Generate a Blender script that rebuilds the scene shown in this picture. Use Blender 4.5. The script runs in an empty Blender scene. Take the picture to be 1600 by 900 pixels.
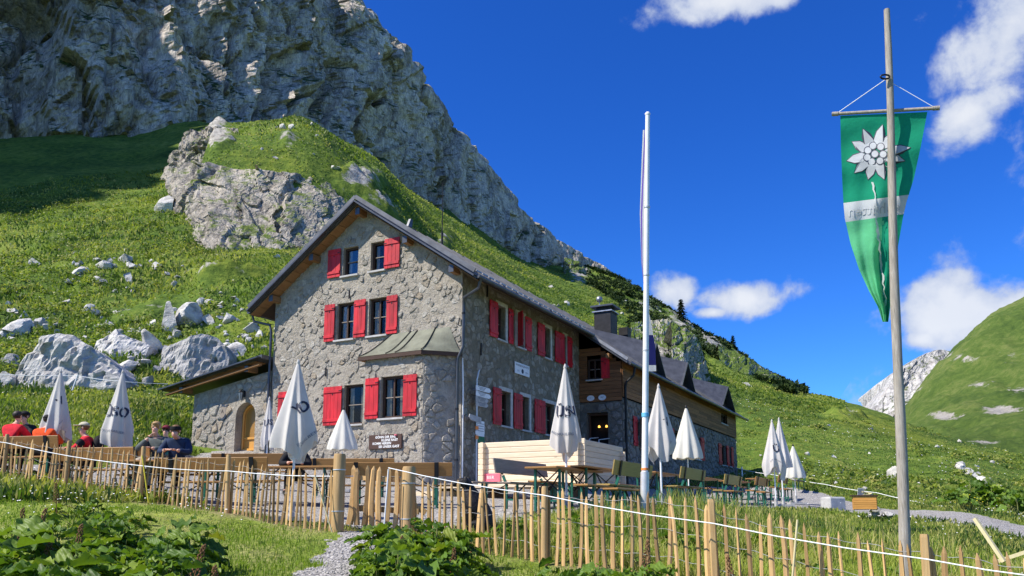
import bpy, bmesh, math, random
import numpy as np
from mathutils import Vector, Matrix
random.seed(7); rng = np.random.default_rng(11)
scene = bpy.context.scene
R = math.radians
# ------------------------------------------------------------------ camera
# eye of the photographer is the origin; focal length and pitch recovered from the vanishing points of the hut
FPX, PX, PY = 1245.0, 800.0, 600.0          # photo pixels (1600 x 900)
PITCH = math.atan(200 / 1245.0)
cam = bpy.data.cameras.new('camera'); camo = bpy.data.objects.new('camera', cam)
scene.collection.objects.link(camo); scene.camera = camo
camo.location = (0, 0, 0); camo.rotation_euler = (R(90) + PITCH, 0, 0)
cam.sensor_width = 36.0; cam.lens = 36.0 * FPX / 1600; cam.shift_y = 150 / 1600.0
cam.clip_start = 0.1; cam.clip_end = 20000
# ------------------------------------------------------------------ light
SUN_EL = R(48)
TH = R(27.7)                                 # the hut's front wall is turned by this from the picture plane
PHI = R(41)                                  # sun stands this far left of the front wall's normal
U = Vector((-math.cos(TH), math.sin(TH), 0)); V = Vector((math.sin(TH), math.cos(TH), 0))
sh = (-V) * math.cos(PHI) + U * math.sin(PHI)
SUN = Vector((sh.x * math.cos(SUN_EL), sh.y * math.cos(SUN_EL), math.sin(SUN_EL)))   # towards the sun
sl = bpy.data.lights.new('sun', 'SUN'); sl.energy = 5.0; sl.angle = R(0.53); sl.color = (1.0, 0.94, 0.84)
so = bpy.data.objects.new('sun', sl); scene.collection.objects.link(so)
so.rotation_euler = SUN.to_track_quat('Z', 'Y').to_euler()
scene.view_settings.view_transform = 'Standard'; scene.view_settings.look = 'None'
scene.view_settings.exposure = 0.5; scene.view_settings.gamma = 1.0
scene.view_settings.use_curve_mapping = False
scene.render.engine = 'CYCLES'
scene.cycles.max_bounces = 6; scene.cycles.diffuse_bounces = 3
cp_, sp_ = math.cos(PITCH), math.sin(PITCH)
def ray(x, y):
    u = (x - PX) / FPX; w = -(y - PY) / FPX
    return Vector((u, cp_ - sp_ * w, sp_ + cp_ * w))
def at(x, y, d):                              # photo pixel + distance (metres along the view axis) -> point
    r = ray(x, y); return r * (d / r.y)
# ------------------------------------------------------------------ node helpers
class NT:
    def __init__(s, tree):
        s.t = tree; s.n = tree.nodes; s.l = tree.links
    def node(s, typ, ins=None, **kw):
        n = s.n.new(typ)
        for k, v in kw.items(): setattr(n, k, v)
        if ins:
            for k, v in ins.items():
                if hasattr(v, 'is_output') or hasattr(v, 'links'): s.l.new(v, n.inputs[k])
                else: n.inputs[k].default_value = v
        return n
    def math(s, op, a, b=None, c=None, clamp=False):
        ins = {0: a}
        if b is not None: ins[1] = b
        if c is not None: ins[2] = c
        return s.node('ShaderNodeMath', ins, operation=op, use_clamp=clamp).outputs[0]
    def noise(s, vec, scale, detail=4, rough=0.55, dist=0.0):
        return s.node('ShaderNodeTexNoise', {'Vector': vec, 'Scale': scale, 'Detail': detail, 'Roughness': rough, 'Distortion': dist}).outputs[0]
    def map(s, vec, scale=(1, 1, 1), rot=(0, 0, 0)):
        return s.node('ShaderNodeMapping', {'Vector': vec, 'Scale': scale, 'Rotation': rot}).outputs[0]
    def ramp(s, fac, stops, interp='LINEAR'):
        n = s.node('ShaderNodeValToRGB', {0: fac}); cr = n.color_ramp; cr.interpolation = interp
        while len(cr.elements) < len(stops): cr.elements.new(0.5)
        for e, (p, c) in zip(cr.elements, stops):
            e.position = p; e.color = (c, c, c, 1) if isinstance(c, (int, float)) else (*c, 1)
        return n.outputs[0]
    def mix(s, f, a, b, blend='MIX'):
        n = s.node('ShaderNodeMix', data_type='RGBA', blend_type=blend)
        for i, v in ((0, f), (6, a), (7, b)):
            if hasattr(v, 'is_output'): s.l.new(v, n.inputs[i])
            elif i == 0: n.inputs[0].default_value = v
            else: n.inputs[i].default_value = (*v, 1) if len(v) == 3 else v
        return n.outputs[2]
    def smooth(s, v, a, b):
        return s.node('ShaderNodeMapRange', {0: v, 1: a, 2: b, 3: 0.0, 4: 1.0}, interpolation_type='SMOOTHSTEP').outputs[0]
MATS = {}
def new_mat(name):
    m = bpy.data.materials.new(name); m.use_nodes = True
    k = NT(m.node_tree); b = m.node_tree.nodes['Principled BSDF']; MATS[name] = m
    return m, k, b
def setin(k, b, **kw):
    for n, v in kw.items():
        n = n.replace('_', ' ')
        if hasattr(v, 'is_output'): k.l.new(v, b.inputs[n])
        elif n == 'Base Color': b.inputs[n].default_value = (*v, 1)
        else: b.inputs[n].default_value = v
def bump(k, b, h, strength=0.5, dist=0.02):
    n = k.node('ShaderNodeBump', {'Height': h, 'Strength': strength, 'Distance': dist}); k.l.new(n.outputs[0], b.inputs['Normal'])
def simple(name, col, rough=0.6, metal=0.0, var=0.12, scale=6.0, bmp=0.0, stretch=(1, 1, 1), spec=0.4, rnd=0.0, coord='Object'):
    m, k, b = new_mat(name)
    tc = k.node('ShaderNodeTexCoord').outputs[coord]
    v = k.map(tc, stretch)
    n = k.noise(v, scale, 5)
    lo = tuple(max(0, c * (1 - 2 * var)) for c in col); hi = tuple(min(1, c * (1 + 2 * var)) for c in col)
    c = k.ramp(n, [(0.3, lo), (0.7, hi)])
    if rnd:
        oi = k.node('ShaderNodeObjectInfo').outputs['Random']
        c = k.mix(1.0, c, k.ramp(oi, [(0, 1 - rnd), (1, 1 + rnd)]), 'MULTIPLY')
    setin(k, b, Base_Color=c, Roughness=rough, Metallic=metal); b.inputs['Specular IOR Level'].default_value = spec
    if bmp: bump(k, b, n, 0.6, bmp)
    return m
# ------------------------------------------------------------------ world: clear alpine sky with a few cumulus
world = bpy.data.worlds.new('World'); scene.world = world; world.use_nodes = True
k = NT(world.node_tree); bg = world.node_tree.nodes['Background']
sky = k.node('ShaderNodeTexSky', sky_type='NISHITA'); sky.sun_disc = False
sky.sun_elevation = SUN_EL; sky.sun_rotation = math.atan2(SUN.x, SUN.y)
sky.altitude = 1900; sky.air_density = 1.0; sky.dust_density = 0.3; sky.ozone_density = 3.0
gen = k.node('ShaderNodeTexCoord').outputs['Generated']
hs = k.node('ShaderNodeHueSaturation', {'Hue': 0.512, 'Saturation': 1.22, 'Value': 1.25, 'Color': sky.outputs[0]})
up_ = k.smooth(k.node('ShaderNodeSeparateXYZ', {0: gen}).outputs[2], 0.0, 0.5); SKYC = k.mix(1.0, hs.outputs[0], k.mix(up_, (0.46, 0.92, 1.30), (0.30, 0.80, 1.32)), 'MULTIPLY')
clouds = [  # photo pixel, half width, half height, tilt, strength
    (1135, -2, 125, 38, 0, 0.9), (1570, 60, 130, 75, 50, .9), (1505, 180, 80, 55, 40, 0.7), (1170, 468, 92, 38, 4, .85), (1115, 488, 40, 16, 0, .6),
    (1042, 455, 56, 40, 0, 0.6), (1495, 492, 98, 60, 0, 1.3), (1440, 530, 50, 26, 0, .7), (1585, 488, 60, 40, 0, 1.0),
    (1900, 330, 210, 80, 0, 1.0), (2300, 500, 260, 90, 10, 1.0), (1800, -350, 300, 110, 20, 1.0), (-900, -600, 300, 120, 0, 1.0), (700, -700, 260, 90, 0, 0.9), (3000, 300, 420, 120, 0, 1.0)]
nz = k.noise(gen, 17.0, 9, 0.58, 0.15)
nz2 = k.noise(gen, 5.0, 3, 0.5)
tot = None
for (cx, cy, rx, ry, tilt, st) in clouds:
    c = ray(cx, cy).normalized(); rt = c.cross(Vector((0, 0, 1))).normalized(); up = rt.cross(c)
    a = R(tilt); e1 = rt * math.cos(a) + up * math.sin(a); e2 = up * math.cos(a) - rt * math.sin(a)
    d1 = k.node('ShaderNodeVectorMath', {0: gen, 1: tuple(e1 * (FPX / rx))}, operation='DOT_PRODUCT').outputs['Value']
    d2 = k.node('ShaderNodeVectorMath', {0: gen, 1: tuple(e2 * (FPX / ry))}, operation='DOT_PRODUCT').outputs['Value']
    fr = k.node('ShaderNodeVectorMath', {0: gen, 1: tuple(c)}, operation='DOT_PRODUCT').outputs['Value']
    q = k.math('SQRT', k.math('ADD', k.math('MULTIPLY', d1, d1), k.math('MULTIPLY', d2, d2)))
    m = k.math('MULTIPLY', k.math('SUBTRACT', 1.0, q), k.math('GREATER_THAN', fr, 0.2))
    m = k.math('MULTIPLY', k.math('MAXIMUM', m, -1.0), 1.0)
    m = k.math('ADD', m, (st - 1.0) * 0.35)
    tot = m if tot is None else k.math('MAXIMUM', tot, m)
dens = k.math('ADD', k.math('MULTIPLY', tot, 1.15), k.math('MULTIPLY', k.math('SUBTRACT', nz, 0.5), 2.1))
cm = k.smooth(dens, 0.06, 0.62)
shade = k.math('ADD', k.math('MULTIPLY', k.smooth(dens, 0.1, 1.1), 0.5), k.math('MULTIPLY', nz2, 0.5))
ccol = k.ramp(shade, [(0.25, (3.6, 4.3, 5.9)), (0.8, (6.9, 7.1, 7.4))])
final = k.mix(k.math('MULTIPLY', cm, 0.94), SKYC, ccol)
k.l.new(final, bg.inputs[0]); bg.inputs[1].default_value = 0.092
# ------------------------------------------------------------------ noise (numpy)
_perm = rng.permutation(256); _perm = np.concatenate([_perm, _perm, _perm])
_grad = rng.normal(size=(256, 3)); _grad /= np.linalg.norm(_grad, axis=1)[:, None]
def perlin(x, y, z):
    x, y, z = np.broadcast_arrays(np.asarray(x, float), np.asarray(y, float), np.asarray(z, float))
    xi = np.floor(x).astype(int); yi = np.floor(y).astype(int); zi = np.floor(z).astype(int)
    xf, yf, zf = x - xi, y - yi, z - zi
    f = lambda t: t * t * t * (t * (t * 6 - 15) + 10)
    u, v, w = f(xf), f(yf), f(zf); xi &= 255; yi &= 255; zi &= 255
    def g(i, j, l):
        h = _perm[_perm[_perm[xi + i] + yi + j] + zi + l]
        q = _grad[h]; return q[..., 0] * (xf - i) + q[..., 1] * (yf - j) + q[..., 2] * (zf - l)
    x00 = g(0, 0, 0) * (1 - u) + g(1, 0, 0) * u; x10 = g(0, 1, 0) * (1 - u) + g(1, 1, 0) * u
    x01 = g(0, 0, 1) * (1 - u) + g(1, 0, 1) * u; x11 = g(0, 1, 1) * (1 - u) + g(1, 1, 1) * u
    return ((x00 * (1 - v) + x10 * v) * (1 - w) + (x01 * (1 - v) + x11 * v) * w) * 1.5
def fbm(x, y, z, oct=4, gain=0.5):
    s = 0; a = 1.0; f = 1.0
    for i in range(oct):
        s = s + a * perlin(np.asarray(x) * f + 17.3 * i, np.asarray(y) * f, np.asarray(z) * f); a *= gain; f *= 2.03
    return s
def ridged(x, y, z, oct=4, gain=0.5):
    s = 0; a = 1.0; f = 1.0
    for i in range(oct):
        s = s + a * (1 - 2 * np.abs(perlin(np.asarray(x) * f + 31.7 * i, np.asarray(y) * f, np.asarray(z) * f))); a *= gain; f *= 2.1
    return s
def facets(x, y, seed, tilt=0.8):
    """blocky relief: every Voronoi cell is a tilted plane of its own"""
    x = np.asarray(x, float); y = np.asarray(y, float); xi = np.floor(x).astype(int); yi = np.floor(y).astype(int); best = np.full(x.shape, 9e9); val = np.zeros(x.shape)
    for i in (-1, 0, 1):
        for j in (-1, 0, 1):
            h = _perm[(_perm[(xi + i) & 255] + ((yi + j) & 255) + seed) & 255]; q = _grad[h]; cx = xi + i + .5 + .45 * np.clip(q[..., 0] * 1.4, -1, 1); cy = yi + j + .5 + .45 * np.clip(q[..., 1] * 1.4, -1, 1)
            d = (x - cx) ** 2 + (y - cy) ** 2; m = d < best; best = np.where(m, d, best); val = np.where(m, q[..., 2] * .6 + tilt * (q[..., 1] * (x - cx) + q[..., 0] * (y - cy)), val)
    return val
def pchip(x, xs, ys):
    """monotone cubic; ys may be (n,) or (n, m)"""
    xs = np.asarray(xs, float); ys = np.asarray(ys, float); h = np.diff(xs)
    hh = h if ys.ndim == 1 else h[:, None]
    dl = np.diff(ys, axis=0) / hh
    m = np.zeros_like(ys); m[0] = dl[0]; m[-1] = dl[-1]
    if len(xs) > 2:
        a, b = dl[:-1], dl[1:]; ok = (a * b) > 0
        w1 = 2 * hh[1:] + hh[:-1]; w2 = hh[1:] + 2 * hh[:-1]
        with np.errstate(divide='ignore', invalid='ignore'):
            mm = (w1 + w2) / (w1 / a + w2 / b)
        m[1:-1] = np.where(ok, mm, 0)
    x = np.clip(np.asarray(x, float), xs[0], xs[-1]); i = np.clip(np.searchsorted(xs, x, side='right') - 1, 0, len(xs) - 2)
    t = (x - xs[i]) / h[i]
    if ys.ndim > 1: t = t[:, None]; hi = h[i][:, None]
    else: hi = h[i]
    return ((2 * t**3 - 3 * t**2 + 1) * ys[i] + (t**3 - 2 * t**2 + t) * hi * m[i] + (-2 * t**3 + 3 * t**2) * ys[i + 1] + (t**3 - t**2) * hi * m[i + 1])
def sstep(a, b, x):
    t = np.clip((np.asarray(x, float) - a) / (b - a), 0, 1); return t * t * (3 - 2 * t)
# ------------------------------------------------------------------ object helpers
COL = scene.collection
def link(o, parent=None):
    COL.objects.link(o)
    if parent is not None: o.parent = parent
    return o
def tag(o, label=None, cat=None, group=None, kind=None):
    if label: o['label'] = label
    if cat: o['category'] = cat
    if group: o['group'] = group
    if kind: o['kind'] = kind
    return o
def thing(name, label, cat, loc=(0, 0, 0), rz=0.0, group=None):
    o = bpy.data.objects.new(name, None); o.empty_display_size = 0.2; link(o)
    o.location = loc; o.rotation_euler = (0, 0, rz)
    return tag(o, label, cat, group)
def copy_tree(o, parent=None):
    c = o.copy(); COL.objects.link(c); c.parent = parent
    for ch in o.children: copy_tree(ch, c)
    return c
def mesh_np(name, verts, faces, mat, parent=None, smooth=True, attrs=None):
    """verts (n,3), faces (m,k) arrays of one face size"""
    me = bpy.data.meshes.new(name); verts = np.asarray(verts, np.float32); faces = np.asarray(faces, np.int32)
    m, kk = faces.shape
    me.vertices.add(len(verts)); me.vertices.foreach_set('co', verts.ravel())
    me.loops.add(m * kk); me.loops.foreach_set('vertex_index', faces.ravel())
    me.polygons.add(m); me.polygons.foreach_set('loop_start', np.arange(0, m * kk, kk, dtype=np.int32))
    me.polygons.foreach_set('loop_total', np.full(m, kk, np.int32))
    me.polygons.foreach_set('use_smooth', np.full(m, smooth, bool))
    if attrs:
        for an, av in attrs.items():
            a = me.attributes.new(an, 'FLOAT', 'POINT'); a.data.foreach_set('value', np.asarray(av, np.float32))
    me.update(calc_edges=True)
    for mm in (mat if isinstance(mat, (list, tuple)) else [mat]): me.materials.append(mm)
    o = bpy.data.objects.new(name, me); return link(o, parent)
class MB:
    """collects shapes, builds ONE mesh object"""
    def __init__(s): s.v = []; s.f = []; s.m = []; s.sm = []
    def add(s, vs, fs, mi=0, smooth=False):
        b = len(s.v); s.v += [tuple(v) for v in vs]
        for f in fs: s.f.append(tuple(i + b for i in f)); s.m.append(mi); s.sm.append(smooth)
        return s
    def box(s, c, size, ax=None, mi=0, bev=0.0):
        x, y, z = (h / 2 for h in size)
        X, Y, Z = ax if ax else (Vector((1, 0, 0)), Vector((0, 1, 0)), Vector((0, 0, 1)))
        c = Vector(c); vs = [c + X * (x * i) + Y * (y * j) + Z * (z * l) for l in (-1, 1) for j in (-1, 1) for i in (-1, 1)]
        return s.add(vs, [(0, 2, 3, 1), (4, 5, 7, 6), (0, 1, 5, 4), (2, 6, 7, 3), (0, 4, 6, 2), (1, 3, 7, 5)], mi)
    def beam(s, a, b, w, h, up=(0, 0, 1), mi=0):
        a = Vector(a); b = Vector(b); d = b - a; L = d.length; X = d.normalized(); Y = Vector(up).cross(X)
        if Y.length < 1e-4: Y = Vector((1, 0, 0)).cross(X)
        Y.normalize(); Z = X.cross(Y); return s.box((a + b) / 2, (L, w, h), (X, Y, Z), mi)
    def tube(s, pts, rad, n=8, mi=0, cap=True, smooth=True, ell=1.0):
        pts = [Vector(p) for p in pts]; rad = rad if isinstance(rad, (list, tuple)) else [rad] * len(pts)
        rings = []; pv = None
        for i, p in enumerate(pts):
            d = (pts[min(i + 1, len(pts) - 1)] - pts[max(i - 1, 0)]).normalized()
            if pv is None:
                pv = Vector((0, 0, 1)).cross(d)
                if pv.length < 1e-3: pv = Vector((1, 0, 0))
            pv = (pv - d * pv.dot(d)).normalized(); q = d.cross(pv)
            rings.append([p + (pv * math.cos(2 * math.pi * j / n) + q * math.sin(2 * math.pi * j / n) * ell) * rad[i] for j in range(n)])
        vs = [v for r in rings for v in r]; fs = []
        for i in range(len(pts) - 1):
            for j in range(n): fs.append((i * n + j, i * n + (j + 1) % n, (i + 1) * n + (j + 1) % n, (i + 1) * n + j))
        s.add(vs, fs, mi, smooth)
        if cap: s.add(rings[0], [tuple(range(n))[::-1]], mi); s.add(rings[-1], [tuple(range(n))], mi)
        return s
    def lathe(s, prof, c=(0, 0, 0), n=16, mi=0, smooth=True):
        c = Vector(c); vs = [c + Vector((r * math.cos(2 * math.pi * j / n), r * math.sin(2 * math.pi * j / n), z)) for r, z in prof for j in range(n)]
        fs = [(i * n + j, i * n + (j + 1) % n, (i + 1) * n + (j + 1) % n, (i + 1) * n + j) for i in range(len(prof) - 1) for j in range(n)]
        s.add(vs, fs, mi, smooth); s.add(vs[:n], [tuple(range(n))[::-1]], mi); s.add(vs[-n:], [tuple(range(n))], mi); return s
    def prism(s, poly, d, mi=0):
        """poly: list of points (one plane), d: extrusion vector"""
        n = len(poly); d = Vector(d); a = [Vector(p) for p in poly]; b = [p + d for p in a]
        s.add(a + b, [tuple(range(n))[::-1], tuple(range(n, 2 * n))] + [(i, (i + 1) % n, n + (i + 1) % n, n + i) for i in range(n)], mi); return s
    def build(s, name, mat, parent=None, fix=True, loc=None, bevel=0.0):
        me = bpy.data.meshes.new(name); me.from_pydata(s.v, [], s.f)
        for mm in (mat if isinstance(mat, (list, tuple)) else [mat]): me.materials.append(mm)
        me.polygons.foreach_set('material_index', s.m); me.polygons.foreach_set('use_smooth', s.sm)
        if fix:
            bm = bmesh.new(); bm.from_mesh(me); bmesh.ops.recalc_face_normals(bm, faces=bm.faces)
            if bevel: bmesh.ops.bevel(bm, geom=bm.edges[:], offset=bevel, segments=1, affect='EDGES', clamp_overlap=True)
            bm.to_mesh(me); bm.free()
        o = bpy.data.objects.new(name, me); link(o, parent)
        if loc is not None: o.location = loc
        return o
TMP = bpy.data.scenes.new('bench'); 
def evaluated_mesh(o):                         # evaluate one object alone, in an empty side scene
    TMP.collection.objects.link(o); vl = TMP.view_layers[0]; vl.update(); me = bpy.data.meshes.new_from_object(o.evaluated_get(vl.depsgraph)); bpy.data.objects.remove(o); return me
def text_mesh(body, size, spacing=1.0, extrude=0.0, align='CENTER', bold=0.0):
    cu = bpy.data.curves.new('lettering', 'FONT'); cu.body = body; cu.size = size; cu.align_x = align; cu.align_y = 'CENTER'
    cu.extrude = extrude; cu.space_character = spacing; cu.offset = bold; cu.resolution_u = 3
    me = evaluated_mesh(bpy.data.objects.new('lettering', cu)); bpy.data.curves.remove(cu); return me
# ------------------------------------------------------------------ materials
def m_rock(name, base, dark, grass, coord_scale=1.0, streak=True, bumpd=0.6, gz=(0.45, 0.75), warm=(0.36, 0.31, 0.25)):
    m, k, b = new_mat(name); g = k.node('ShaderNodeNewGeometry'); p = g.outputs['Position']; S = coord_scale
    big = k.noise(k.map(p, (1, 1, 0.35)), 0.05 * S, 5, 0.6, 0.5)
    fine = k.noise(k.map(p, (1, 1, 0.6)), 0.55 * S, 8, 0.68, 0.6)
    st = k.noise(k.map(p, (1, 1, 0.10)), 0.32 * S, 6, 0.62, 0.8)
    crack = k.node('ShaderNodeTexVoronoi', {'Vector': k.map(p, (1, 1, 0.45)), 'Scale': 0.11 * S, 'Detail': 4.0, 'Roughness': 0.75}, feature='DISTANCE_TO_EDGE').outputs[0]
    cr = k.math('MAXIMUM', k.smooth(crack, 0.0, 0.035), k.smooth(k.noise(p, 0.12 * S, 4), 0.5, 0.58))
    c = k.ramp(k.math('ADD', k.math('MULTIPLY', fine, 0.6), k.math('MULTIPLY', big, 0.4)), [(0.36, dark), (0.5, base), (0.66, tuple(min(1, x * 1.35) for x in base))])
    c = k.mix(k.math('MULTIPLY', k.smooth(k.noise(p, 0.09 * S, 3), 0.56, 0.72), 0.5), c, warm)
    if streak: c = k.mix(k.math('MULTIPLY', k.smooth(st, 0.55, 0.74), 0.7), c, tuple(x * 0.45 for x in dark))
    c = k.mix(k.math('MULTIPLY', k.math('SUBTRACT', 1.0, cr), 0.6), c, tuple(x * 0.5 for x in dark))
    nzv = k.node('ShaderNodeSeparateXYZ', {0: g.outputs['True Normal']}).outputs[2]
    gm = k.smooth(k.math('ADD', nzv, k.math('MULTIPLY', k.math('SUBTRACT', k.noise(p, 0.16 * S, 6, 0.65), 0.5), 1.5)), gz[0], gz[1])
    gcol = k.ramp(k.noise(p, 0.8 * S, 6, 0.65), [(0.35, tuple(x * 0.55 for x in grass)), (0.65, tuple(x * 1.3 for x in grass))])
    c = k.mix(gm, c, gcol)
    setin(k, b, Base_Color=c, Roughness=0.95); b.inputs['Specular IOR Level'].default_value = 0.15
    ff = k.noise(k.map(p, (1, 1, 0.38)), 2.2 * S, 7, 0.72, 0.7); c2 = k.mix(1.0, c, k.ramp(ff, [(0.34, 0.5), (0.5, 1.0), (0.64, 1.3)]), 'MULTIPLY'); k.l.new(c2, b.inputs['Base Color'])
    h = k.math('ADD', k.math('ADD', k.math('MULTIPLY', fine, .7), k.math('MULTIPLY', ff, .35)), k.math('ADD', k.math('MULTIPLY', cr, 0.35), k.math('MULTIPLY', st, 0.5)))
    bump(k, b, h, 1.0, bumpd); return m
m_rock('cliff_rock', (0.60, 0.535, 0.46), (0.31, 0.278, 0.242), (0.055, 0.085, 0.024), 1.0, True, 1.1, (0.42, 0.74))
m_rock('step_rock', (0.44, 0.41, 0.36), (0.22, 0.20, 0.17), (0.10, 0.15, 0.03), 1.6, False, 0.3, (0.25, 0.55))
m_rock('outcrop_rock', (0.41, 0.37, 0.31), (0.21, 0.19, 0.16), (0.13, 0.18, 0.035), 2.2, False, 0.35, (0.60, 0.86), (0.42, 0.36, 0.29))
m_rock('far_rock', (0.52, 0.50, 0.47), (0.30, 0.29, 0.28), (0.10, 0.13, 0.05), 0.35, True, 3.0, (0.75, 0.95))
# grassy ground: rock where the ground really is stone (attribute), worn soil patches
def m_ground():
    m, k, b = new_mat('alpine_turf'); p = k.node('ShaderNodeNewGeometry').outputs['Position']
    at_ = k.node('ShaderNodeAttribute', attribute_name='rock').outputs['Fac']
    worn = k.node('ShaderNodeAttribute', attribute_name='worn').outputs['Fac']
    n1 = k.noise(p, 0.10, 5, 0.6); n2 = k.noise(p, 1.1, 6, 0.65); n3 = k.noise(p, 14.0, 5, 0.7); n4 = k.noise(p, 0.028, 3)
    f = k.math('ADD', k.math('MULTIPLY', n1, 0.35), k.math('ADD', k.math('MULTIPLY', n2, 0.4), k.math('MULTIPLY', n3, 0.25)))
    g = k.ramp(f, [(0.38, (0.035, 0.065, 0.014)), (0.47, (0.085, 0.145, 0.024)), (0.55, (0.155, 0.215, 0.034)), (0.65, (0.28, 0.30, 0.075))])
    g = k.mix(k.smooth(n4, 0.5, 0.62), g, k.mix(1.0, g, (1.15, 1.0, 0.85), 'MULTIPLY'))
    lawn = k.node('ShaderNodeAttribute', attribute_name='lawn').outputs['Fac']; g = k.mix(k.math('MULTIPLY', lawn, .8), g, k.ramp(k.math('ADD', k.math('MULTIPLY', n3, .5), k.math('MULTIPLY', n2, .5)), [(0.36, (0.13, 0.19, 0.03)), (0.5, (0.27, 0.34, 0.055)), (0.62, (0.42, 0.44, 0.13))]))
    soil = k.ramp(n3, [(0.35, (0.16, 0.125, 0.075)), (0.65, (0.34, 0.28, 0.17))])
    g = k.mix(k.math('MULTIPLY', worn, k.smooth(n2, 0.38, 0.58)), g, soil)
    rk = k.ramp(k.noise(p, 1.4, 7, 0.68), [(0.36, (0.17, 0.16, 0.145)), (0.5, (0.38, 0.36, 0.32)), (0.66, (0.52, 0.50, 0.46))])
    rm = k.smooth(k.math('ADD', at_, k.math('MULTIPLY', k.math('SUBTRACT', k.noise(p, 0.45, 6, 0.7), 0.5), 1.1)), 0.42, 0.58)
    c = k.mix(rm, g, rk)
    setin(k, b, Base_Color=c, Roughness=0.95); b.inputs['Specular IOR Level'].default_value = 0.1
    bump(k, b, k.math('ADD', k.math('MULTIPLY', n2, 1.0), k.math('MULTIPLY', n3, 0.12)), 0.9, 0.45); return m
m_ground()
def m_farhill():
    m, k, b = new_mat('far_meadow'); p = k.node('ShaderNodeNewGeometry').outputs['Position']
    n1 = k.noise(p, 0.012, 6, 0.6); n2 = k.noise(k.map(p, (1, 1, .5)), 0.13, 9, 0.78, .4)
    g = k.ramp(k.math('ADD', k.math('MULTIPLY', n1, 0.45), k.math('MULTIPLY', n2, 0.55)), [(0.38, (0.045, 0.085, 0.02)), (0.5, (0.095, 0.15, 0.03)), (0.62, (0.19, 0.22, 0.065))])
    at_ = k.node('ShaderNodeAttribute', attribute_name='rock').outputs['Fac']
    rm = k.smooth(k.math('ADD', at_, k.math('MULTIPLY', k.math('SUBTRACT', k.noise(p, 0.05, 7, 0.7), 0.5), 1.6)), 0.40, 0.58)
    rk = k.ramp(n2, [(0.35, (0.30, 0.28, 0.24)), (0.65, (0.5, 0.47, 0.42))])
    setin(k, b, Base_Color=k.mix(rm, g, rk), Roughness=0.95); b.inputs['Specular IOR Level'].default_value = 0.1
    bump(k, b, n2, 0.9, 4.0); return m
m_farhill()
def m_gravel():
    m, k, b = new_mat('gravel'); p = k.node('ShaderNodeNewGeometry').outputs['Position']
    v = k.node('ShaderNodeTexVoronoi', {'Vector': p, 'Scale': 26.0, 'Randomness': 1.0}); n = k.noise(p, 1.2, 6, 0.65)
    c = k.ramp(k.node('ShaderNodeSeparateColor', {0: v.outputs['Color']}).outputs[0], [(0.0, (0.20, 0.192, 0.18)), (0.6, (0.34, 0.325, 0.305)), (1.0, (0.48, 0.465, 0.44))])
    c = k.mix(k.math('MULTIPLY', k.smooth(n, 0.5, 0.7), 0.55), c, (0.30, 0.27, 0.21))
    setin(k, b, Base_Color=c, Roughness=0.95); b.inputs['Specular IOR Level'].default_value = 0.2
    bump(k, b, k.math('SUBTRACT', 1.0, v.outputs['Distance']), 1.0, 0.03); return m
m_gravel()
def m_leaf(name, stops, rough=0.5, trans=0.42, spec=0.35):
    m, k, b = new_mat(name); v = k.node('ShaderNodeAttribute', attribute_name='tint').outputs['Fac']
    oi = k.node('ShaderNodeObjectInfo').outputs['Random']
    c = k.ramp(k.math('FRACT', k.math('ADD', v, k.math('MULTIPLY', oi, 0.999))), stops)
    setin(k, b, Base_Color=c, Roughness=rough); b.inputs['Specular IOR Level'].default_value = spec
    t = k.node('ShaderNodeBsdfTranslucent', {'Color': k.mix(1.0, c, (1.15, 1.25, 0.5), 'MULTIPLY')})
    mx = k.node('ShaderNodeMixShader', {0: trans}); k.l.new(b.outputs[0], mx.inputs[1]); k.l.new(t.outputs[0], mx.inputs[2])
    k.l.new(mx.outputs[0], m.node_tree.nodes['Material Output'].inputs[0]); return m
m_leaf('grass_blade', [(0.0, (0.09, 0.16, 0.022)), (0.35, (0.21, 0.31, 0.036)), (0.7, (0.38, 0.44, 0.065)), (1.0, (0.58, 0.50, 0.22))], 0.6)
m_leaf('herb_leaf', [(0.0, (0.04, 0.085, 0.018)), (0.35, (0.11, 0.18, 0.028)), (0.7, (0.24, 0.30, 0.045)), (1.0, (0.42, 0.40, 0.13))], 0.6)
m_leaf('pine_needles', [(0.0, (0.016, 0.034, 0.012)), (0.6, (0.035, 0.062, 0.018)), (1.0, (0.07, 0.10, 0.03))], 0.7, 0.1, 0.15)
m_leaf('flower_petal', [(0.0, (0.75, 0.55, 0.02)), (1.0, (0.9, 0.75, 0.05))], 0.6, 0.2)
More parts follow.
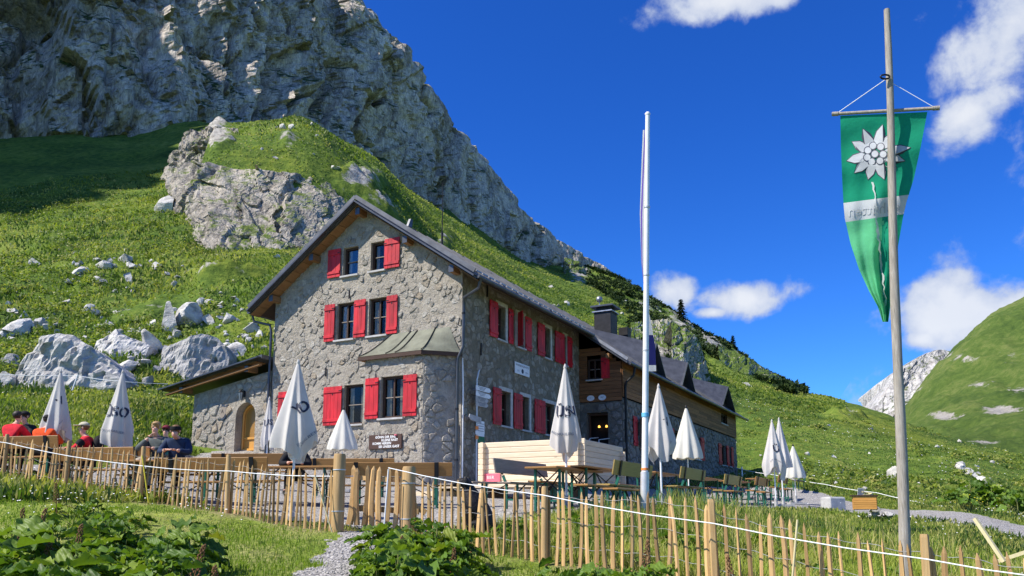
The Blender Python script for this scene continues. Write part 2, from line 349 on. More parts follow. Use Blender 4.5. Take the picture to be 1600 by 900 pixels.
def m_dock():
    m, k, b = new_mat('dock_leaf'); tc = k.node('ShaderNodeTexCoord').outputs['Object']
    oi = k.node('ShaderNodeObjectInfo').outputs['Random']
    c = k.ramp(oi, [(0.0, (0.045, 0.10, 0.016)), (0.5, (0.12, 0.22, 0.028)), (0.93, (0.24, 0.32, 0.04)), (1.0, (0.25, 0.24, 0.04))])
    n = k.noise(tc, 9.0, 5, 0.6)
    vein = k.node('ShaderNodeTexWave', {'Vector': k.map(tc, (1, 1, 1), (0, 0, 0.6)), 'Scale': 7.0, 'Distortion': 1.5}, wave_type='BANDS').outputs[1]
    c = k.mix(k.math('MULTIPLY', n, 0.5), c, (0.12, 0.2, 0.03))
    setin(k, b, Base_Color=c, Roughness=0.5); b.inputs['Specular IOR Level'].default_value = 0.3
    bump(k, b, k.math('ADD', vein, n), 0.5, 0.01)
    t = k.node('ShaderNodeBsdfTranslucent', {'Color': k.mix(1.0, c, (1.3, 1.4, 0.5), 'MULTIPLY')})
    mx = k.node('ShaderNodeMixShader', {0: 0.3}); k.l.new(b.outputs[0], mx.inputs[1]); k.l.new(t.outputs[0], mx.inputs[2])
    k.l.new(mx.outputs[0], m.node_tree.nodes['Material Output'].inputs[0])
m_dock()
simple('dock_stem', (0.16, 0.17, 0.05), 0.6, var=0.15); simple('dock_seed', (0.17, 0.085, 0.035), 0.9, var=0.3, scale=30)
def m_boulder():
    m, k, b = new_mat('boulder_rock'); p = k.node('ShaderNodeNewGeometry').outputs['Position']; oi = k.node('ShaderNodeObjectInfo').outputs['Random']
    n = k.noise(k.map(p, (1, 1, 1.6)), 1.3, 8, 0.66, 0.4); n2 = k.noise(p, 7.0, 6, 0.7)
    c = k.ramp(n, [(0.34, (0.34, 0.33, 0.31)), (0.47, (0.56, 0.545, 0.515)), (0.62, (0.72, 0.70, 0.66))])
    c = k.mix(k.math('MULTIPLY', k.smooth(n2, 0.54, 0.7), 0.45), c, (0.22, 0.215, 0.20))
    c = k.mix(1.0, c, k.ramp(oi, [(0, (0.72, 0.72, 0.72)), (1, (1.0, 0.99, 0.97))]), 'MULTIPLY')
    setin(k, b, Base_Color=c, Roughness=0.92); b.inputs['Specular IOR Level'].default_value = 0.2
    bump(k, b, k.math('ADD', n, k.math('MULTIPLY', n2, 0.4)), 1.0, 0.16); return m
m_boulder()
# masonry
def m_stone(name, cols, rnd=True):
    m, k, b = new_mat(name); p = k.node('ShaderNodeTexCoord').outputs['Object']; oi = k.node('ShaderNodeObjectInfo').outputs['Random']
    at_ = k.node('ShaderNodeAttribute', attribute_name='tint').outputs['Fac']
    f = k.math('FRACT', k.math('ADD', at_, oi))
    c = k.ramp(f, [(i / (len(cols) - 1), x) for i, x in enumerate(cols)])
    wp_ = k.node('ShaderNodeNewGeometry').outputs['Position']; n = k.noise(p, 9.0, 7, 0.68); av_ = tuple(sum(q[i] for q in cols) / len(cols) for i in range(3)); c = k.mix(0.32, c, k.ramp(k.noise(wp_, 3.0, 8, .7), [(0.36, tuple(x * .78 for x in av_)), (0.5, av_), (0.66, tuple(x * 1.3 for x in av_))])); c = k.mix(1.0, c, k.ramp(n, [(0.3, 0.62), (0.7, 1.25)]), 'MULTIPLY')
    setin(k, b, Base_Color=c, Roughness=0.92); b.inputs['Specular IOR Level'].default_value = 0.2
    bump(k, b, k.math('ADD', k.noise(wp_, 4.6, 9, .74), k.math('MULTIPLY', k.noise(wp_, 13, 7, .72), .7)), 1.0, 0.13); return m
m_stone('rubble_stone', [(0.38, 0.345, 0.285), (0.46, 0.425, 0.36), (0.34, 0.31, 0.26), (0.66, 0.625, 0.55), (0.41, 0.365, 0.295), (0.55, 0.515, 0.445), (0.43, 0.395, 0.34), (0.50, 0.395, 0.27)])
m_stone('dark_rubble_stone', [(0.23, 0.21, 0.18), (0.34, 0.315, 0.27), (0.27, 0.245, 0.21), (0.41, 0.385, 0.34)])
def m_mortar(name, c1, c2):
    m, k, b = new_mat(name); p = k.node('ShaderNodeTexCoord').outputs['Object']
    n = k.noise(p, 4.6, 9, 0.74); n2 = k.noise(p, 0.5, 4); n3 = k.noise(k.map(p, (1, 1, .25)), 1.6, 6, .7)
    c = k.ramp(n, [(0.33, c1), (0.66, c2)]); c = k.mix(k.math('MULTIPLY', k.smooth(n2, 0.5, 0.7), 0.35), c, tuple(x * 0.7 for x in c1))
    c = k.mix(k.math('MULTIPLY', k.smooth(n3, 0.58, 0.72), 0.4), c, tuple(x * 0.55 for x in c1))
    setin(k, b, Base_Color=c, Roughness=0.95); b.inputs['Specular IOR Level'].default_value = 0.15
    bump(k, b, k.math('ADD', n, k.math('MULTIPLY', k.noise(p, 13, 7, .72), .7)), 1.0, 0.14); return m
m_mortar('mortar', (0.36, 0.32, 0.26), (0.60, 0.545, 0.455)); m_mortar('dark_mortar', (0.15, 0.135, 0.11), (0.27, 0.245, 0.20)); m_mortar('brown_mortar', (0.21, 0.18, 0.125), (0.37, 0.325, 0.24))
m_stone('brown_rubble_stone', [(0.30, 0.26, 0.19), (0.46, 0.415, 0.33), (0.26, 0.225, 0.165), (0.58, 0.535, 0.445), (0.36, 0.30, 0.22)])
simple('plaster_edge', (0.52, 0.50, 0.45), 0.9, var=0.1, bmp=0.01)
# wood, metal, paint
def m_wood(name, c1, c2, rough=0.65, scale=3.0, axis=0, rnd=0.12, spec=0.25, knots=False):
    m, k, b = new_mat(name); p = k.node('ShaderNodeTexCoord').outputs['Object']; st = [14.0, 14.0, 14.0]; st[axis] = 0.9
    oi = k.node('ShaderNodeObjectInfo').outputs['Random']
    off = k.node('ShaderNodeVectorMath', {0: p, 1: (3.1, 5.7, 1.3)}, operation='ADD')
    sc = k.node('ShaderNodeVectorMath', {0: (7.0, 13.0, 5.0)}, operation='SCALE'); k.l.new(oi, sc.inputs['Scale']); k.l.new(sc.outputs[0], off.inputs[1])
    n = k.noise(k.map(off.outputs[0], tuple(st)), scale, 6, 0.65, 0.6); n2 = k.noise(off.outputs[0], 1.5, 3)
    c = k.ramp(k.math('ADD', k.math('MULTIPLY', n, 0.75), k.math('MULTIPLY', n2, 0.25)), [(0.3, c1), (0.7, c2)])
    c = k.mix(1.0, c, k.ramp(oi, [(0, 1 - rnd), (1, 1 + rnd)]), 'MULTIPLY')
    if knots:
        v = k.node('ShaderNodeTexVoronoi', {'Vector': k.map(off.outputs[0], (0.9, 1, 3.5)), 'Scale': 2.3}).outputs['Distance']
        c = k.mix(k.math('MULTIPLY', k.math('SUBTRACT', 1.0, k.smooth(v, 0.05, 0.13)), 0.75), c, tuple(x * 0.35 for x in c1))
    setin(k, b, Base_Color=c, Roughness=rough); b.inputs['Specular IOR Level'].default_value = spec
    bump(k, b, n, 0.4, 0.008); return m
m_wood('picket_wood', (0.36, 0.21, 0.085), (0.66, 0.44, 0.20), 0.8, axis=2, rnd=0.42)
m_wood('post_wood', (0.36, 0.22, 0.09), (0.60, 0.41, 0.20), 0.75, axis=2, rnd=0.15)
m_wood('grey_pole_wood', (0.17, 0.145, 0.115), (0.50, 0.46, 0.40), 0.85, axis=2, scale=4.5)
m_wood('bench_wood', (0.26, 0.125, 0.035), (0.42, 0.22, 0.065), 0.5, rnd=0.2, spec=0.4)
m_wood('olive_bench_wood', (0.28, 0.20, 0.05), (0.40, 0.29, 0.085), 0.5, rnd=0.15, spec=0.4)
m_wood('grey_bench_wood', (0.20, 0.165, 0.13), (0.32, 0.27, 0.22), 0.7, rnd=0.1)
m_wood('pale_timber', (0.66, 0.52, 0.34), (0.82, 0.70, 0.52), 0.6, axis=0, rnd=0.07, knots=True)
m_wood('pale_timber_side', (0.66, 0.52, 0.34), (0.82, 0.70, 0.52), 0.6, axis=1, rnd=0.07)
m_wood('larch_cladding', (0.12, 0.05, 0.02), (0.32, 0.145, 0.05), 0.65, axis=1, rnd=0.35)
m_wood('larch_front', (0.11, 0.048, 0.02), (0.27, 0.12, 0.045), 0.65, axis=0, rnd=0.35)
m_wood('door_wood', (0.55, 0.26, 0.05), (0.72, 0.38, 0.09), 0.45, axis=2, spec=0.45)
m_wood('eave_wood', (0.17, 0.085, 0.035), (0.33, 0.18, 0.075), 0.7, axis=1)
m_wood('crate_wood', (0.48, 0.22, 0.05), (0.66, 0.34, 0.09), 0.55, axis=0, rnd=.1)
m_wood('dark_sign_wood', (0.05, 0.028, 0.022), (0.10, 0.058, 0.045), 0.7)
m_wood('dark_frame_wood', (0.045, 0.025, 0.018), (0.085, 0.05, 0.035), 0.6)
m_wood('raw_lath', (0.62, 0.53, 0.28), (0.78, 0.69, 0.42), 0.7, axis=2)
simple('red_paint', (0.50, 0.011, 0.020), 0.55, var=0.2, scale=3.5, stretch=(1, 1, .35), bmp=0.003, rnd=0.08, spec=0.45)
simple('black_iron', (0.018, 0.018, 0.02), 0.5, 0.4, 0.2); simple('white_print', (0.85, 0.85, 0.83), 0.6, var=.03)
simple('black_print', (0.025, 0.03, 0.06), 0.6, var=.1); simple('grey_print', (0.25, 0.26, 0.29), 0.6, var=.1)
simple('dark_sheet_metal', (0.085, 0.09, 0.1), 0.38, 0.55, 0.12, 2.0, 0.0); simple('roof_sheet', (0.115, 0.118, 0.125), 0.45, 0.45, 0.15, 3.0, 0.002)
simple('light_flashing', (0.33, 0.34, 0.36), 0.4, 0.7, .1); simple('patina_copper', (0.165, 0.17, 0.125), 0.7, 0.0, 0.16, 2.5, 0.004)
simple('sill_stone', (0.45, 0.44, 0.42), 0.8, var=.1, bmp=.004); simple('galvanised', (0.62, 0.62, 0.61), 0.45, 0.35, .08, 5)
simple('white_lacquer', (0.78, 0.79, 0.80), 0.35, 0.0, .04); simple('green_lacquer', (0.012, 0.115, 0.075), 0.45, 0, .1)
def m_pane():
    m, k, b = new_mat('pane_glass'); gl = k.node('ShaderNodeBsdfGlossy', {'Color': (0.9, 0.93, 0.95, 1), 'Roughness': 0.03}); tr = k.node('ShaderNodeBsdfTransparent', {'Color': (0.8, 0.82, 0.8, 1)}); fr = k.node('ShaderNodeFresnel', {'IOR': 1.5})
    mx = k.node('ShaderNodeMixShader', {0: k.math('MULTIPLY', fr.outputs[0], 0.22)}); k.l.new(tr.outputs[0], mx.inputs[1]); k.l.new(gl.outputs[0], mx.inputs[2]); k.l.new(mx.outputs[0], m.node_tree.nodes['Material Output'].inputs[0])
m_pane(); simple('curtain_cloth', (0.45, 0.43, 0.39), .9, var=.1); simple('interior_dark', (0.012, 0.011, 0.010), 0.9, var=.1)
def m_cloth(name, col, trans=0.25, rough=0.85, scale=3.0, bmp=0.01):
    m, k, b = new_mat(name); p = k.node('ShaderNodeTexCoord').outputs['Object']; n = k.noise(p, scale, 4, 0.55)
    c = k.ramp(n, [(0.3, tuple(x * 0.9 for x in col)), (0.7, tuple(min(1, x * 1.06) for x in col))])
    setin(k, b, Base_Color=c, Roughness=rough); b.inputs['Specular IOR Level'].default_value = 0.2
    bump(k, b, n, 0.5, bmp)
    t = k.node('ShaderNodeBsdfTranslucent', {'Color': c}); mx = k.node('ShaderNodeMixShader', {0: trans})
    k.l.new(b.outputs[0], mx.inputs[1]); k.l.new(t.outputs[0], mx.inputs[2]); k.l.new(mx.outputs[0], m.node_tree.nodes['Material Output'].inputs[0]); return m
m_cloth('parasol_cloth', (0.70, 0.67, 0.63), 0.28); m_cloth('cream_parasol_cloth', (0.74, 0.72, 0.63), 0.2)
m_cloth('flag_green_dark', (0.012, 0.35, 0.19), 0.5, scale=6, bmp=.03); m_cloth('flag_green_light', (0.17, 0.68, 0.33), 0.55, scale=6, bmp=.03); m_cloth('flag_white', (0.66, 0.68, 0.68), 0.45)
m_cloth('flag_navy', (0.03, 0.03, 0.16), 0.3); m_cloth('flag_violet', (0.16, 0.10, 0.42), 0.35)
simple('petal_grey', (0.40, 0.42, 0.44), 0.8, var=.1); simple('pebble', (0.36, 0.345, 0.32), .9, var=.25, scale=25, coord='Generated'); simple('tape_white', (0.82, 0.84, 0.85), 0.5, var=.03)
simple('skin', (0.62, 0.36, 0.26), 0.55, var=.06, spec=.35)
for n_, c_ in (('red', (0.62, 0.02, 0.035)), ('orange', (0.80, 0.09, 0.015)), ('grey', (0.10, 0.115, 0.11)), ('navy', (0.02, 0.035, 0.075)), ('black', (0.014, 0.014, 0.016)), ('beige', (0.55, 0.50, 0.36)), ('maroon', (0.16, 0.02, 0.035)), ('teal', (0.12, 0.35, 0.30)), ('stone', (0.42, 0.36, 0.27))):
    simple('cloth_' + n_, c_, 0.8, var=.12, scale=12, bmp=.006, spec=.2)
simple('hair_brown', (0.16, 0.085, 0.035), 0.6, var=.2, scale=40); simple('hair_dark', (0.03, 0.022, 0.018), 0.6, var=.2, scale=40); simple('hair_blond', (0.36, 0.22, 0.09), .55, var=.2, scale=40)
simple('dog_fur', (0.012, 0.011, 0.012), 0.55, var=.3, scale=30, bmp=.02, spec=.3); simple('concrete', (0.42, 0.42, 0.41), .9, var=.1, bmp=.01)
simple('orange_tape', (0.8, 0.25, 0.05), .6); simple('blue_tape', (0.15, 0.5, 0.75), .6); simple('yellow_tape', (0.75, .62, .05), .6); simple('sign_green', (0.02, 0.16, 0.07), .6)
simple('eye_dark', (0.02, 0.015, 0.012), 0.3); simple('lips', (0.45, 0.17, 0.14), .5); simple('pink_banner', (0.75, 0.16, 0.22), .6, var=.08)
def m_emit(name, col, s):
    m, k, b = new_mat(name); b.inputs['Emission Color'].default_value = (*col, 1); b.inputs['Emission Strength'].default_value = s; setin(k, b, Base_Color=col)
m_emit('lamp_glow', (1.0, 0.5, 0.08), 2.2)
M = MATS
# ------------------------------------------------------------------ terrain: one sheet, heights from sight lines of the photograph
# per picture column: (distance in metres, picture row where that ground shows)
COLS = {
 -400: [(8, 905), (15, 775), (22, 690), (40, 600), (70, 395), (110, 290), (150, 215), (400, 240)],
 0:    [(8.2, 900), (16.7, 753), (21, 722), (25, 690), (31, 640), (40, 603), (52, 520), (70, 405), (100, 300), (140, 221), (200, 205), (400, 235)],
 150:  [(8.3, 900), (15.3, 776), (19, 752), (23, 712), (31, 645), (40, 603), (52, 520), (70, 400), (100, 300), (145, 214), (200, 205), (400, 240)],
 255:  [(8.5, 900), (14.7, 787), (19, 762), (26, 708), (33, 650), (42, 600), (54, 515), (70, 400), (100, 295), (150, 190), (200, 195), (400, 240)],
 300:  [(8.7, 900), (14.3, 795), (20, 765), (28, 718), (35, 650), (45, 590), (68, 402), (80, 375), (90, 262), (102, 212), (112, 203), (150, 195), (200, 200), (400, 250)],
 430:  [(9, 900), (13.2, 818), (20, 768), (27, 727), (34, 660), (45, 560), (70, 402), (82, 375), (90, 272), (102, 205), (111, 184), (125, 195), (165, 195), (400, 250)],
 560:  [(9.1, 900), (12.2, 832), (17, 787), (25, 757), (34, 690), (50, 560), (75, 410), (86, 385), (98, 300), (122, 262), (150, 246), (165, 258), (205, 255), (400, 280)],
 700:  [(9.6, 900), (11.3, 856), (15, 803), (19, 778), (25, 755), (34, 700), (50, 600), (80, 480), (110, 410), (150, 370), (200, 346), (225, 352), (400, 330)],
 850:  [(9.4, 900), (10.2, 880), (13, 820), (15, 797), (22, 772), (30, 756), (45, 680), (80, 560), (130, 470), (200, 435), (260, 422), (300, 424), (345, 400), (500, 420)],
 960:  [(8, 925), (9.6, 890), (11, 850), (13.5, 808), (15, 798), (20, 787), (32, 768), (46, 752), (62, 680), (85, 590), (130, 520), (200, 480), (270, 458), (320, 433), (340, 429), (380, 440), (600, 520)],
 1060: [(8, 950), (9.1, 908), (11.5, 840), (14, 803), (22, 788), (34, 770), (50, 752), (66, 680), (88, 605), (130, 555), (200, 520), (270, 500), (300, 490), (330, 500), (600, 600)],
 1150: [(7.5, 985), (8.7, 930), (11.5, 862), (15, 810), (26, 790), (38, 768), (54, 745), (68, 685), (88, 630), (120, 602), (170, 580), (220, 556), (245, 547), (280, 560), (600, 650)],
 1250: [(7, 1010), (8.2, 960), (12, 864), (17, 816), (26, 792), (36, 770), (48, 732), (70, 675), (100, 640), (140, 622), (190, 613), (205, 612), (240, 630), (600, 700)],
 1380: [(7, 1030), (7.7, 990), (12, 882), (16, 838), (22, 809), (28, 796), (36, 777), (48, 742), (70, 690), (100, 660), (130, 643), (145, 641), (160, 652), (300, 700)],
 1500: [(6.5, 1070), (7.2, 1020), (12, 890), (15, 850), (19, 821), (24, 800), (29, 790), (36, 775), (50, 735), (75, 705), (100, 690), (115, 688), (130, 700), (300, 740)],
 1600: [(6, 1110), (6.9, 1045), (12, 905), (15, 866), (17.5, 843), (21, 822), (29, 802), (36, 790), (50, 755), (70, 730), (90, 722), (100, 722), (120, 735), (300, 760)],
 2000: [(6, 1110), (8, 1000), (12, 920), (20, 850), (35, 810), (60, 780), (90, 775), (120, 785), (300, 790)],
}
DG = np.concatenate([np.linspace(0, 6, 30), np.geomspace(6.1, 450, 500), np.geomspace(460, 6000, 40)])
_az, _zt = [], []
for px in sorted(COLS):
    ds, zs = [0.0], [-1.6]; q = ray(px, 600)
    for d, y in COLS[px]: r = ray(px, y); ds.append(d); zs.append(r.z / r.y * d)
    ds += [1200.0, 6000.0]; zs += [zs[-1] * 0.4 if px > 900 else zs[-1], 0.0]
    _az.append(math.atan2((px - PX) / FPX, 1.0128)); _zt.append(pchip(DG, ds, zs))
z0 = _zt[0]; z1 = _zt[-1]
flat = pchip(DG, [0, 10, 60, 400, 6000], [-1.6, -2.3, -6, -30, -60])
_az = [-math.pi, -1.9] + _az[:0] + [-1.35] + _az + [1.25, 1.9, math.pi]
_zt = [flat, flat, z0 * 0.6] + _zt + [z1 * 0.8 + flat * 0.2, flat, flat]
_az = np.array(_az); _zt = np.array(_zt)
AZ_F = np.linspace(-math.pi, math.pi, 1441)
ZT = pchip(AZ_F, _az, _zt)                                  # (1441, len(DG))
def table_z(x, y):
    x = np.asarray(x, float); y = np.asarray(y, float); az = np.arctan2(x, y); r = np.hypot(x, y)
    d = r * np.maximum(np.cos(az), 0.25)
    i = (az + math.pi) / (2 * math.pi) * 1440; i0 = np.clip(i.astype(int), 0, 1439); fi = i - i0
    j0 = np.clip(np.searchsorted(DG, d) - 1, 0, len(DG) - 2); fj = np.clip((d - DG[j0]) / (DG[j0 + 1] - DG[j0]), 0, 1)
    return (ZT[i0, j0] * (1 - fi) + ZT[i0 + 1, j0] * fi) * (1 - fj) + (ZT[i0, j0 + 1] * (1 - fi) + ZT[i0 + 1, j0 + 1] * fi) * fj
def inpoly(x, y, poly):
    c = np.zeros(np.shape(x), bool); n = len(poly)
    for i in range(n):
        (x1, y1), (x2, y2) = poly[i], poly[(i + 1) % n]
        if y1 == y2: continue
        c ^= ((y1 > y) != (y2 > y)) & (x < (x2 - x1) * (y - y1) / (y2 - y1) + x1)
    return c
def gp(px, py, d): p = at(px, py, d); return (p.x, p.y)
# gravel areas in plan
TERR = [gp(-80, 750, 17.8), gp(60, 750, 17.2), gp(222, 780, 15.6), gp(357, 800, 14.8), gp(527, 815, 13.0), gp(640, 815, 12.4), gp(700, 815, 12.7), gp(800, 800, 13.0),
        gp(870, 800, 14.2), gp(960, 800, 15.0), gp(1060, 795, 16.8), gp(1130, 795, 19.5), gp(1200, 790, 22.5), gp(1290, 790, 25), gp(1400, 790, 22.3), gp(1500, 800, 19.2), gp(1600, 800, 17.2), gp(1900, 800, 14.5),
        gp(1900, 800, 17), gp(1600, 800, 21.2), gp(1500, 800, 24), gp(1400, 800, 27.5), gp(1300, 780, 34), gp(1180, 780, 40), gp(1000, 780, 34), gp(700, 770, 29), gp(424, 760, 31), gp(300, 740, 29), gp(150, 720, 21), gp(-80, 720, 20.5)]
PATH = [gp(535, 840, 12.5), gp(660, 840, 12.5), gp(625, 850, 11.3), gp(595, 870, 10.2), gp(560, 900, 9.0), gp(540, 950, 7.2), gp(430, 1000, 5.5), gp(330, 1000, 5.5), gp(440, 930, 8), gp(468, 895, 9.2), gp(490, 865, 10.2), gp(520, 848, 11.5)]
def gravel_mask(x, y):
    jx = x + 0.25 * perlin(x * 1.7, y * 1.7, 3.1) + 0.08 * perlin(x * 7, y * 7, 9.0); jy = y + 0.25 * perlin(x * 1.7, y * 1.7, 8.4) + 0.08 * perlin(x * 7, y * 7, 2.0)
    return inpoly(jx, jy, TERR) | inpoly(jx, jy, PATH)
def pix_of(x, y, z):
    D = cp_ * y + sp_ * z; W = -sp_ * y + cp_ * z; D = np.where(D < 0.1, 0.1, D)
    return PX + FPX * x / D, PY - FPX * W / D
def rock_field(x, y):
    """where bare stone breaks through the turf"""
    z = table_z(x, y); px, py = pix_of(x, y, z); d = np.asarray(y)
    f = np.zeros(np.shape(x))
    def blob(cx, cy, rx, ry, dmin, dmax, s=1.0):
        nonlocal f
        q = 1 - np.hypot((px - cx) / rx, (py - cy) / ry); f = np.maximum(f, np.clip(q, 0, 1) * s * ((d > dmin) & (d < dmax)))
    for b in [(1080, 500, 90, 70, 60, 330, .75), (1035, 560, 60, 60, 60, 330, .75), (1170, 560, 80, 34, 100, 300, .7), (1010, 480, 60, 40, 100, 340, .6), (905, 425, 30, 34, 200, 400, .9), (1120, 530, 90, 40, 100, 300, .8),
              (1225, 600, 40, 20, 100, 300, .8), (560, 290, 70, 45, 90, 200, .75), (450, 225, 40, 30, 80, 125, .6), (330, 215, 60, 40, 85, 118, .9), (690, 380, 60, 30, 80, 300, .5), (330, 420, 130, 30, 55, 85, .55), (600, 330, 60, 40, 90, 200, .6),
              (1330, 650, 60, 15, 60, 200, .55), (1540, 760, 40, 30, 20, 80, .55), (1330, 740, 60, 20, 25, 60, .3), (230, 480, 170, 60, 30, 70, .42), (100, 570, 130, 45, 30, 60, .4), (330, 570, 120, 40, 28, 60, .5), (200, 420, 90, 30, 50, 90, .4), (130, 130, 300, 120, 100, 200, .35)]:
        blob(*b)
    return f
def H(x, y):
    x = np.asarray(x, float); y = np.asarray(y, float); z = table_z(x, y); r = np.hypot(x, y)
    a = sstep(24, 60, r); near = (1 - sstep(14, 22, r))
    px = pix_of(x, y, z)[0]; hill = np.where(px > 1150, .6, 1.0)
    n = a * hill * (0.9 * fbm(x * .06, y * .06, 1.3, 4) + 0.28 * fbm(x * .45, y * .45, 5.3, 3)) + 0.05 * near * fbm(x * .5, y * .5, 2.2, 3)
    far = sstep(60, 130, r); n = n + far * 1.1 * fbm(x * .035, y * .035, 7.7, 4)
    return z + n
def hz(x, y): return float(H(np.array([x]), np.array([y]))[0])
def ground_at(px, d):                                        # point of the ground below picture column px at distance d
    x = (px - PX) / FPX * d * 1.0128; z = hz(x, d)
    for _ in range(3): D = cp_ * d + sp_ * z; x = (px - PX) / FPX * D; z = hz(x, d)
    return Vector((x, d, z))
azs = np.unique(np.concatenate([np.linspace(-math.pi, -0.75, 46), np.linspace(-0.75, 0.70, 470), np.linspace(0.70, math.pi, 46)]))
rs = np.unique(np.concatenate([np.geomspace(0.4, 6, 24), np.geomspace(6, 40, 260), np.geomspace(40, 450, 330), np.geomspace(450, 6000, 30)]))
AA, RR = np.meshgrid(azs, rs, indexing='ij'); GX = RR * np.sin(AA); GY = RR * np.cos(AA); GZ = H(GX, GY)
ROCK = rock_field(GX, GY)
rk = sstep(.25, .5, ROCK + 0.25 * fbm(GX * .1, GY * .1, 3.0, 3))
GZ = GZ + rk * sstep(25, 60, RR) * (0.9 * np.maximum(0, ridged(GX * .22, GY * .22, GZ * .22, 4) - .2) + .2)
na, nr = AA.shape
idx = np.arange(na * nr).reshape(na, nr)
quads = np.stack([idx[:-1, :-1], idx[1:, :-1], idx[1:, 1:], idx[:-1, 1:]], -1).reshape(-1, 4)
cxm = (GX[:-1, :-1] + GX[1:, 1:]) / 2; cym = (GY[:-1, :-1] + GY[1:, 1:]) / 2
gm = np.zeros(cxm.shape, bool); sel = (np.hypot(cxm, cym) < 45) & (cym > 4); gm[sel] = gravel_mask(cxm[sel], cym[sel]); gm = gm.reshape(-1)
verts = np.stack([GX, GY, GZ], -1).reshape(-1, 3)
# worn, yellowish soil along the fence line
fx = np.array([at(p, 800, d).x for p, d in ((-60, 17.4), (105, 15.8), (222, 14.9), (357, 14.0), (527, 12.4), (637, 11.8), (850, 10.2), (1115, 8.8), (1449, 7.4), (1700, 6.6))])
fy = np.array([17.4, 15.8, 14.9, 14.0, 12.4, 11.8, 10.2, 8.8, 7.4, 6.6])
dist = np.abs(GY - np.interp(GX, fx, fy)); worn = np.exp(-(dist / 0.55)**2) * (RR < 24) * .9
worn = np.maximum(worn, .30 * (RR < 14)); LAWN = sstep(.3, -.3, GY - np.interp(GX, fx, fy)) * (RR < 24) * (GY > 0)
def sub_mesh(name, faces, mat):
    u, inv = np.unique(faces, return_inverse=True)
    return mesh_np(name, verts[u], inv.reshape(faces.shape), mat, attrs={'rock': ROCK.reshape(-1)[u], 'worn': worn.reshape(-1)[u], 'lawn': LAWN.reshape(-1)[u]})
tag(sub_mesh('ground', quads[~gm], M['alpine_turf']), kind='structure')
tag(sub_mesh('gravel_terrace', quads[gm], M['gravel']), kind='structure')
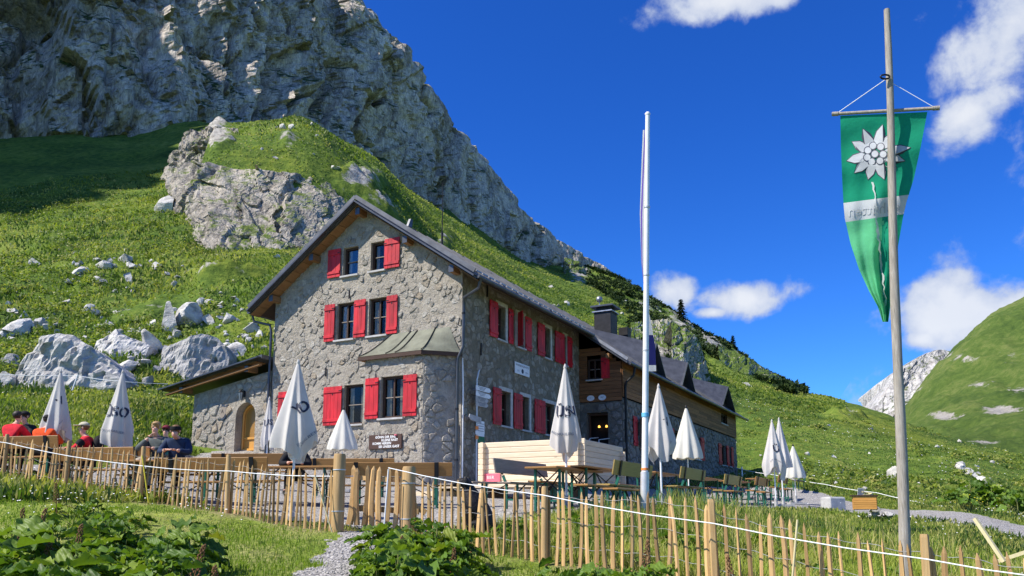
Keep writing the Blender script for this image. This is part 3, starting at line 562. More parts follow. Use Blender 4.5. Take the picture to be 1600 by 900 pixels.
# ------------------------------------------------------------------ rock faces
def rock_sheet(name, cols, ns, nt, mat, amp, sc, seed, sink=3.0, topfade=0.0, buttress=1.0, kind='structure', prof=None, cap=0, fiss=0.0):
    """cols: (x, y, z) foot and (x, y, z) head per column"""
    A = np.array([c[0] for c in cols], float); B = np.array([c[1] for c in cols], float)
    L = np.concatenate([[0], np.cumsum(np.linalg.norm(np.diff((A + B) / 2, axis=0)[:, :2], axis=1))])
    s = np.linspace(0, L[-1], ns); a = pchip(s, L, A); b = pchip(s, L, B)
    a[:, 2] -= sink; t = np.linspace(0, 1, nt); tz = t
    th = t if prof is None else np.interp(t, prof[0], prof[1])
    Pm = np.empty((ns, nt, 3)); Pm[..., 0] = a[:, None, 0] + (b - a)[:, None, 0] * th; Pm[..., 1] = a[:, None, 1] + (b - a)[:, None, 1] * th
    Pm[..., 2] = a[:, None, 2] + (b - a)[:, None, 2] * tz
    tg = np.gradient((a + b) / 2, axis=0)[:, :2]; tg /= np.linalg.norm(tg, axis=1)[:, None]
    kk = max(3, ns // 12); ker = np.ones(kk) / kk; tg = np.stack([np.convolve(np.pad(tg[:, i], kk, 'edge'), ker, 'same')[kk:-kk] for i in (0, 1)], -1)
    nrm = np.stack([tg[:, 1], -tg[:, 0]], -1); nrm /= np.linalg.norm(nrm, axis=1)[:, None]
    hgt = np.linalg.norm(b - a, axis=1)[:, None]; av = amp * np.clip(hgt / hgt.max() * 1.4, .25, 1)
    S = s[:, None] + np.zeros_like(t)[None]; Z = Pm[..., 2]
    w = fbm(S * .03 * sc, Z * .03 * sc, seed, 3) * (9 if fiss > .2 else 3)
    d = buttress * 0.9 * fbm((S + w) * .026 * sc, Z * .007 * sc, seed + 3.0, 3)
    d = d + 0.22 * (ridged((S + w) * .055 * sc, Z * .02 * sc, seed + 9.0, 3) - .5)
    w2 = fbm(S * .12 * sc, Z * .12 * sc, seed + 60, 3); si = int(seed * 10); vz = .5 if fiss > .2 else 1.0
    d = d + .50 * facets((S + 4 * w2 / sc) * .046 * sc, (Z + 5 * w2 / sc + .12 * S) * vz * .017 * sc, si) + .26 * facets((S + 2 * w2 / sc) * .12 * sc, (Z + 2 * w2 / sc) * vz * .055 * sc, si + 7) + .13 * facets((S + w2 / sc) * .28 * sc, (Z + w2 / sc) * vz * .17 * sc, si + 13) + .05 * facets(S * .62 * sc, Z * .5 * sc, si + 19)
    d = d + 0.09 * fbm(S * .20 * sc, Z * .14 * sc, seed + 5.0, 4, .6)
    d = d - 0.40 * np.clip(ridged((S + 1.6 * w) * .034 * sc, Z * .010 * sc, seed + 21.0, 2) - 1.05, 0, 1) * 4 * .5
    st = fbm(Z * .10 * sc + .05 * S * sc, S * .012 * sc, seed + 2., 3); d = d + 0.08 * np.sign(st) * np.abs(st) ** .6
    if fiss:                                                 # deep vertical clefts between the buttresses
        fz = np.abs(perlin((S + 2.2 * w) * .030 * sc, Z * .006 * sc, seed + 70.)); d = d - fiss * np.exp(-(fz / .05) ** 2)
        fz = np.abs(perlin((S + 1.2 * w) * .075 * sc, Z * .016 * sc + .02 * S * sc, seed + 80.)); d = d - .4 * fiss * np.exp(-(fz / .06) ** 2)
    d = d * av * (1 - topfade * t[None] ** 4)
    Pm[..., 0] += d * nrm[:, None, 0]; Pm[..., 1] += d * nrm[:, None, 1]
    Pm[..., 2] += av * .12 * fbm(S * .12 * sc, Z * .12 * sc, seed + 40., 3) * t[None]
    if cap:                                                  # carry the sheet back over the top
        ex = []; last = Pm[:, -1]
        for i in range(1, cap + 1):
            q = last.copy(); q[:, :2] -= nrm * (i / cap) ** 1.5 * amp * 6; q[:, 2] -= (i / cap) ** 2 * amp * 1.5; ex.append(q)
        Pm = np.concatenate([Pm, np.stack(ex, 1)], 1); nt += cap
    id_ = np.arange(ns * nt).reshape(ns, nt)
    q = np.stack([id_[:-1, :-1], id_[1:, :-1], id_[1:, 1:], id_[:-1, 1:]], -1).reshape(-1, 4)
    o = mesh_np(name, Pm.reshape(-1, 3), q, mat, smooth=False); return tag(o, kind=kind)
def pp(px, py, d): p = at(px, py, d); return (p.x, p.y, p.z)
CL = [((-360, 10, 60), (-380, 40, 235)), ((-260, 12, 55), (-270, 38, 215)), ((-170, 30, 48), (-184, 44, 196)), ((-134, 100, 56), (-152, 134, 196)),
      (pp(-100, 235, 134), pp(-110, -330, 168)), (pp(60, 222, 142), pp(50, -290, 178)), (pp(200, 203, 148), pp(200, -220, 190)), (pp(330, 195, 158), pp(320, -160, 202)),
      (pp(420, 205, 172), pp(410, -105, 216)), (pp(500, 255, 188), pp(496, -48, 232)), (pp(560, 280, 205), pp(556, 5, 240)), (pp(640, 320, 226), pp(638, 82, 256)), (pp(700, 360, 250), pp(700, 168, 278)),
      (pp(790, 405, 288), pp(790, 292, 307)), (pp(870, 432, 318), pp(870, 370, 333)), (pp(930, 445, 335), pp(930, 405, 345)), (pp(985, 462, 345), pp(985, 446, 350))]
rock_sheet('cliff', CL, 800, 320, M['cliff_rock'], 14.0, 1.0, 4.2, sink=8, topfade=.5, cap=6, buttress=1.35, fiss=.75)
OC = [(pp(262, 345, 88), pp(268, 300, 95)), (pp(280, 372, 80), pp(283, 265, 90)), (pp(310, 398, 74), pp(315, 255, 89)), (pp(370, 402, 72), pp(372, 262, 88)), (pp(430, 402, 73), pp(430, 268, 88)), (pp(490, 398, 76), pp(490, 275, 90)), (pp(550, 395, 80), pp(545, 300, 93)), (pp(610, 390, 90), pp(606, 335, 100))]
rock_sheet('rock_outcrop', OC, 300, 130, M['outcrop_rock'], 2.1, 2.5, 9.1, sink=2.5, buttress=.6, cap=5, fiss=.08)
OC2 = [(pp(262, 268, 100), pp(268, 248, 104)), (pp(285, 262, 98), pp(288, 212, 104)), (pp(325, 258, 97), pp(325, 200, 104)), (pp(372, 225, 100), pp(368, 205, 105))]
rock_sheet('rock_ledge', OC2, 90, 50, M['outcrop_rock'], 1.8, 6.0, 15.1, sink=1.5, buttress=.8, cap=4)
# rocky steps breaking out of the right-hand slope
for i, (l, t_, dd) in enumerate([([(985, 560), (1030, 580), (1075, 600)], [(985, 505), (1035, 500), (1078, 545)], 118), ([(1045, 555), (1085, 585), (1105, 640)], [(1050, 500), (1090, 535), (1108, 595)], 108),
                                 ([(1120, 560), (1180, 588), (1250, 628)], [(1120, 540), (1180, 566), (1250, 612)], 175), ([(880, 450), (905, 462), (925, 470)], [(882, 400), (906, 405), (925, 440)], 290)]):
    rock_sheet('rock_step', [(pp(*a_, dd), pp(*b_, dd * 1.07)) for a_, b_ in zip(l, t_)], 100, 46, M['step_rock'], 2.0 * dd / 130, 3.6 * 130 / dd, 30.3 + 7 * i, sink=3, buttress=.8, cap=4)
# far valley side on the right
def far_sheet(name, table, mat, nx, nd, amp, sc, seed, rocks=()):
    pxs = sorted(table); D = np.geomspace(min(t[0] for t in table[pxs[0]]), max(t[0] for t in table[pxs[0]]), nd)
    Zt = []
    for px in pxs:
        Zt.append(pchip(D, [t[0] for t in table[px]], [ray(px, t[1]).z / ray(px, t[1]).y * t[0] for t in table[px]]))
    gx = np.linspace(pxs[0], pxs[-1], nx); Z = pchip(gx, pxs, np.array(Zt)); q = np.array([(p - PX) / FPX * 1.0128 for p in gx])
    X = q[:, None] * D[None]; Y = np.broadcast_to(D[None], X.shape)
    Z = Z + amp * (fbm(X * sc, Y * sc, seed, 5) + .7 * (ridged(X * sc * 1.6, Y * sc * .5, seed + 4, 5) - .5))
    px, py = pix_of(X, Y, Z); rk = np.zeros(X.shape)
    for (cx, cy, rx, ry, s) in rocks: rk = np.maximum(rk, s * np.clip(1 - np.hypot((px - cx) / rx, (py - cy) / ry), 0, 1))
    id_ = np.arange(nx * nd).reshape(nx, nd); qd = np.stack([id_[:-1, :-1], id_[1:, :-1], id_[1:, 1:], id_[:-1, 1:]], -1).reshape(-1, 4)
    return tag(mesh_np(name, np.stack([X, Y, Z], -1).reshape(-1, 3), qd, mat, attrs={'rock': rk.reshape(-1)}), kind='structure')
far_sheet('far_mountain', {1340: [(350, 760), (600, 730), (800, 720), (1000, 735), (1400, 760)], 1400: [(350, 755), (600, 690), (800, 652), (1000, 660), (1400, 700)], 1440: [(350, 752), (600, 665), (800, 604), (1000, 625), (1400, 680)],
    1500: [(350, 750), (600, 640), (800, 547), (1000, 570), (1400, 640)], 1555: [(350, 750), (600, 620), (800, 502), (1000, 530), (1400, 620)], 1600: [(350, 750), (600, 610), (800, 478), (1000, 500), (1400, 600)],
    1700: [(350, 750), (600, 590), (800, 430), (1000, 450), (1400, 560)], 2000: [(350, 750), (600, 560), (800, 330), (1000, 350), (1400, 500)], 2600: [(350, 750), (600, 560), (800, 330), (1000, 350), (1400, 500)]},
    M['far_meadow'], 260, 150, 6.0, .016, 5.5, [(1475, 650, 50, 14, .9), (1565, 640, 55, 14, .9), (1500, 560, 60, 20, .55), (1440, 610, 40, 14, .5), (1540, 690, 50, 14, .6), (1580, 560, 50, 30, .5), (1530, 600, 40, 12, .6), (1590, 610, 40, 12, .6), (1460, 700, 50, 16, .6)])
PK = [(pp(1335, 690, 1150), pp(1335, 668, 1200)), (pp(1365, 700, 1120), pp(1366, 636, 1230)), (pp(1395, 700, 1110), pp(1394, 600, 1240)), (pp(1420, 700, 1100), pp(1420, 570, 1250)), (pp(1450, 700, 1100), pp(1450, 553, 1260)), (pp(1478, 700, 1100), pp(1476, 546, 1270)), (pp(1510, 700, 1100), pp(1512, 556, 1270)), (pp(1560, 700, 1100), pp(1560, 580, 1270))]
rock_sheet('far_peak', PK, 160, 70, M['far_rock'], 24.0, 0.30, 51.0, sink=20, topfade=.5, cap=4)
# ------------------------------------------------------------------ the hut
CORNER = at(721, 600, 25.0); CORNER.z = 0
EZ = Vector((0, 0, 1))
class Wall:
    def __init__(s, o, e, n): s.o = Vector(o); s.e = Vector(e).normalized(); s.n = Vector(n).normalized()
    def p(s, a, z, off=0.0): return s.o + s.e * a + s.n * off + EZ * z
    @property
    def ax(s): return (s.e, s.n, EZ)
def clip(poly, A, B, Cc):
    out = []
    for i in range(len(poly)):
        p, q = poly[i], poly[(i + 1) % len(poly)]; fp = A * p[0] + B * p[1] - Cc; fq = A * q[0] + B * q[1] - Cc
        if fp <= 1e-9: out.append(p)
        if (fp < -1e-9 and fq > 1e-9) or (fp > 1e-9 and fq < -1e-9): t = fp / (fp - fq); out.append((p[0] + (q[0] - p[0]) * t, p[1] + (q[1] - p[1]) * t))
    return out
def wall_panel(mb, w, s0, s1, z0, z1, holes=(), hp=(), reveal=0.22, mi=0):
    ss = sorted({s0, s1} | {h[0] for h in holes} | {h[1] for h in holes}); zz = sorted({z0, z1} | {h[2] for h in holes} | {h[3] for h in holes})
    ss = [x for x in ss if s0 <= x <= s1]; zz = [x for x in zz if z0 <= x <= z1]
    for a, b in zip(ss, ss[1:]):
        for c, d in zip(zz, zz[1:]):
            ms, mz = (a + b) / 2, (c + d) / 2
            if any(h[0] < ms < h[1] and h[2] < mz < h[3] for h in holes): continue
            poly = [(a, c), (b, c), (b, d), (a, d)]
            for h in hp:
                poly = clip(poly, *h)
                if len(poly) < 3: break
            if len(poly) >= 3: mb.add([w.p(*q) for q in poly], [tuple(range(len(poly)))], mi)
    for h in holes:
        if h[0] < s0 or h[1] > s1: continue
        q = [(h[0], h[2]), (h[1], h[2]), (h[1], h[3]), (h[0], h[3])]
        for i in range(4):
            p1, p2 = q[i], q[(i + 1) % 4]; mb.add([w.p(*p1), w.p(*p2), w.p(*p2, -reveal), w.p(*p1, -reveal)], [(0, 1, 2, 3)], mi)
def rubble(s0, s1, z0, z1, size, holes, hp, seed, gap=0.03, asp=1.35, pad=0.03, drop=0.0):
    """irregular fitted stones as polygons (jittered grid, Voronoi cells, shrunk by the mortar joint)"""
    r = random.Random(seed); sx, sz = size * asp, size; nx = int((s1 - s0) / sx) + 3; nz_ = int((z1 - z0) / sz) + 3; P = {}
    for j in range(-1, nz_):
        for i in range(-1, nx):
            if r.random() < .22: continue
            P[i, j] = (s0 + (i + .5 + (j % 2) * .5 + r.uniform(-.42, .42)) * sx, z0 + (j + .5 + r.uniform(-.42, .42)) * sz)
    out = []
    for (i, j), p in P.items():
        poly = [(p[0] - 2 * sx, p[1] - 2 * sz), (p[0] + 2 * sx, p[1] - 2 * sz), (p[0] + 2 * sx, p[1] + 2 * sz), (p[0] - 2 * sx, p[1] + 2 * sz)]
        g = gap * r.uniform(.6, 2.0)
        for di in (-2, -1, 0, 1, 2):
            for dj in (-2, -1, 0, 1, 2):
                q = P.get((i + di, j + dj))
                if q is None or (di == 0 and dj == 0): continue
                dx, dz = q[0] - p[0], q[1] - p[1]; L = math.hypot(dx, dz); A, B = dx / L, dz / L
                poly = clip(poly, A, B, A * p[0] + B * p[1] + L / 2 - g / 2)
                if len(poly) < 3: break
            if len(poly) < 3: break
        for h in ((-1, 0, -s0 - pad), (1, 0, s1 - pad), (0, -1, -z0), (0, 1, z1)) + tuple(hp):
            if len(poly) >= 3: poly = clip(poly, h[0], h[1], h[2] - (pad * math.hypot(h[0], h[1]) if h in hp else 0))
        if len(poly) < 3: continue
        cx = sum(q[0] for q in poly) / len(poly); cz = sum(q[1] for q in poly) / len(poly)
        xs = [q[0] for q in poly]; zs = [q[1] for q in poly]
        if any(max(xs) > h[0] - .04 and min(xs) < h[1] + .04 and max(zs) > h[2] - .04 and min(zs) < h[3] + .04 for h in holes): continue
        # round the corners
        rp = []
        for n_ in range(len(poly)):
            a, b = poly[n_], poly[(n_ + 1) % len(poly)]; L = math.hypot(b[0] - a[0], b[1] - a[1])
            if L < .02: continue
            t = min(.26, .012 / L + .05); j_ = .07 * min(L, .2)
            for q_ in ((t, .5, 1 - t) if L > .1 else (t, 1 - t)): rp.append((a[0] + (b[0] - a[0]) * q_ + r.uniform(-j_, j_), a[1] + (b[1] - a[1]) * q_ + r.uniform(-j_, j_)))
        if len(rp) < 4: continue
        ar = abs(sum(rp[q][0] * rp[(q + 1) % len(rp)][1] - rp[(q + 1) % len(rp)][0] * rp[q][1] for q in range(len(rp)))) / 2
        if r.random() < drop: continue
        if ar > .008: out.append((ar, cx, cz, rp, r.random(), r.random()))
    return out
def stone_mesh(w, st, prot, base=None):
    ar, cx, cz, rp, r1, r2 = st; n = len(rp); h = prot * (.35 + 1.1 * r1); v = []; tl = (r2 - .5) * .35 * h
    for k_, (sc, o) in enumerate(((1.0, -.012), (.95, h * .6), (.80, h), )):
        for (a, z) in rp: da, dz = (a - cx) * sc, (z - cz) * sc; v.append(w.p(cx + da, cz + dz, o + tl * k_ * (da + dz) * 2 / (math.sqrt(ar) + .1)))
    v.append(w.p(cx, cz, h * 1.05)); f = []
    for k_ in range(2):
        for i in range(n): f.append((k_ * n + i, k_ * n + (i + 1) % n, (k_ + 1) * n + (i + 1) % n, (k_ + 1) * n + i))
    f += [(2 * n + i, 2 * n + (i + 1) % n, 3 * n) for i in range(n)]
    return v, f
def lay_stones(parent, sets, mat, limit=300):
    """sets: (wall, stones, protrusion). The largest become parts, the rest one joined part"""
    allst = sorted(((s[0], i, w, s, pr) for w, ss, pr in sets for i, s in enumerate(ss)), key=lambda q: -q[0])
    for ar, i, w, s, pr in allst[:limit]:
        v, f = stone_mesh(w, s, pr); c = Vector(w.p(s[1], s[2])); me = bpy.data.meshes.new('stone'); me.from_pydata([tuple(Vector(q) - c) for q in v], [], f)
        me.materials.append(mat); me.polygons.foreach_set('use_smooth', [False] * len(f))
        o = bpy.data.objects.new('stone', me); link(o, parent); o.location = c
    rest = allst[limit:]
    if rest:
        mb = MB(); tint = []
        for ar, i, w, s, pr in rest: v, f = stone_mesh(w, s, pr); mb.add(v, f, 0, False); tint += [s[4]] * len(v)
        o = mb.build('small_stones', mat, parent, fix=False); a = o.data.attributes.new('tint', 'FLOAT', 'POINT'); a.data.foreach_set('value', tint); tag(o, kind='stuff')
def window(root, w, s0, s1, z0, z1, depth=0.16, cols=2, rows=2, sill=True, sash=True):
    f = MB(); t = .07; dp = -depth
    for (a, b, c, d) in ((s0, s0 + t, z0, z1), (s1 - t, s1, z0, z1), (s0 + t, s1 - t, z0, z0 + t), (s0 + t, s1 - t, z1 - t, z1)):
        f.box(w.p((a + b) / 2, (c + d) / 2, dp), (b - a, .08, d - c), w.ax)
    win = f.build('window', M['dark_frame_wood'], root)
    MB().box(w.p((s0 + s1) / 2, (z0 + z1) / 2, dp - .02), (s1 - s0 - 2 * t, .012, z1 - z0 - 2 * t), w.ax).build('pane', M['pane_glass'], win)
    if s1 - s0 > .5 and z1 - z0 > .9:
        for sd in (0, 1):                                   # folded curtain behind each side of the glass
            cm = MB(); n_ = 9; cw_ = (s1 - s0) * .24; a0 = s0 + t if sd == 0 else s1 - t - cw_; vs_ = [w.p(a0 + cw_ * q / n_, zz_, dp - .07 - .02 * (q % 2)) for q in range(n_ + 1) for zz_ in (z0 + .08, z1 - .08)]
            cm.add(vs_, [(2 * q, 2 * q + 2, 2 * q + 3, 2 * q + 1) for q in range(n_)]); cm.build('curtain', M['curtain_cloth'], win, fix=False)
    if sash:
        for i in range(1, cols): a = s0 + (s1 - s0) * i / cols; MB().box(w.p(a, (z0 + z1) / 2, dp + .012), (.055, .05, z1 - z0 - 2 * t), w.ax).build('mullion', M['dark_frame_wood'], win)
        for i in range(1, rows):
            z = z0 + (z1 - z0) * i / rows
            for j in range(cols):
                a = s0 + t + (s1 - s0 - 2 * t) * (j + .5) / cols; MB().box(w.p(a, z, dp + .008), ((s1 - s0 - 2 * t) / cols - .05, .025, .03), w.ax).build('glazing_bar', M['grey_bench_wood'], win)
    if sill: MB().box(w.p((s0 + s1) / 2, z0 - .035, .0), (s1 - s0 + .12, .2, .06), w.ax).build('sill', M['sill_stone'], win)
    return win
def shutter(root, w, s0, s1, z0, z1, off=0.045, turn=0.0, hinge=0):
    """plank shutter; turn swings it away from the wall about its hinge side"""
    e, n = w.e, w.n
    if turn:
        ph = s1 if hinge else s0; e = (w.e * math.cos(turn) + w.n * math.sin(turn) * (-1 if hinge else 1)).normalized(); n = EZ.cross(e) * (1 if EZ.cross(e).dot(w.n) > 0 else -1)
        O = w.p(ph, 0, off); P = lambda a, z, o=0: O + e * (a - ph) + n * o + EZ * z
    else: P = lambda a, z, o=0: w.p(a, z, off + o)
    ax = (e, n, EZ); nb = max(2, round((s1 - s0) / .17)); g = .006; root_sh = None
    c0 = P((s0 + s1) / 2, (z0 + z1) / 2); b = MB(); bw = (s1 - s0) / nb
    for i in range(nb): b.box(P(s0 + bw * (i + .5), (z0 + z1) / 2, (i % 2) * .002), (bw - g, .028, z1 - z0), ax)
    sh_ = b.build('shutter', M['red_paint'], root, bevel=.003)
    for z in (z0 + .17, z1 - .17): MB().box(P((s0 + s1) / 2, z, .029), (s1 - s0 - .02, .026, .10), ax).build('batten', M['red_paint'], sh_, bevel=.004)
    MB().box(P((s0 + s1) / 2 + .0, z1 - .27, .022), (.035, .012, .05), ax).build('catch', M['black_iron'], sh_)
    MB().box(P(s0 + (.05 if hinge == 0 else s1 - s0 - .05), z1 - .17, .044), (.12, .008, .03), ax).build('hinge_strap', M['black_iron'], sh_)
    return sh_
hut = thing('mountain_hut', 'three-storey grey rubble stone hut with red shutters and dark gabled roof', 'building', CORNER, -TH)
FW = Wall((0, 0, 0), (-1, 0, 0), (0, -1, 0)); SW = Wall((0, 0, 0), (0, 1, 0), (1, 0, 0)); W_, RZ, EZW = 8.1, 10.78, 7.5
slope = (RZ - 7.42) / 4.85
fh = [(4.3, 4.97, 8.25, 9.29), (3.14, 3.75, 8.25, 9.29), (4.40, 5.17, 5.95, 7.27), (2.99, 3.76, 5.95, 7.27), (3.9, 4.73, 2.95, 4.32), (2.42, 2.92, 1.35, 1.68), (6.6, 7.1, 3.1, 4.25)]
sd = [(2.30, 2.92), (3.81, 4.38), (6.09, 6.68), (7.99, 8.25)]; sl_ = [(2.56, 3.31), (4.15, 4.78), (6.09, 7.05)]
sh_holes = [(a, b, 5.95, 7.17) for a, b in sd] + [(a, b, 2.95, 4.17) for a, b in sl_]
hp = [(-slope, 1, RZ - slope * 4.05 - .12), (slope, 1, RZ + slope * 4.05 - .12)]
mb = MB(); wall_panel(mb, FW, 0, W_, -.4, 10.8, fh, hp); fwall = mb.build('front_wall', M['mortar'], hut)
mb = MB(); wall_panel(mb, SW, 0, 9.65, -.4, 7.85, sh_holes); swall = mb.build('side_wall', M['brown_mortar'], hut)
mb = MB(); mb.add([(-W_, 0, -.4), (-W_, 31, -.4), (-W_, 31, 7.8), (-W_, 0, 7.8)], [(0, 1, 2, 3)]); mb.add([(-W_, 31, -.4), (1.9, 31, -.4), (1.9, 31, 6.5), (-4.05, 31, 10.6), (-W_, 31, 7.8)], [(0, 1, 2, 3, 4)])
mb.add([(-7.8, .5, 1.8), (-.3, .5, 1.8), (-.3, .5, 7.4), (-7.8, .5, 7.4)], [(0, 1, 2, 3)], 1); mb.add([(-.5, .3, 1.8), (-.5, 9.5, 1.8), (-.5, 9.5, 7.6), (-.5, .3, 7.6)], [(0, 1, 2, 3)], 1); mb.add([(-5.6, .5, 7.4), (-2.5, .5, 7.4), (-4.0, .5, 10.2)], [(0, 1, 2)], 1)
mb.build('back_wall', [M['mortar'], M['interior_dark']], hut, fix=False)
BAY = .85; bx0, bx1 = 3.18, .88
bay_fp = (bx1 - .04, bx0, -.4, 5.0)
st_f = rubble(0, W_, .1, 10.7, .165, fh + [bay_fp, (0, 1.1, -.4, 5.0)], hp, 3, .02, drop=.45)
st_s = rubble(0, 9.65, .0, 7.6, .18, sh_holes, [], 5, .02, drop=.35)
BW = Wall((0, -BAY, 0), (-1, 0, 0), (0, -1, 0)); CWv = (Vector((-.08, 0, 0)) - Vector((-bx1, -BAY, 0))); CW = Wall((-bx1, -BAY, 0), CWv, (CWv.y, -CWv.x, 0)); CLn = CWv.length
bh = [(1.64, 2.52, 2.96, 4.31)]
mb = MB(); wall_panel(mb, BW, bx1, bx0, -.4, 5.02, bh, [], .3); wall_panel(mb, CW, 0, CLn, -.4, 5.02); mb.add([(-bx0, -BAY, -.4), (-bx0, 0, -.4), (-bx0, 0, 5.02), (-bx0, -BAY, 5.02)], [(0, 1, 2, 3)])
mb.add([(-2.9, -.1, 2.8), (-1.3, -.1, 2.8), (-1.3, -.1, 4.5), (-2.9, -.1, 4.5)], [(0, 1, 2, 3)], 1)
bwall = mb.build('bay_wall', [M['mortar'], M['interior_dark']], hut, fix=False)
st_b = rubble(bx1, bx0, .1, 4.95, .19, bh, [], 8, .02, drop=.3); st_c = rubble(0, CLn, .1, 4.95, .19, [], [], 9, .02, drop=.3)
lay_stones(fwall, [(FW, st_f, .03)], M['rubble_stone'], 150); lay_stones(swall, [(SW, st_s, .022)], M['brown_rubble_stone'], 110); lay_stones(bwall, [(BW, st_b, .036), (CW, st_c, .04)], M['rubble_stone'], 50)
# plaster bands round openings of the shaded side
for (a, b, c, d) in sh_holes:
    m_ = MB(); t = .13
    for (p, q, r_, s_) in ((a - t, a, c - .02, d + t), (b, b + t, c - .02, d + t), (a, b, d, d + t)): m_.box(SW.p((p + q) / 2, (r_ + s_) / 2, .02), (q - p, .05, s_ - r_), SW.ax)
    m_.build('window_surround', M['plaster_edge'], hut)
# front windows
for i, h in enumerate(fh):
    if i == 5: window(hut, FW, *h, cols=1, rows=1, sill=False)
    else: window(hut, FW, *h, cols=1 if i < 2 or i in (4, 6) else 2, rows=2)
window(hut, BW, *bh[0], cols=2, rows=2)
for (w, a, b, c, d, hg) in ((FW, 5.05, 5.62, 8.25, 9.29, 0), (FW, 2.48, 3.12, 8.24, 9.3, 1), (FW, 5.22, 5.68, 5.93, 7.27, 0), (FW, 3.86, 4.36, 5.95, 7.28, 1), (FW, 2.52, 2.97, 5.93, 7.26, 1),
                            (FW, 4.78, 5.58, 2.95, 4.3, 0), (FW, 7.14, 7.7, 3.1, 4.28, 0), (BW, 2.57, 3.10, 2.96, 4.29, 0), (BW, 1.08, 1.60, 2.97, 4.29, 1)): shutter(hut, w, a, b, c, d, .06, 0, hg)
for h in sh_holes: window(hut, SW, *h, cols=1, rows=2, depth=.2)
for (a, b, tn, hg) in ((1.71, 2.27, 0, 1), (3.08, 3.42, 0, 0), (3.45, 3.80, 1.0, 1), (4.40, 4.91, 0, 0), (5.46, 6.07, 0, 1), (7.05, 7.97, 0, 1), (8.27, 8.74, 0, 0)): shutter(hut, SW, a, b, 5.93, 7.2, .07, tn, hg)
for (a, b, hg) in ((1.96, 2.54, 1), (3.48, 4.13, 1), (5.16, 6.07, 1)): shutter(hut, SW, a, b, 2.93, 4.2, .07, 0, hg)
# bay roof: swept patina metal with standing seams
def bay_pt(u, v):                     # u along eave (0 left end .. 1 corner .. 2 right end), v 0 eave..1 wall
    e0 = [Vector((-bx0 - .20, -BAY - .16, 0)), Vector((-bx1 + .02, -BAY - .18, 0)), Vector((.05, -.10, 0))]; w0 = [Vector((-2.75, -.02, 0)), Vector((-1.0, -.02, 0)), Vector((-.45, -.02, 0))]
    i = min(int(u), 1); f = u - i; e = e0[i].lerp(e0[i + 1], f); q = w0[i].lerp(w0[i + 1], f); top = 5.93
    p = e.lerp(q, v); z = 5.02 + (top - 5.02) * (0.45 * v + .55 * v * v * (1.6 - .6 * v)); return Vector((p.x, p.y, z))
g = MB(); NU, NV = 16, 8; us = [2 * i / NU for i in range(NU + 1)]; pts = [[bay_pt(u, j / NV) for j in range(NV + 1)] for u in us]
g.add([p for r_ in pts for p in r_], [(i * (NV + 1) + j, (i + 1) * (NV + 1) + j, (i + 1) * (NV + 1) + j + 1, i * (NV + 1) + j + 1) for i in range(NU) for j in range(NV)], 0, False)
le = bay_pt(0, 0); g.add([le, bay_pt(0, .5), bay_pt(0, 1), (-2.75, 0, 5.3), (le.x, 0, 5.02)], [(0, 1, 2, 3, 4)])
broof = g.build('bay_roof', M['patina_copper'], hut, fix=False)
for u in (0.02, .45, .6, 1.0): MB().tube([bay_pt(u, v / 8) + Vector((0, -.012, .02)) for v in range(9)], .016, 5).build('standing_seam', M['black_iron'], broof)
cl = [bay_pt(0, 0), bay_pt(1, 0), bay_pt(2, 0)]
for a, b in zip(cl, cl[1:]): MB().beam(a + Vector((0, .03, -.07)), b + Vector((0, .03, -.07)), .05, .12).build('eave_board', M['dark_frame_wood'], broof)
MB().add([cl[0] + Vector((0, .02, -.12)), cl[1] + Vector((0, .02, -.12)), cl[2] + Vector((0, .02, -.12)), (-.08, 0, 4.96), (-bx1, -BAY, 4.96), (-bx0, -BAY, 4.96), (-bx0, 0, 4.96), (cl[0].x, 0, 4.9)], [(0, 1, 4, 5), (1, 2, 3, 4), (0, 5, 6, 7)]).build('soffit', M['eave_wood'], broof, fix=False)
# main roof
OV = .5; RX = -4.05; LX, RXE = RX - 4.85, RX + 4.85; zE = 7.42; t = .16; exs = (RZ - 6.12) / 6.4
def roof_slab(name, x0, z0, x1, z1, y0, y1, th, mat, par):
    m_ = MB(); m_.prism([(x0, y0, z0), (x1, y0, z1), (x1, y0, z1 - th), (x0, y0, z0 - th)], (0, y1 - y0, 0)); return m_.build(name, mat, par)
rl = roof_slab('roof_slope', RX, RZ, LX, zE, -OV, 31.6, t, M['roof_sheet'], hut); rr = roof_slab('roof_slope', RX, RZ, RXE, zE, -OV, 9.2, t, M['roof_sheet'], hut)
for x0, x1, nn, par in ((RX, LX, 14, rl), (RX, RXE, 10, rr)):
    for i in range(nn):
        y = -OV + .5 + i * .95; MB().beam((x0 + (x1 - x0) * .01, y, RZ - .033 + .03), (x1, y, zE + .02), .03, .05).build('roof_seam', M['roof_sheet'], par)
for yy in np.arange(-.2, 9.1, .42): MB().box((RXE - .32, yy, zE + .29), (.03, .34, .05)).build('snow_guard', M['light_flashing'], rr)
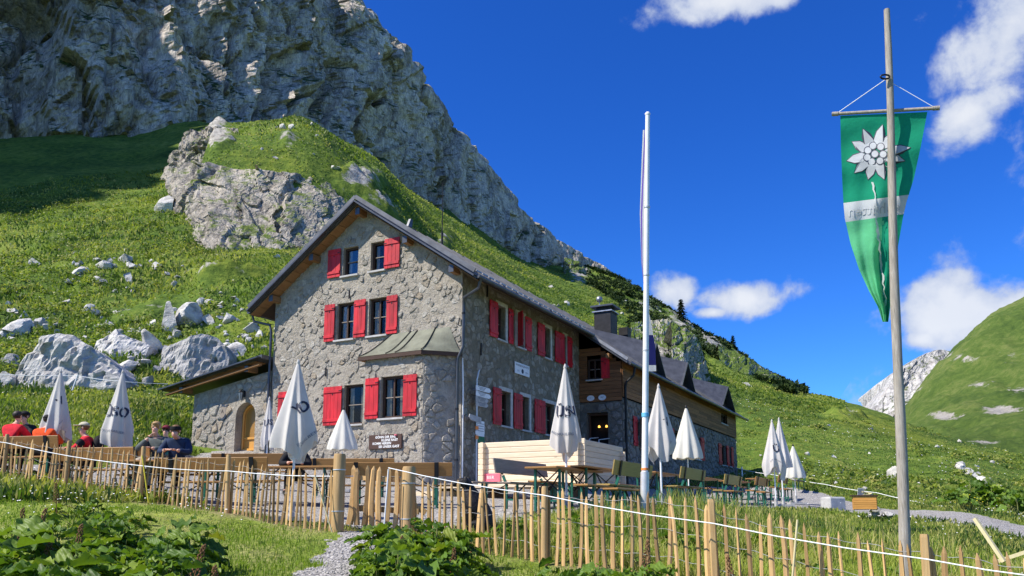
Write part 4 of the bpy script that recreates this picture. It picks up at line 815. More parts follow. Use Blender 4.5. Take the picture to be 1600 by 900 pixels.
for x1, sgn in ((LX, -1), (RXE, 1)):                       # barge boards, trim, soffit
    a = Vector((RX, -OV - .03, RZ - .10)); b = Vector((x1, -OV - .03, zE - .10)); MB().beam(a, b, .05, .26, (0, 1, 0)).build('barge_board', M['dark_sheet_metal'], hut)
    MB().beam(a + Vector((0, -.04, .17)), b + Vector((0, -.04, .17)), .14, .05, (0, 1, 0)).build('verge_trim', M['roof_sheet'], hut)
    MB().beam(Vector((RX, -OV / 2, RZ - .25)), Vector((x1, -OV / 2, zE - .25)), .05, .46, (0, 0, 1)).build('verge_soffit', M['eave_wood'], hut) if False else None
    nrm = Vector((x1 - RX, 0, zE - RZ)).normalized()
    for i in range(12):                                     # soffit boards under the verge
        p = a.lerp(b, (i + .5) / 12); p.y = -OV / 2 + .02; MB().box(p + Vector((0, 0, -.11)), (5.85 / 12 - .01, OV - .06, .03), (nrm, Vector((0, 1, 0)), Vector((-nrm.z, 0, nrm.x)))).build('soffit_board', M['eave_wood'], hut)
    for fr_ in (.0, .42, .80) if sgn < 0 else (.42, .80):   # purlin ends
        p = a.lerp(b, fr_); pz = p.z - .26 - (.05 if fr_ == 0 else 0); bx = MB().box((p.x, -.2, pz), (.17, .46, .22)); pu = bx.build('purlin', M['eave_wood'], hut)
        MB().box((p.x, -.435, pz), (.185, .012, .235)).build('end_cap', M['dark_sheet_metal'], pu)
    MB().box(((x1 + (0 if sgn > 0 else -W_)) / 2, 4.6, zE - .17 + .25), (abs(x1 - (0 if sgn > 0 else -W_)), 9.2, .03), (Vector((nrm.x, 0, nrm.z)), Vector((0, 1, 0)), Vector((-nrm.z, 0, nrm.x)))).build('eave_soffit', M['dark_frame_wood'], hut)
for x1, sgn, L in ((LX, -1, 31.6), (RXE, 1, 9.2)):
    m_ = MB(); m_.tube([(x1 + sgn * .06, -OV, zE - .10), (x1 + sgn * .06, L, zE - .10)], .075, 8); m_.build('gutter', M['dark_sheet_metal'], hut)
MB().tube([(RXE + .06, -.3, zE - .15), (RXE - .05, -.25, zE - .42), (.12, -.1, zE - .62), (.10, -.07, zE - .9), (.10, -.09, 5.2), (.02, -.14, 4.98), (-.06, -.16, 4.8), (-.06, -.16, .3)], .05, 8).build('downpipe', M['dark_sheet_metal'], hut)
MB().tube([(LX - .06, -.3, zE - .15), (LX, -.25, zE - .42), (-W_ - .12, -.12, zE - .6), (-W_ - .06, -.10, zE - .85), (-W_ - .05, -.10, .6)], .05, 8).build('downpipe', M['dark_sheet_metal'], hut)
for zz_, x_, y_ in ((3.2, -.06, -.16), (1.6, -.06, -.16), (6.3, .10, -.08)): MB().lathe([(.06, -.03), (.06, .03)], (x_, y_, zz_), 10).build('pipe_bracket', M['black_iron'], hut)
MB().tube([(-.015, .06, 4.9), (.03, .05, 3.9), (.02, .06, 1.0)], .03, 6).build('corner_plaster', M['white_print'], hut)
for a, z in ((4.62, 7.55), (5.55, 4.85)): MB().box(FW.p(a, z, .04), (.03, .04, .32), FW.ax).build('wall_anchor', M['black_iron'], hut)
for b, z in ((1.15, 5.35), (1.55, 7.45), (8.6, 4.9)): MB().box(SW.p(b, z, .05), (.04, .04, .42), SW.ax).build('wall_anchor', M['black_iron'], hut)
m_ = MB(); m_.tube([(RX, 5.0, RZ - .1), (RX, 5.0, RZ + 2.7)], [.028, .014], 6); m_.tube([(RX, 5.0, RZ), (RX, 5.0, RZ + .55)], .05, 6); m_.build('antenna', M['black_iron'], hut)
m_ = MB(); m_.prism([(RX - .02, 2.5, RZ), (RX - .02, 2.75, RZ), (RX - .02, 2.8, RZ + .34), (RX - .02, 2.66, RZ + .34)], (.1, 0, 0)); m_.build('roof_vent', M['dark_sheet_metal'], hut)
# ------------------------------------------------------------------ rear extension with larch cladding
ext = thing('hut_extension', 'long rear wing with brown larch cladding over dark stone and dormers', 'building', CORNER, -TH)
EX = 1.9; EF = Wall((0, 9.65, 0), (1, 0, 0), (0, -1, 0)); ES = Wall((EX, 0, 0), (0, 1, 0), (1, 0, 0)); Y1 = 31.1
door = (.30, 1.26, 2.0, 4.12); ew = (.38, 1.01, 5.53, 6.41)
side_w = [(11.85, 12.75), (16.82, 18.2), (20.3, 21.85), (26.72, 28.05), (28.72, 29.28)]; eh = [(a, b, 2.8, 4.0) for a, b in side_w]
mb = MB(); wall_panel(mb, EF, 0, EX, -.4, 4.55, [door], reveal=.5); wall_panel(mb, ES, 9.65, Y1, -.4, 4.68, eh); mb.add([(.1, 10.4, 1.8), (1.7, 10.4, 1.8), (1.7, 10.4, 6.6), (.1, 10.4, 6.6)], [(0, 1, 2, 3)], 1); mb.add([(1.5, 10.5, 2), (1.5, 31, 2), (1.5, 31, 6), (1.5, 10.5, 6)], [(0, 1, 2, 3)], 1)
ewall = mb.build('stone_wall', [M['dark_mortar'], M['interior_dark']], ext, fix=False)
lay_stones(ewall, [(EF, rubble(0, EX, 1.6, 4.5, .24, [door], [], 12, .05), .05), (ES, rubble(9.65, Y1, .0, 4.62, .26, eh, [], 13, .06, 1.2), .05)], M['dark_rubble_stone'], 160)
rzE = lambda x: RZ - exs * (x - RX)
bh_ = .165
nrow = int((6.9 - 4.5) / bh_)
for i in range(14):                                          # boards of the gable side, cut by the roof slope
    z = 4.57 + i * bh_; x1 = min(EX, RX + (RZ - .22 - z - bh_) / exs)
    if x1 < .1: continue
    segs = [(0, x1)] if not (ew[2] - bh_ < z < ew[3]) else [(0, ew[0]), (ew[1], x1)]
    for a, b in segs:
        if b > a + .03: MB().box(EF.p((a + b) / 2, z + bh_ / 2, .03 + .004 * (i % 2)), (b - a, .03, bh_ - .012), EF.ax).build('board', M['larch_front'], ext)
aw = (27.0, 28.6, 5.35, 5.95)
for i in range(11):
    z = 4.72 + i * .155
    if z > 6.32: break
    y = 9.62; r_ = random.Random(i)
    while y < Y1:
        L = r_.uniform(2.6, 4.6); y2 = min(Y1, y + L)
        for a, b in ([(y, y2)] if not (aw[2] - .15 < z < aw[3]) else [(y, min(y2, aw[0])), (max(y, aw[1]), y2)]):
            if b > a + .05: MB().box(ES.p((a + b) / 2, z + .0775, .04 + .005 * (i % 2)), (b - a - .006, .03, .145), ES.ax).build('board', M['larch_cladding'], ext)
        y = y2
window(ext, EF, *ew, cols=2, rows=2, depth=.1); shutter(ext, EF, 1.03, 1.40, 5.53, 6.42, .07)
window(ext, ES, aw[0], aw[1], aw[2], aw[3], cols=2, rows=1, depth=.06)
for h in eh: window(ext, ES, *h, cols=2, rows=1)
for (a, b) in ((10.78, 11.28), (11.33, 11.82), (16.16, 16.78), (21.9, 22.6), (25.98, 26.68), (28.08, 28.68), (29.32, 29.9)): shutter(ext, ES, a, b, 2.78, 4.04, .07, .5 if a == 11.33 else 0, 1)
d_ = MB(); d_.box(EF.p(.34, 3.06, -.25), (.08, .1, 2.1), EF.ax); d_.box(EF.p(1.22, 3.06, -.25), (.08, .1, 2.1), EF.ax); d_.box(EF.p(.78, 4.07, -.25), (.8, .1, .09), EF.ax); dr = d_.build('door_frame', M['dark_frame_wood'], ext)
for a in (.62, .95): m_ = MB(); m_.lathe([(.05, 0), (.045, .06), (.02, .09)], EF.p(a, 3.55, -.62), 8); m_.build('lamp_shade', M['lamp_glow'], dr)
# ext roof
er = MB(); er.prism([(RX + .0, 9.22, RZ - .002), (2.35, 9.22, 6.12), (2.35, 9.22, 5.98), (RX, 9.22, RZ - .16)], (0, 32.6 - 9.22, 0)); eroof = er.build('roof', M['roof_sheet'], ext)
for i in range(16): y = 9.7 + i * 1.4; MB().beam((RX + .2, y, RZ - .14 + .03), (2.33, y, 6.16), .03, .045).build('roof_seam', M['roof_sheet'], eroof)
MB().beam((.7, 9.2, rzE(.7) - .10), (2.35, 9.2, 6.03), .05, .2, (0, 1, 0)).build('barge_board', M['dark_sheet_metal'], ext)
MB().beam((.7, 9.17, rzE(.7) + .05), (2.35, 9.17, 6.18), .12, .04, (0, 1, 0)).build('verge_trim', M['light_flashing'], ext)
MB().box((1.45, 9.4, 6.42), (.15, .4, .18)).build('purlin', M['eave_wood'], ext)
MB().tube([(2.42, 9.2, 6.02), (2.42, 32.6, 6.02)], .075, 8).build('gutter', M['dark_sheet_metal'], ext)
MB().tube([(2.4, 9.9, 5.95), (2.35, 9.85, 5.6), (2.05, 9.8, 5.35), (2.0, 9.78, 5.1), (2.0, 9.78, .4)], .055, 8).build('downpipe', M['black_iron'], ext)
MB().box((2.12, 20.8, 6.10), (.42, 22.6, .03), (Vector((1, 0, -.5)).normalized(), Vector((0, 1, 0)), Vector((.5, 0, 1)).normalized())).build('eave_soffit', M['dark_frame_wood'], ext)
for ya, yb, yc in ((12.9, 15.4, 14.15), (18.26, 20.79, 19.5), (27.1, 30.6, 28.85)):     # dormers
    xf = 1.6; zb = rzE(xf) + .02; zt = 7.93; kx = .3; xm = (zt + kx * xf - RZ - exs * RX + 0) ; 
    xb = (RZ + exs * RX - zt - kx * xf) / (exs - kx); zbk = zt + kx * (xf - xb)
    A, B, T, K = Vector((xf + .35, ya, zb - .25)), Vector((xf + .35, yb, zb - .25)), Vector((xf + .35, yc, zt - .1)), Vector((xb, yc, zbk))
    A2, B2 = Vector((xb + .2, ya - .2, rzE(xb + .2))), Vector((xb + .2, yb + .2, rzE(xb + .2)))
    dm = MB(); dm.prism([A, T, K, A2], (0, 0, -.1)); dm.prism([B, B2, K, T], (0, 0, -.1)); dd = dm.build('dormer', M['roof_sheet'], ext)
    MB().add([(xf, ya + .15, zb - .3), (xf, yb - .15, zb - .3), (xf, yc, zt - .2)], [(0, 1, 2)]).build('gable_panel', M['dark_frame_wood'], dd)
    for P_ in (A, B): MB().beam(P_ + Vector((.02, 0, -.05)), T + Vector((.02, 0, -.05)), .06, .2, (1, 0, 0)).build('barge_board', M['dark_sheet_metal'], dd)
    MB().add([(xf + .01, yc - .5, zb - .05), (xf + .01, yc + .5, zb - .05), (xf + .01, yc, zb + .62)], [(0, 1, 2)]).build('pane', M['pane_glass'], dd)
for nm, (x, y, w, h, zb) in (('chimney', (-2.2, 18.7, .98, 1.5, 9.25)), ('chimney', (-1.75, 20.5, .55, 1.25, 9.0))):
    c = MB(); c.box((x, y, zb + h / 2), (w, w, h)); co = c.build(nm, M['black_iron'], ext, bevel=.02)
    if w > .8:
        MB().box((x, y, zb + h + .03), (w + .16, w + .16, .06)).build('collar', M['light_flashing'], co); MB().box((x, y, zb + h + .17), (w * .8, w * .8, .22)).build('flue', M['black_iron'], co); MB().box((x, y, zb + h + .32), (w + .3, w + .3, .09)).build('cap', M['dark_sheet_metal'], co)
        m_ = MB(); m_.tube([(x - .35, y, zb + h + .3), (x - .35, y, zb + h + .75)], .02, 6); m_.build('mast', M['galvanised'], co); m_ = MB(); m_.lathe([(.05, -.17), (.15, -.12), (.18, 0), (.15, .12), (.05, .17)], (x - .35, y, zb + h + .85), 12); m_.build('weather_ball', M['light_flashing'], co)
# ------------------------------------------------------------------ annex with arched door
ann = thing('stone_annex', 'low stone annex with lean-to roof and arched orange wooden door', 'building', CORNER, -TH)
A0, A1 = 8.16, 12.14; AW = Wall((0, .02, 0), (-1, 0, 0), (0, -1, 0)); dC, dR, dZ = 9.36, .5, 3.5
atop = lambda a: 4.50 + (12.14 - a) * .158
ahp = [(.158, 1, 4.50 + .158 * 12.14)]
mb = MB(); wall_panel(mb, AW, A0, A1, .3, 5.4, [(dC - dR, dC + dR, .3, dZ)], ahp, reveal=.45)
arc = [(dC + dR * math.cos(q), dZ + dR * math.sin(q) * 1.05) for q in np.linspace(0, math.pi, 15)]
# (the arch head is cut out of the panel strip above the springing line)
mb = MB(); wall_panel(mb, AW, A0, dC - dR, .3, 5.4, [], ahp); wall_panel(mb, AW, dC + dR, A1, .3, 5.4, [], ahp)
for (p, q) in zip(arc, arc[1:]):
    mb.add([AW.p(*p), AW.p(*q), AW.p(q[0], atop(q[0])), AW.p(p[0], atop(p[0]))], [(0, 1, 2, 3)]); mb.add([AW.p(*p), AW.p(*q), AW.p(*q, -.45), AW.p(*p, -.45)], [(0, 1, 2, 3)])
for s_ in (-1, 1): a = dC + s_ * dR; mb.add([AW.p(a, .3), AW.p(a, dZ), AW.p(a, dZ, -.45), AW.p(a, .3, -.45)], [(0, 1, 2, 3)])
mb.add([(-A1, .02, .3), (-A1, 5.0, .3), (-A1, 5.0, 4.4), (-A1, .02, 4.4)], [(0, 1, 2, 3)])
awall = mb.build('wall', M['mortar'], ann, fix=False)
lay_stones(awall, [(AW, rubble(A0, A1, .6, 5.3, .26, [(dC - dR - .03, dC + dR + .03, .3, dZ + dR + .06)], ahp, 21, .05, 1.5), .045)], M['rubble_stone'], 110)
m_ = MB(); pl = [AW.p(dC - dR, .6, -.4), AW.p(dC + dR, .6, -.4)] + [AW.p(dC + dR * math.cos(q), dZ + dR * 1.05 * math.sin(q), -.4) for q in np.linspace(0, math.pi, 15)]; pl = [pl[0]] + [pl[1]] + pl[2:]
pl = [AW.p(dC + dR, .6, -.4)] + [AW.p(dC + dR * math.cos(q), dZ + dR * 1.05 * math.sin(q), -.4) for q in np.linspace(0, math.pi, 15)] + [AW.p(dC - dR, .6, -.4)]
m_.prism(pl, (0, .06, 0)); dro = m_.build('door', M['door_wood'], ann)
m_ = MB(); ip = [AW.p(dC + .33, 2.75, -.385)] + [AW.p(dC + .33 * math.cos(q), dZ - .02 + .38 * math.sin(q), -.385) for q in np.linspace(0, math.pi, 13)] + [AW.p(dC - .33, 2.75, -.385)]; m_.prism(ip, (0, .02, 0)); m_.build('pane', M['pane_glass'], dro)
for z in (2.72, 2.3): MB().box(AW.p(dC, z, -.37), (.96, .05, .08), AW.ax).build('rail', M['door_wood'], dro)
for s_ in (-1, 1):
    ar = [AW.p(dC + s_ * .46, .6, -.36), AW.p(dC + s_ * .46, dZ, -.36)] + [AW.p(dC + s_ * .46 * math.cos(q), dZ + .48 * math.sin(q), -.36) for q in np.linspace(0.1, math.pi / 2, 7)]; MB().tube(ar, .05, 5).build('door_frame', M['door_wood'], dro)
ar_ = MB(); ar_.prism([(-13.35, -.52, 4.66), (-8.15, -.52, 5.50), (-8.15, -.52, 5.64), (-13.35, -.52, 4.80)], (0, 5.6, 0)); aroof = ar_.build('roof', M['roof_sheet'], ann)
MB().beam((-13.36, -.56, 4.70), (-8.2, -.56, 5.535), .05, .24, (0, 1, 0)).build('fascia', M['dark_sheet_metal'], ann)
MB().beam((-13.1, -.47, 4.50), (-8.25, -.47, 5.28), .06, .14, (0, 1, 0)).build('verge_beam', M['eave_wood'], ann)
for i in range(9): x = -12.9 + i * .52; MB().box((x, -.2, 4.64 + (x + 13.35) * .1615), (.5, .5, .025), (Vector((1, 0, .1615)).normalized(), Vector((0, 1, 0)), Vector((-.1615, 0, 1)).normalized())).build('soffit_board', M['eave_wood'], ann)
for x in (-12.35, -8.95): pz = 4.50 + (x + 13.35) * .1615 - .02; pu = MB().box((x, -.2, pz), (.16, .5, .2)).build('purlin', M['eave_wood'], ann); MB().box((x, -.458, pz), (.175, .012, .215)).build('end_cap', M['dark_sheet_metal'], pu)
# ------------------------------------------------------------------ things hung on the hut's walls
def hut_thing(name, label, cat, w, a, z, off=.06, group=None):
    p = w.p(a, z, off); wp = CORNER + Matrix.Rotation(-TH, 3, 'Z') @ p
    o = thing(name, label, cat, wp, 0, group); ex = Matrix.Rotation(-TH, 3, 'Z') @ w.e; n = Matrix.Rotation(-TH, 3, 'Z') @ w.n
    rx = -ex if EZ.cross(n).dot(ex) < 0 else ex                # reading direction (left to right seen from outside)
    o.matrix_world = Matrix(((rx.x, -n.x, 0, wp.x), (rx.y, -n.y, 0, wp.y), (0, 0, 1, wp.z), (0, 0, 0, 1))); return o   # local x right, -y outwards
def lettering(root, body, size, x, z, y, mat, name='lettering', mirror=False, spacing=1.0, bold=0.0, align='CENTER'):
    me = text_mesh(body, size, spacing, 0.0, align, bold)
    for v in me.vertices: c = v.co.copy(); v.co = (x + (-c.x if mirror else c.x), y, z + c.y)
    me.materials.clear(); me.materials.append(mat); o = bpy.data.objects.new(name, me); return link(o, root)
sg = hut_thing('wooden_sign', 'dark brown wooden board with white hand-painted verse below bay window', 'sign', BW, 2.24, 2.20, .06)
sb = MB(); sb.box((0, 0, 0), (1.28, .05, .46)); bd = sb.build('board', M['dark_sign_wood'], sg, bevel=.008)
for body, x, z in (('GÖNN DIR EINE', .02, .145), ('KLEINE RAST', .18, .045), ('KOMM HEREIN', -.12, -.055), ('SEI UNSER GAST', .16, -.16)): lettering(sg, body, .105, x, z, -.03, M['white_print'], 'lettering', spacing=1.05, bold=.003)
MB().lathe([(.01, -.03), (.05, -.02), (.05, .02), (.01, .03)], (.42, -.03, .19), 10).build('flower', M['pink_banner'], sg)
pq = hut_thing('plaque', 'white enamel name plaque with round emblem high on shaded wall', 'sign', SW, 4.12, 5.13, .07)
MB().box((0, 0, 0), (1.16, .03, .42)).build('plate', M['white_lacquer'], pq, bevel=.006); lettering(pq, 'RAVENSBURGER HÜTTE', .098, 0, .11, -.02, M['black_print'])
m_ = MB(); m_.tube([(0, -.016, -.07), (0, -.022, -.07)], .085, 14); m_.build('emblem', M['black_print'], pq); lettering(pq, 'DAV', .09, -.34, -.09, -.02, M['grey_print']); lettering(pq, '1948 m', .09, .34, -.09, -.02, M['grey_print'])
for a, lab, body in ((.53, 'left oval enamel sign on dark boards above the entrance', 'i'), (1.05, 'right oval enamel sign on dark boards above the entrance', 'AV')):
    ov = hut_thing('oval_sign', lab, 'sign', EF, a, 4.73, .09, 'oval enamel signs above the entrance'); m_ = MB(); m_.prism([(.17 * math.cos(q), 0, .12 * math.sin(q)) for q in np.linspace(0, 2 * math.pi, 20)[:-1]], (0, .02, 0)); m_.build('plate', M['white_lacquer'], ov); lettering(ov, body, .1, 0, 0, -.012, M['grey_print'])
sp = hut_thing('signpost', 'hiking signpost with white arrow boards standing against the hut corner', 'signpost', SW, .55, .7, .25)
MB().tube([(0, 0, 0), (0, 0, 3.55)], .03, 8).build('post', M['galvanised'], sp); MB().tube([(0, 0, 3.5), (.05, -.02, 3.75), (.12, -.02, 3.85)], .025, 6).build('hook', M['galvanised'], sp)
for i, (z, L, dz) in enumerate(((3.25, .98, 0), (3.07, .98, -.02), (2.90, .82, 0), (2.74, .80, 0))):
    m_ = MB(); m_.prism([(-.12, -.045, z - .075), (L - .24, -.045, z - .075 + dz), (L - .12, -.045, z + dz), (L - .24, -.045, z + .075 + dz), (-.12, -.045, z + .075)], (0, .02, 0)); ab = m_.build('arrow_board', M['white_lacquer'] if i < 2 else M['concrete'], sp)
    for j in range(3): MB().box((.25, -.048, z + .04 - .04 * j), (.5 - .1 * j, .004, .012)).build('print_line', M['black_print'], ab)
m_ = MB(); m_.prism([(-.5, -.045, 2.35), (.22, -.045, 2.3), (.22, -.045, 2.12), (-.42, -.045, 2.17), (-.55, -.045, 2.26)], (0, .02, 0)); m_.build('arrow_board', M['concrete'], sp)
for z, c in ((1.95, 'orange_tape'), (1.80, 'white_lacquer'), (1.65, 'orange_tape')): MB().box((-.05, -.04, z), (.17, .02, .11)).build('trail_marker', M[c], sp)
nb = hut_thing('notice_board', 'white and green trail notice fixed to wall beside signpost', 'sign', SW, 1.1, 2.55, .07)
MB().box((0, 0, .14), (.5, .02, .5)).build('sheet', M['white_lacquer'], nb); MB().box((0, -.004, -.22), (.5, .02, .2)).build('green_band', M['sign_green'], nb)
for z in (.3, .22, .14, .06): MB().box((0, -.012, z), (.4, .004, .02)).build('print_line', M['grey_print'], nb)
lt = hut_thing('wall_lantern', 'black iron lantern above the arched door', 'lamp', AW, 9.45, 4.3, .0)
m_ = MB(); m_.box((0, -.02, .05), (.08, .04, .25)); m_.tube([(0, -.03, .12), (0, -.12, .2), (0, -.2, .14)], .012, 6); m_.build('bracket', M['black_iron'], lt); MB().lathe([(.13, .08), (.03, .18)], (0, -.2, 0), 6, smooth=False).build('roof', M['black_iron'], lt)
MB().lathe([(.06, -.2), (.10, .07)], (0, -.2, 0), 6, smooth=False).build('glass', M['light_flashing'], lt); m_ = MB()
for q in range(6): an = q * math.pi / 3; m_.tube([(.062 * math.cos(an), -.2 + .062 * math.sin(an), -.2), (.104 * math.cos(an), -.2 + .104 * math.sin(an), .08)], .009, 4)
m_.build('frame', M['black_iron'], lt)
se = hut_thing('wall_shield', 'dark bronze shield emblem on annex wall left of door', 'emblem', AW, 10.5, 3.72, .05)
m_ = MB(); shp = [(-.24, .28), (-.1, .24), (0, .3), (.1, .24), (.24, .28), (.22, -.08), (.12, -.24), (0, -.32), (-.12, -.24), (-.22, -.08)]; m_.prism([(x, 0, z) for x, z in shp], (0, .05, 0)); m_.build('plate', M['dark_sheet_metal'], se); m_ = MB(); m_.prism([(x * .72, -.012, z * .72) for x, z in shp], (0, .02, 0)); m_.build('relief', M['grey_bench_wood'], se); lettering(se, 'A', .2, 0, .02, -.018, M['black_iron'])
np_ = hut_thing('notice_sign', 'small white paper notice on a grey post by the hut corner', 'sign', SW, .75, .6, .9)
MB().tube([(0, 0, 0), (0, 0, 1.05)], .035, 8).build('post', M['galvanised'], np_); MB().box((.02, -.05, .72), (.36, .015, .3)).build('sheet', M['white_lacquer'], np_); MB().box((.08, -.06, .7), (.12, .004, .1)).build('print_line', M['grey_print'], np_)
hd = hut_thing('handrail', 'grey metal stair handrail at the dark entrance', 'handrail', EF, .85, 1.9, 1.3)
m_ = MB(); m_.tube([(.0, 0, -1.3), (.0, 0, .7), (-.0, .3, 1.05), (0, 1.2, 1.15)], .022, 6); m_.tube([(.5, 0, -1.3), (.5, 0, .95), (.5, 1.2, 1.1)], .022, 6); m_.tube([(-.35, -.7, -1.2), (.05, .1, 1.0)], .02, 6); m_.build('rail', M['galvanised'], hd); m_ = MB(); m_.box((.25, .5, -.7), (1.4, 1.5, 1.4)); m_.box((.25, -.5, -1.0), (1.4, .6, .8)); m_.build('steps', M['concrete'], hd)
# ------------------------------------------------------------------ fence
def picket_mesh(i, h=1.0, w=.046):
    r = random.Random(i); b = MB(); n = 5; vs = []; bend = r.uniform(-.02, .02)
    for k_, (t_, s_) in enumerate(((0, 1), (.3, 1.02), (.65, .95), (.93, .8), (1.0, .12))):
        for j in range(n):
            an = 2 * math.pi * j / n + .3; rr_ = w * .5 * s_ * (1 + .25 * math.sin(j * 2.1 + i)); vs.append((rr_ * 1.2 * math.cos(an) + bend * math.sin(t_ * 3.1), rr_ * .75 * math.sin(an), h * t_))
    b.add(vs, [(k_ * n + j, k_ * n + (j + 1) % n, (k_ + 1) * n + (j + 1) % n, (k_ + 1) * n + j) for k_ in range(4) for j in range(n)], 0, False); b.add(vs[-n:], [tuple(range(n))]); return b
def proto_mesh(mb, mat): o = mb.build('proto', mat); me = o.data; bpy.data.objects.remove(o); return me
PM = [proto_mesh(picket_mesh(i), M['picket_wood']) for i in range(6)]
def put(name, me, parent, loc, rot=(0, 0, 0), sc=(1, 1, 1)):
    o = bpy.data.objects.new(name, me); link(o, parent); o.location = loc; o.rotation_euler = rot; o.scale = sc; return o
FP = [(-120, 18.0), (8, 16.7), (105, 15.8), (222, 14.9), (357, 14.0), (527, 12.3), None, (637, 11.8), (850, 10.2), (1115, 8.8), (1449, 7.4), (1760, 6.5)]
def fence(seq, name, label, seed, step=.118, tall=1.0):
    pts = [ground_at(*q) for q in seq]; root = thing(name, label, 'fence', pts[0]); r = random.Random(seed); o0 = pts[0]; top = [[], [], []]
    for a, b in zip(pts, pts[1:]):
        L = (b - a).length; n = int(L / step); az_ = math.atan2((b - a).y, (b - a).x)
        for i in range(n):
            t_ = (i + .5) / n + r.uniform(-.10, .10) / n; p = a.lerp(b, t_); p.z = hz(p.x, p.y); hh = tall * r.uniform(.88, .97); lean = r.gauss(.0, .028) + (.07 if p.x < -2 else 0)
            put('picket', r.choice(PM), root, p - o0 + Vector((0, 0, -.05 + r.uniform(0, .06))), (r.gauss(0, .03), lean, az_ + r.uniform(-.5, .5)), (r.uniform(.7, 1.15), r.uniform(.8, 1.1), hh))
        for wi, hw in enumerate((.22, .52, .82)):
            w = []
            for i in range(n * 2 + 1): p = a.lerp(b, i / (2 * n)); z = hz(p.x, p.y); w.append(p - o0 + Vector((0, (.02 if i % 2 else -.02), z - p.z + hw * tall + .012 * math.sin(i * .9 + wi))))
            MB().tube(w, .0028, 4, cap=False).build('wire', M['concrete'], root)
    for i, p in enumerate(pts):
        h = (1.0 if p.x < -3 else .98) * r.uniform(.98, 1.03); rad = .041; b = MB()
        if p.x > 1: b.lathe([(rad * .95, -.15), (rad * 1.05, .3), (rad, h - .03), (rad * .9, h)], (0, 0, 0), 5, smooth=False)
        else: b.lathe([(rad * 1.1, -.15), (rad * 1.05, .4), (rad, h - .03), (rad * .8, h)], (0, 0, 0), 10)
        po = b.build('post', M['post_wood'], root); po.location = p - o0 + Vector((0, -.08, 0)); po.rotation_euler = (r.gauss(0, .02), r.gauss(0, .02), r.random() * 6)
    return root
fence(FP[:6], 'picket_fence', 'rustic split-picket fence with wires running left from the gate', 3)
fence(FP[7:], 'picket_fence', 'rustic split-picket fence with wires running right past the flagpoles', 4)
# stout gate posts and gate
for px, d, h, rad, lab in ((527, 12.15, 1.17, .095, 'thick round gate post of pale wood left of the gate'), (637, 11.65, 1.06, .10, 'thick round gate post right of the gate, bound with wire')):
    g_ = ground_at(px, d); po = thing('gate_post', lab, 'post', g_, 0, 'gate posts'); b = MB(); b.lathe([(rad * 1.02, -.2), (rad, .5), (rad * .97, h - .03), (rad * .85, h)], (0, 0, 0), 12); b.build('trunk', M['post_wood'], po); b = MB(); b.lathe([(rad * 1.06, .3), (rad * 1.06, .315)], (0, 0, 0), 12); b.lathe([(rad * 1.06, h - .25), (rad * 1.06, h - .235)], (0, 0, 0), 12); b.build('wire_binding', M['galvanised'], po)
ga = ground_at(545, 12.7); gb = ground_at(628, 12.5); gt = thing('garden_gate', 'low wooden picket gate between two thick posts', 'gate', ga); r = random.Random(2)
for i in range(8):
    p = ga.lerp(gb, i / 7) - ga; put('picket', PM[i % 6], gt, p + Vector((0, 0, .06)), (0, r.gauss(0, .02), 0), (1.7, 1.5, .92 + r.uniform(-.03, .04)) if i else (2.4, 2.0, .93))
dg_ = (gb - ga); MB().beam(Vector((0, .05, .32)), dg_ + Vector((.25, .05, .32)), .05, .09).build('rail', M['picket_wood'], gt); MB().beam(Vector((0, .05, .8)), dg_ + Vector((0, .05, .8)), .04, .07).build('rail', M['picket_wood'], gt); MB().beam(dg_ + Vector((-.12, .1, .62)), dg_ + Vector((.35, .1, .3)), .04, .09).build('brace', M['picket_wood'], gt)
# electric fence tape and its stakes
def line_thing(name, label, cat, pts, mat, w=.02, group=None):
    root = thing(name, label, cat, pts[0], 0, group); b = MB(); o0 = Vector(pts[0]); q = []
    for a, c in zip(pts, pts[1:]):
        a, c = Vector(a), Vector(c); L = (c - a).length; n = max(2, int(L / .6))
        for i in range(n): t_ = i / n; p = a.lerp(c, t_) - o0; p.z -= .012 * L * math.sin(t_ * math.pi) ** 1; q.append(p)
    q.append(Vector(pts[-1]) - o0); b.tube(q, w * .5, 6); b.build('tape', mat, root); return root
line_thing('fence_tape', 'white electric fence tape stretched in front of the left fence', 'tape', [at(-60, 680, 17.2), at(10, 692, 16.4), at(222, 728, 14.6), at(357, 736, 13.7), at(552, 744, 12.2)], M['tape_white'], .017)
line_thing('fence_tape', 'white electric fence tape sloping down along the right fence', 'tape', [at(607, 731, 11.6), at(850, 774, 9.9), at(1115, 818, 8.5), at(1449, 874, 7.1), at(1640, 904, 6.5)], M['tape_white'], .014)
line_thing('fence_tape', 'loose white tape lying low across the gravel path at the gate', 'tape', [at(521, 834, 11.9), at(566, 837, 11.8), at(602, 834, 11.6), at(637, 838, 11.5)], M['tape_white'], .012)
for (x0, y0, x1, y1, d, lab, mt) in ((492, 742, 519, 832, 12.0, 'thin leaning wooden lath stake left of the gate', 'raw_lath'), (607, 733, 599, 840, 11.5, 'slim white plastic fence stake in front of the gate', 'white_lacquer'), (1246, 812, 1238, 905, 7.9, 'thin weathered stick leaning at the right fence', 'raw_lath'), (222, 712, 235, 806, 14.4, 'thin yellow cord stake leaning on the left fence', 'yellow_tape'), (122, 585, 113, 610, 31, 'white plastic stake on the slope before the big boulder', 'white_lacquer')):
    a = at(x0, y0, d); b_ = at(x1, y1, d); st_ = thing('stake', lab, 'stake', b_); MB().tube([Vector((0, 0, 0)), a - b_], .011 if d < 20 else .03, 6).build('rod', M[mt], st_)
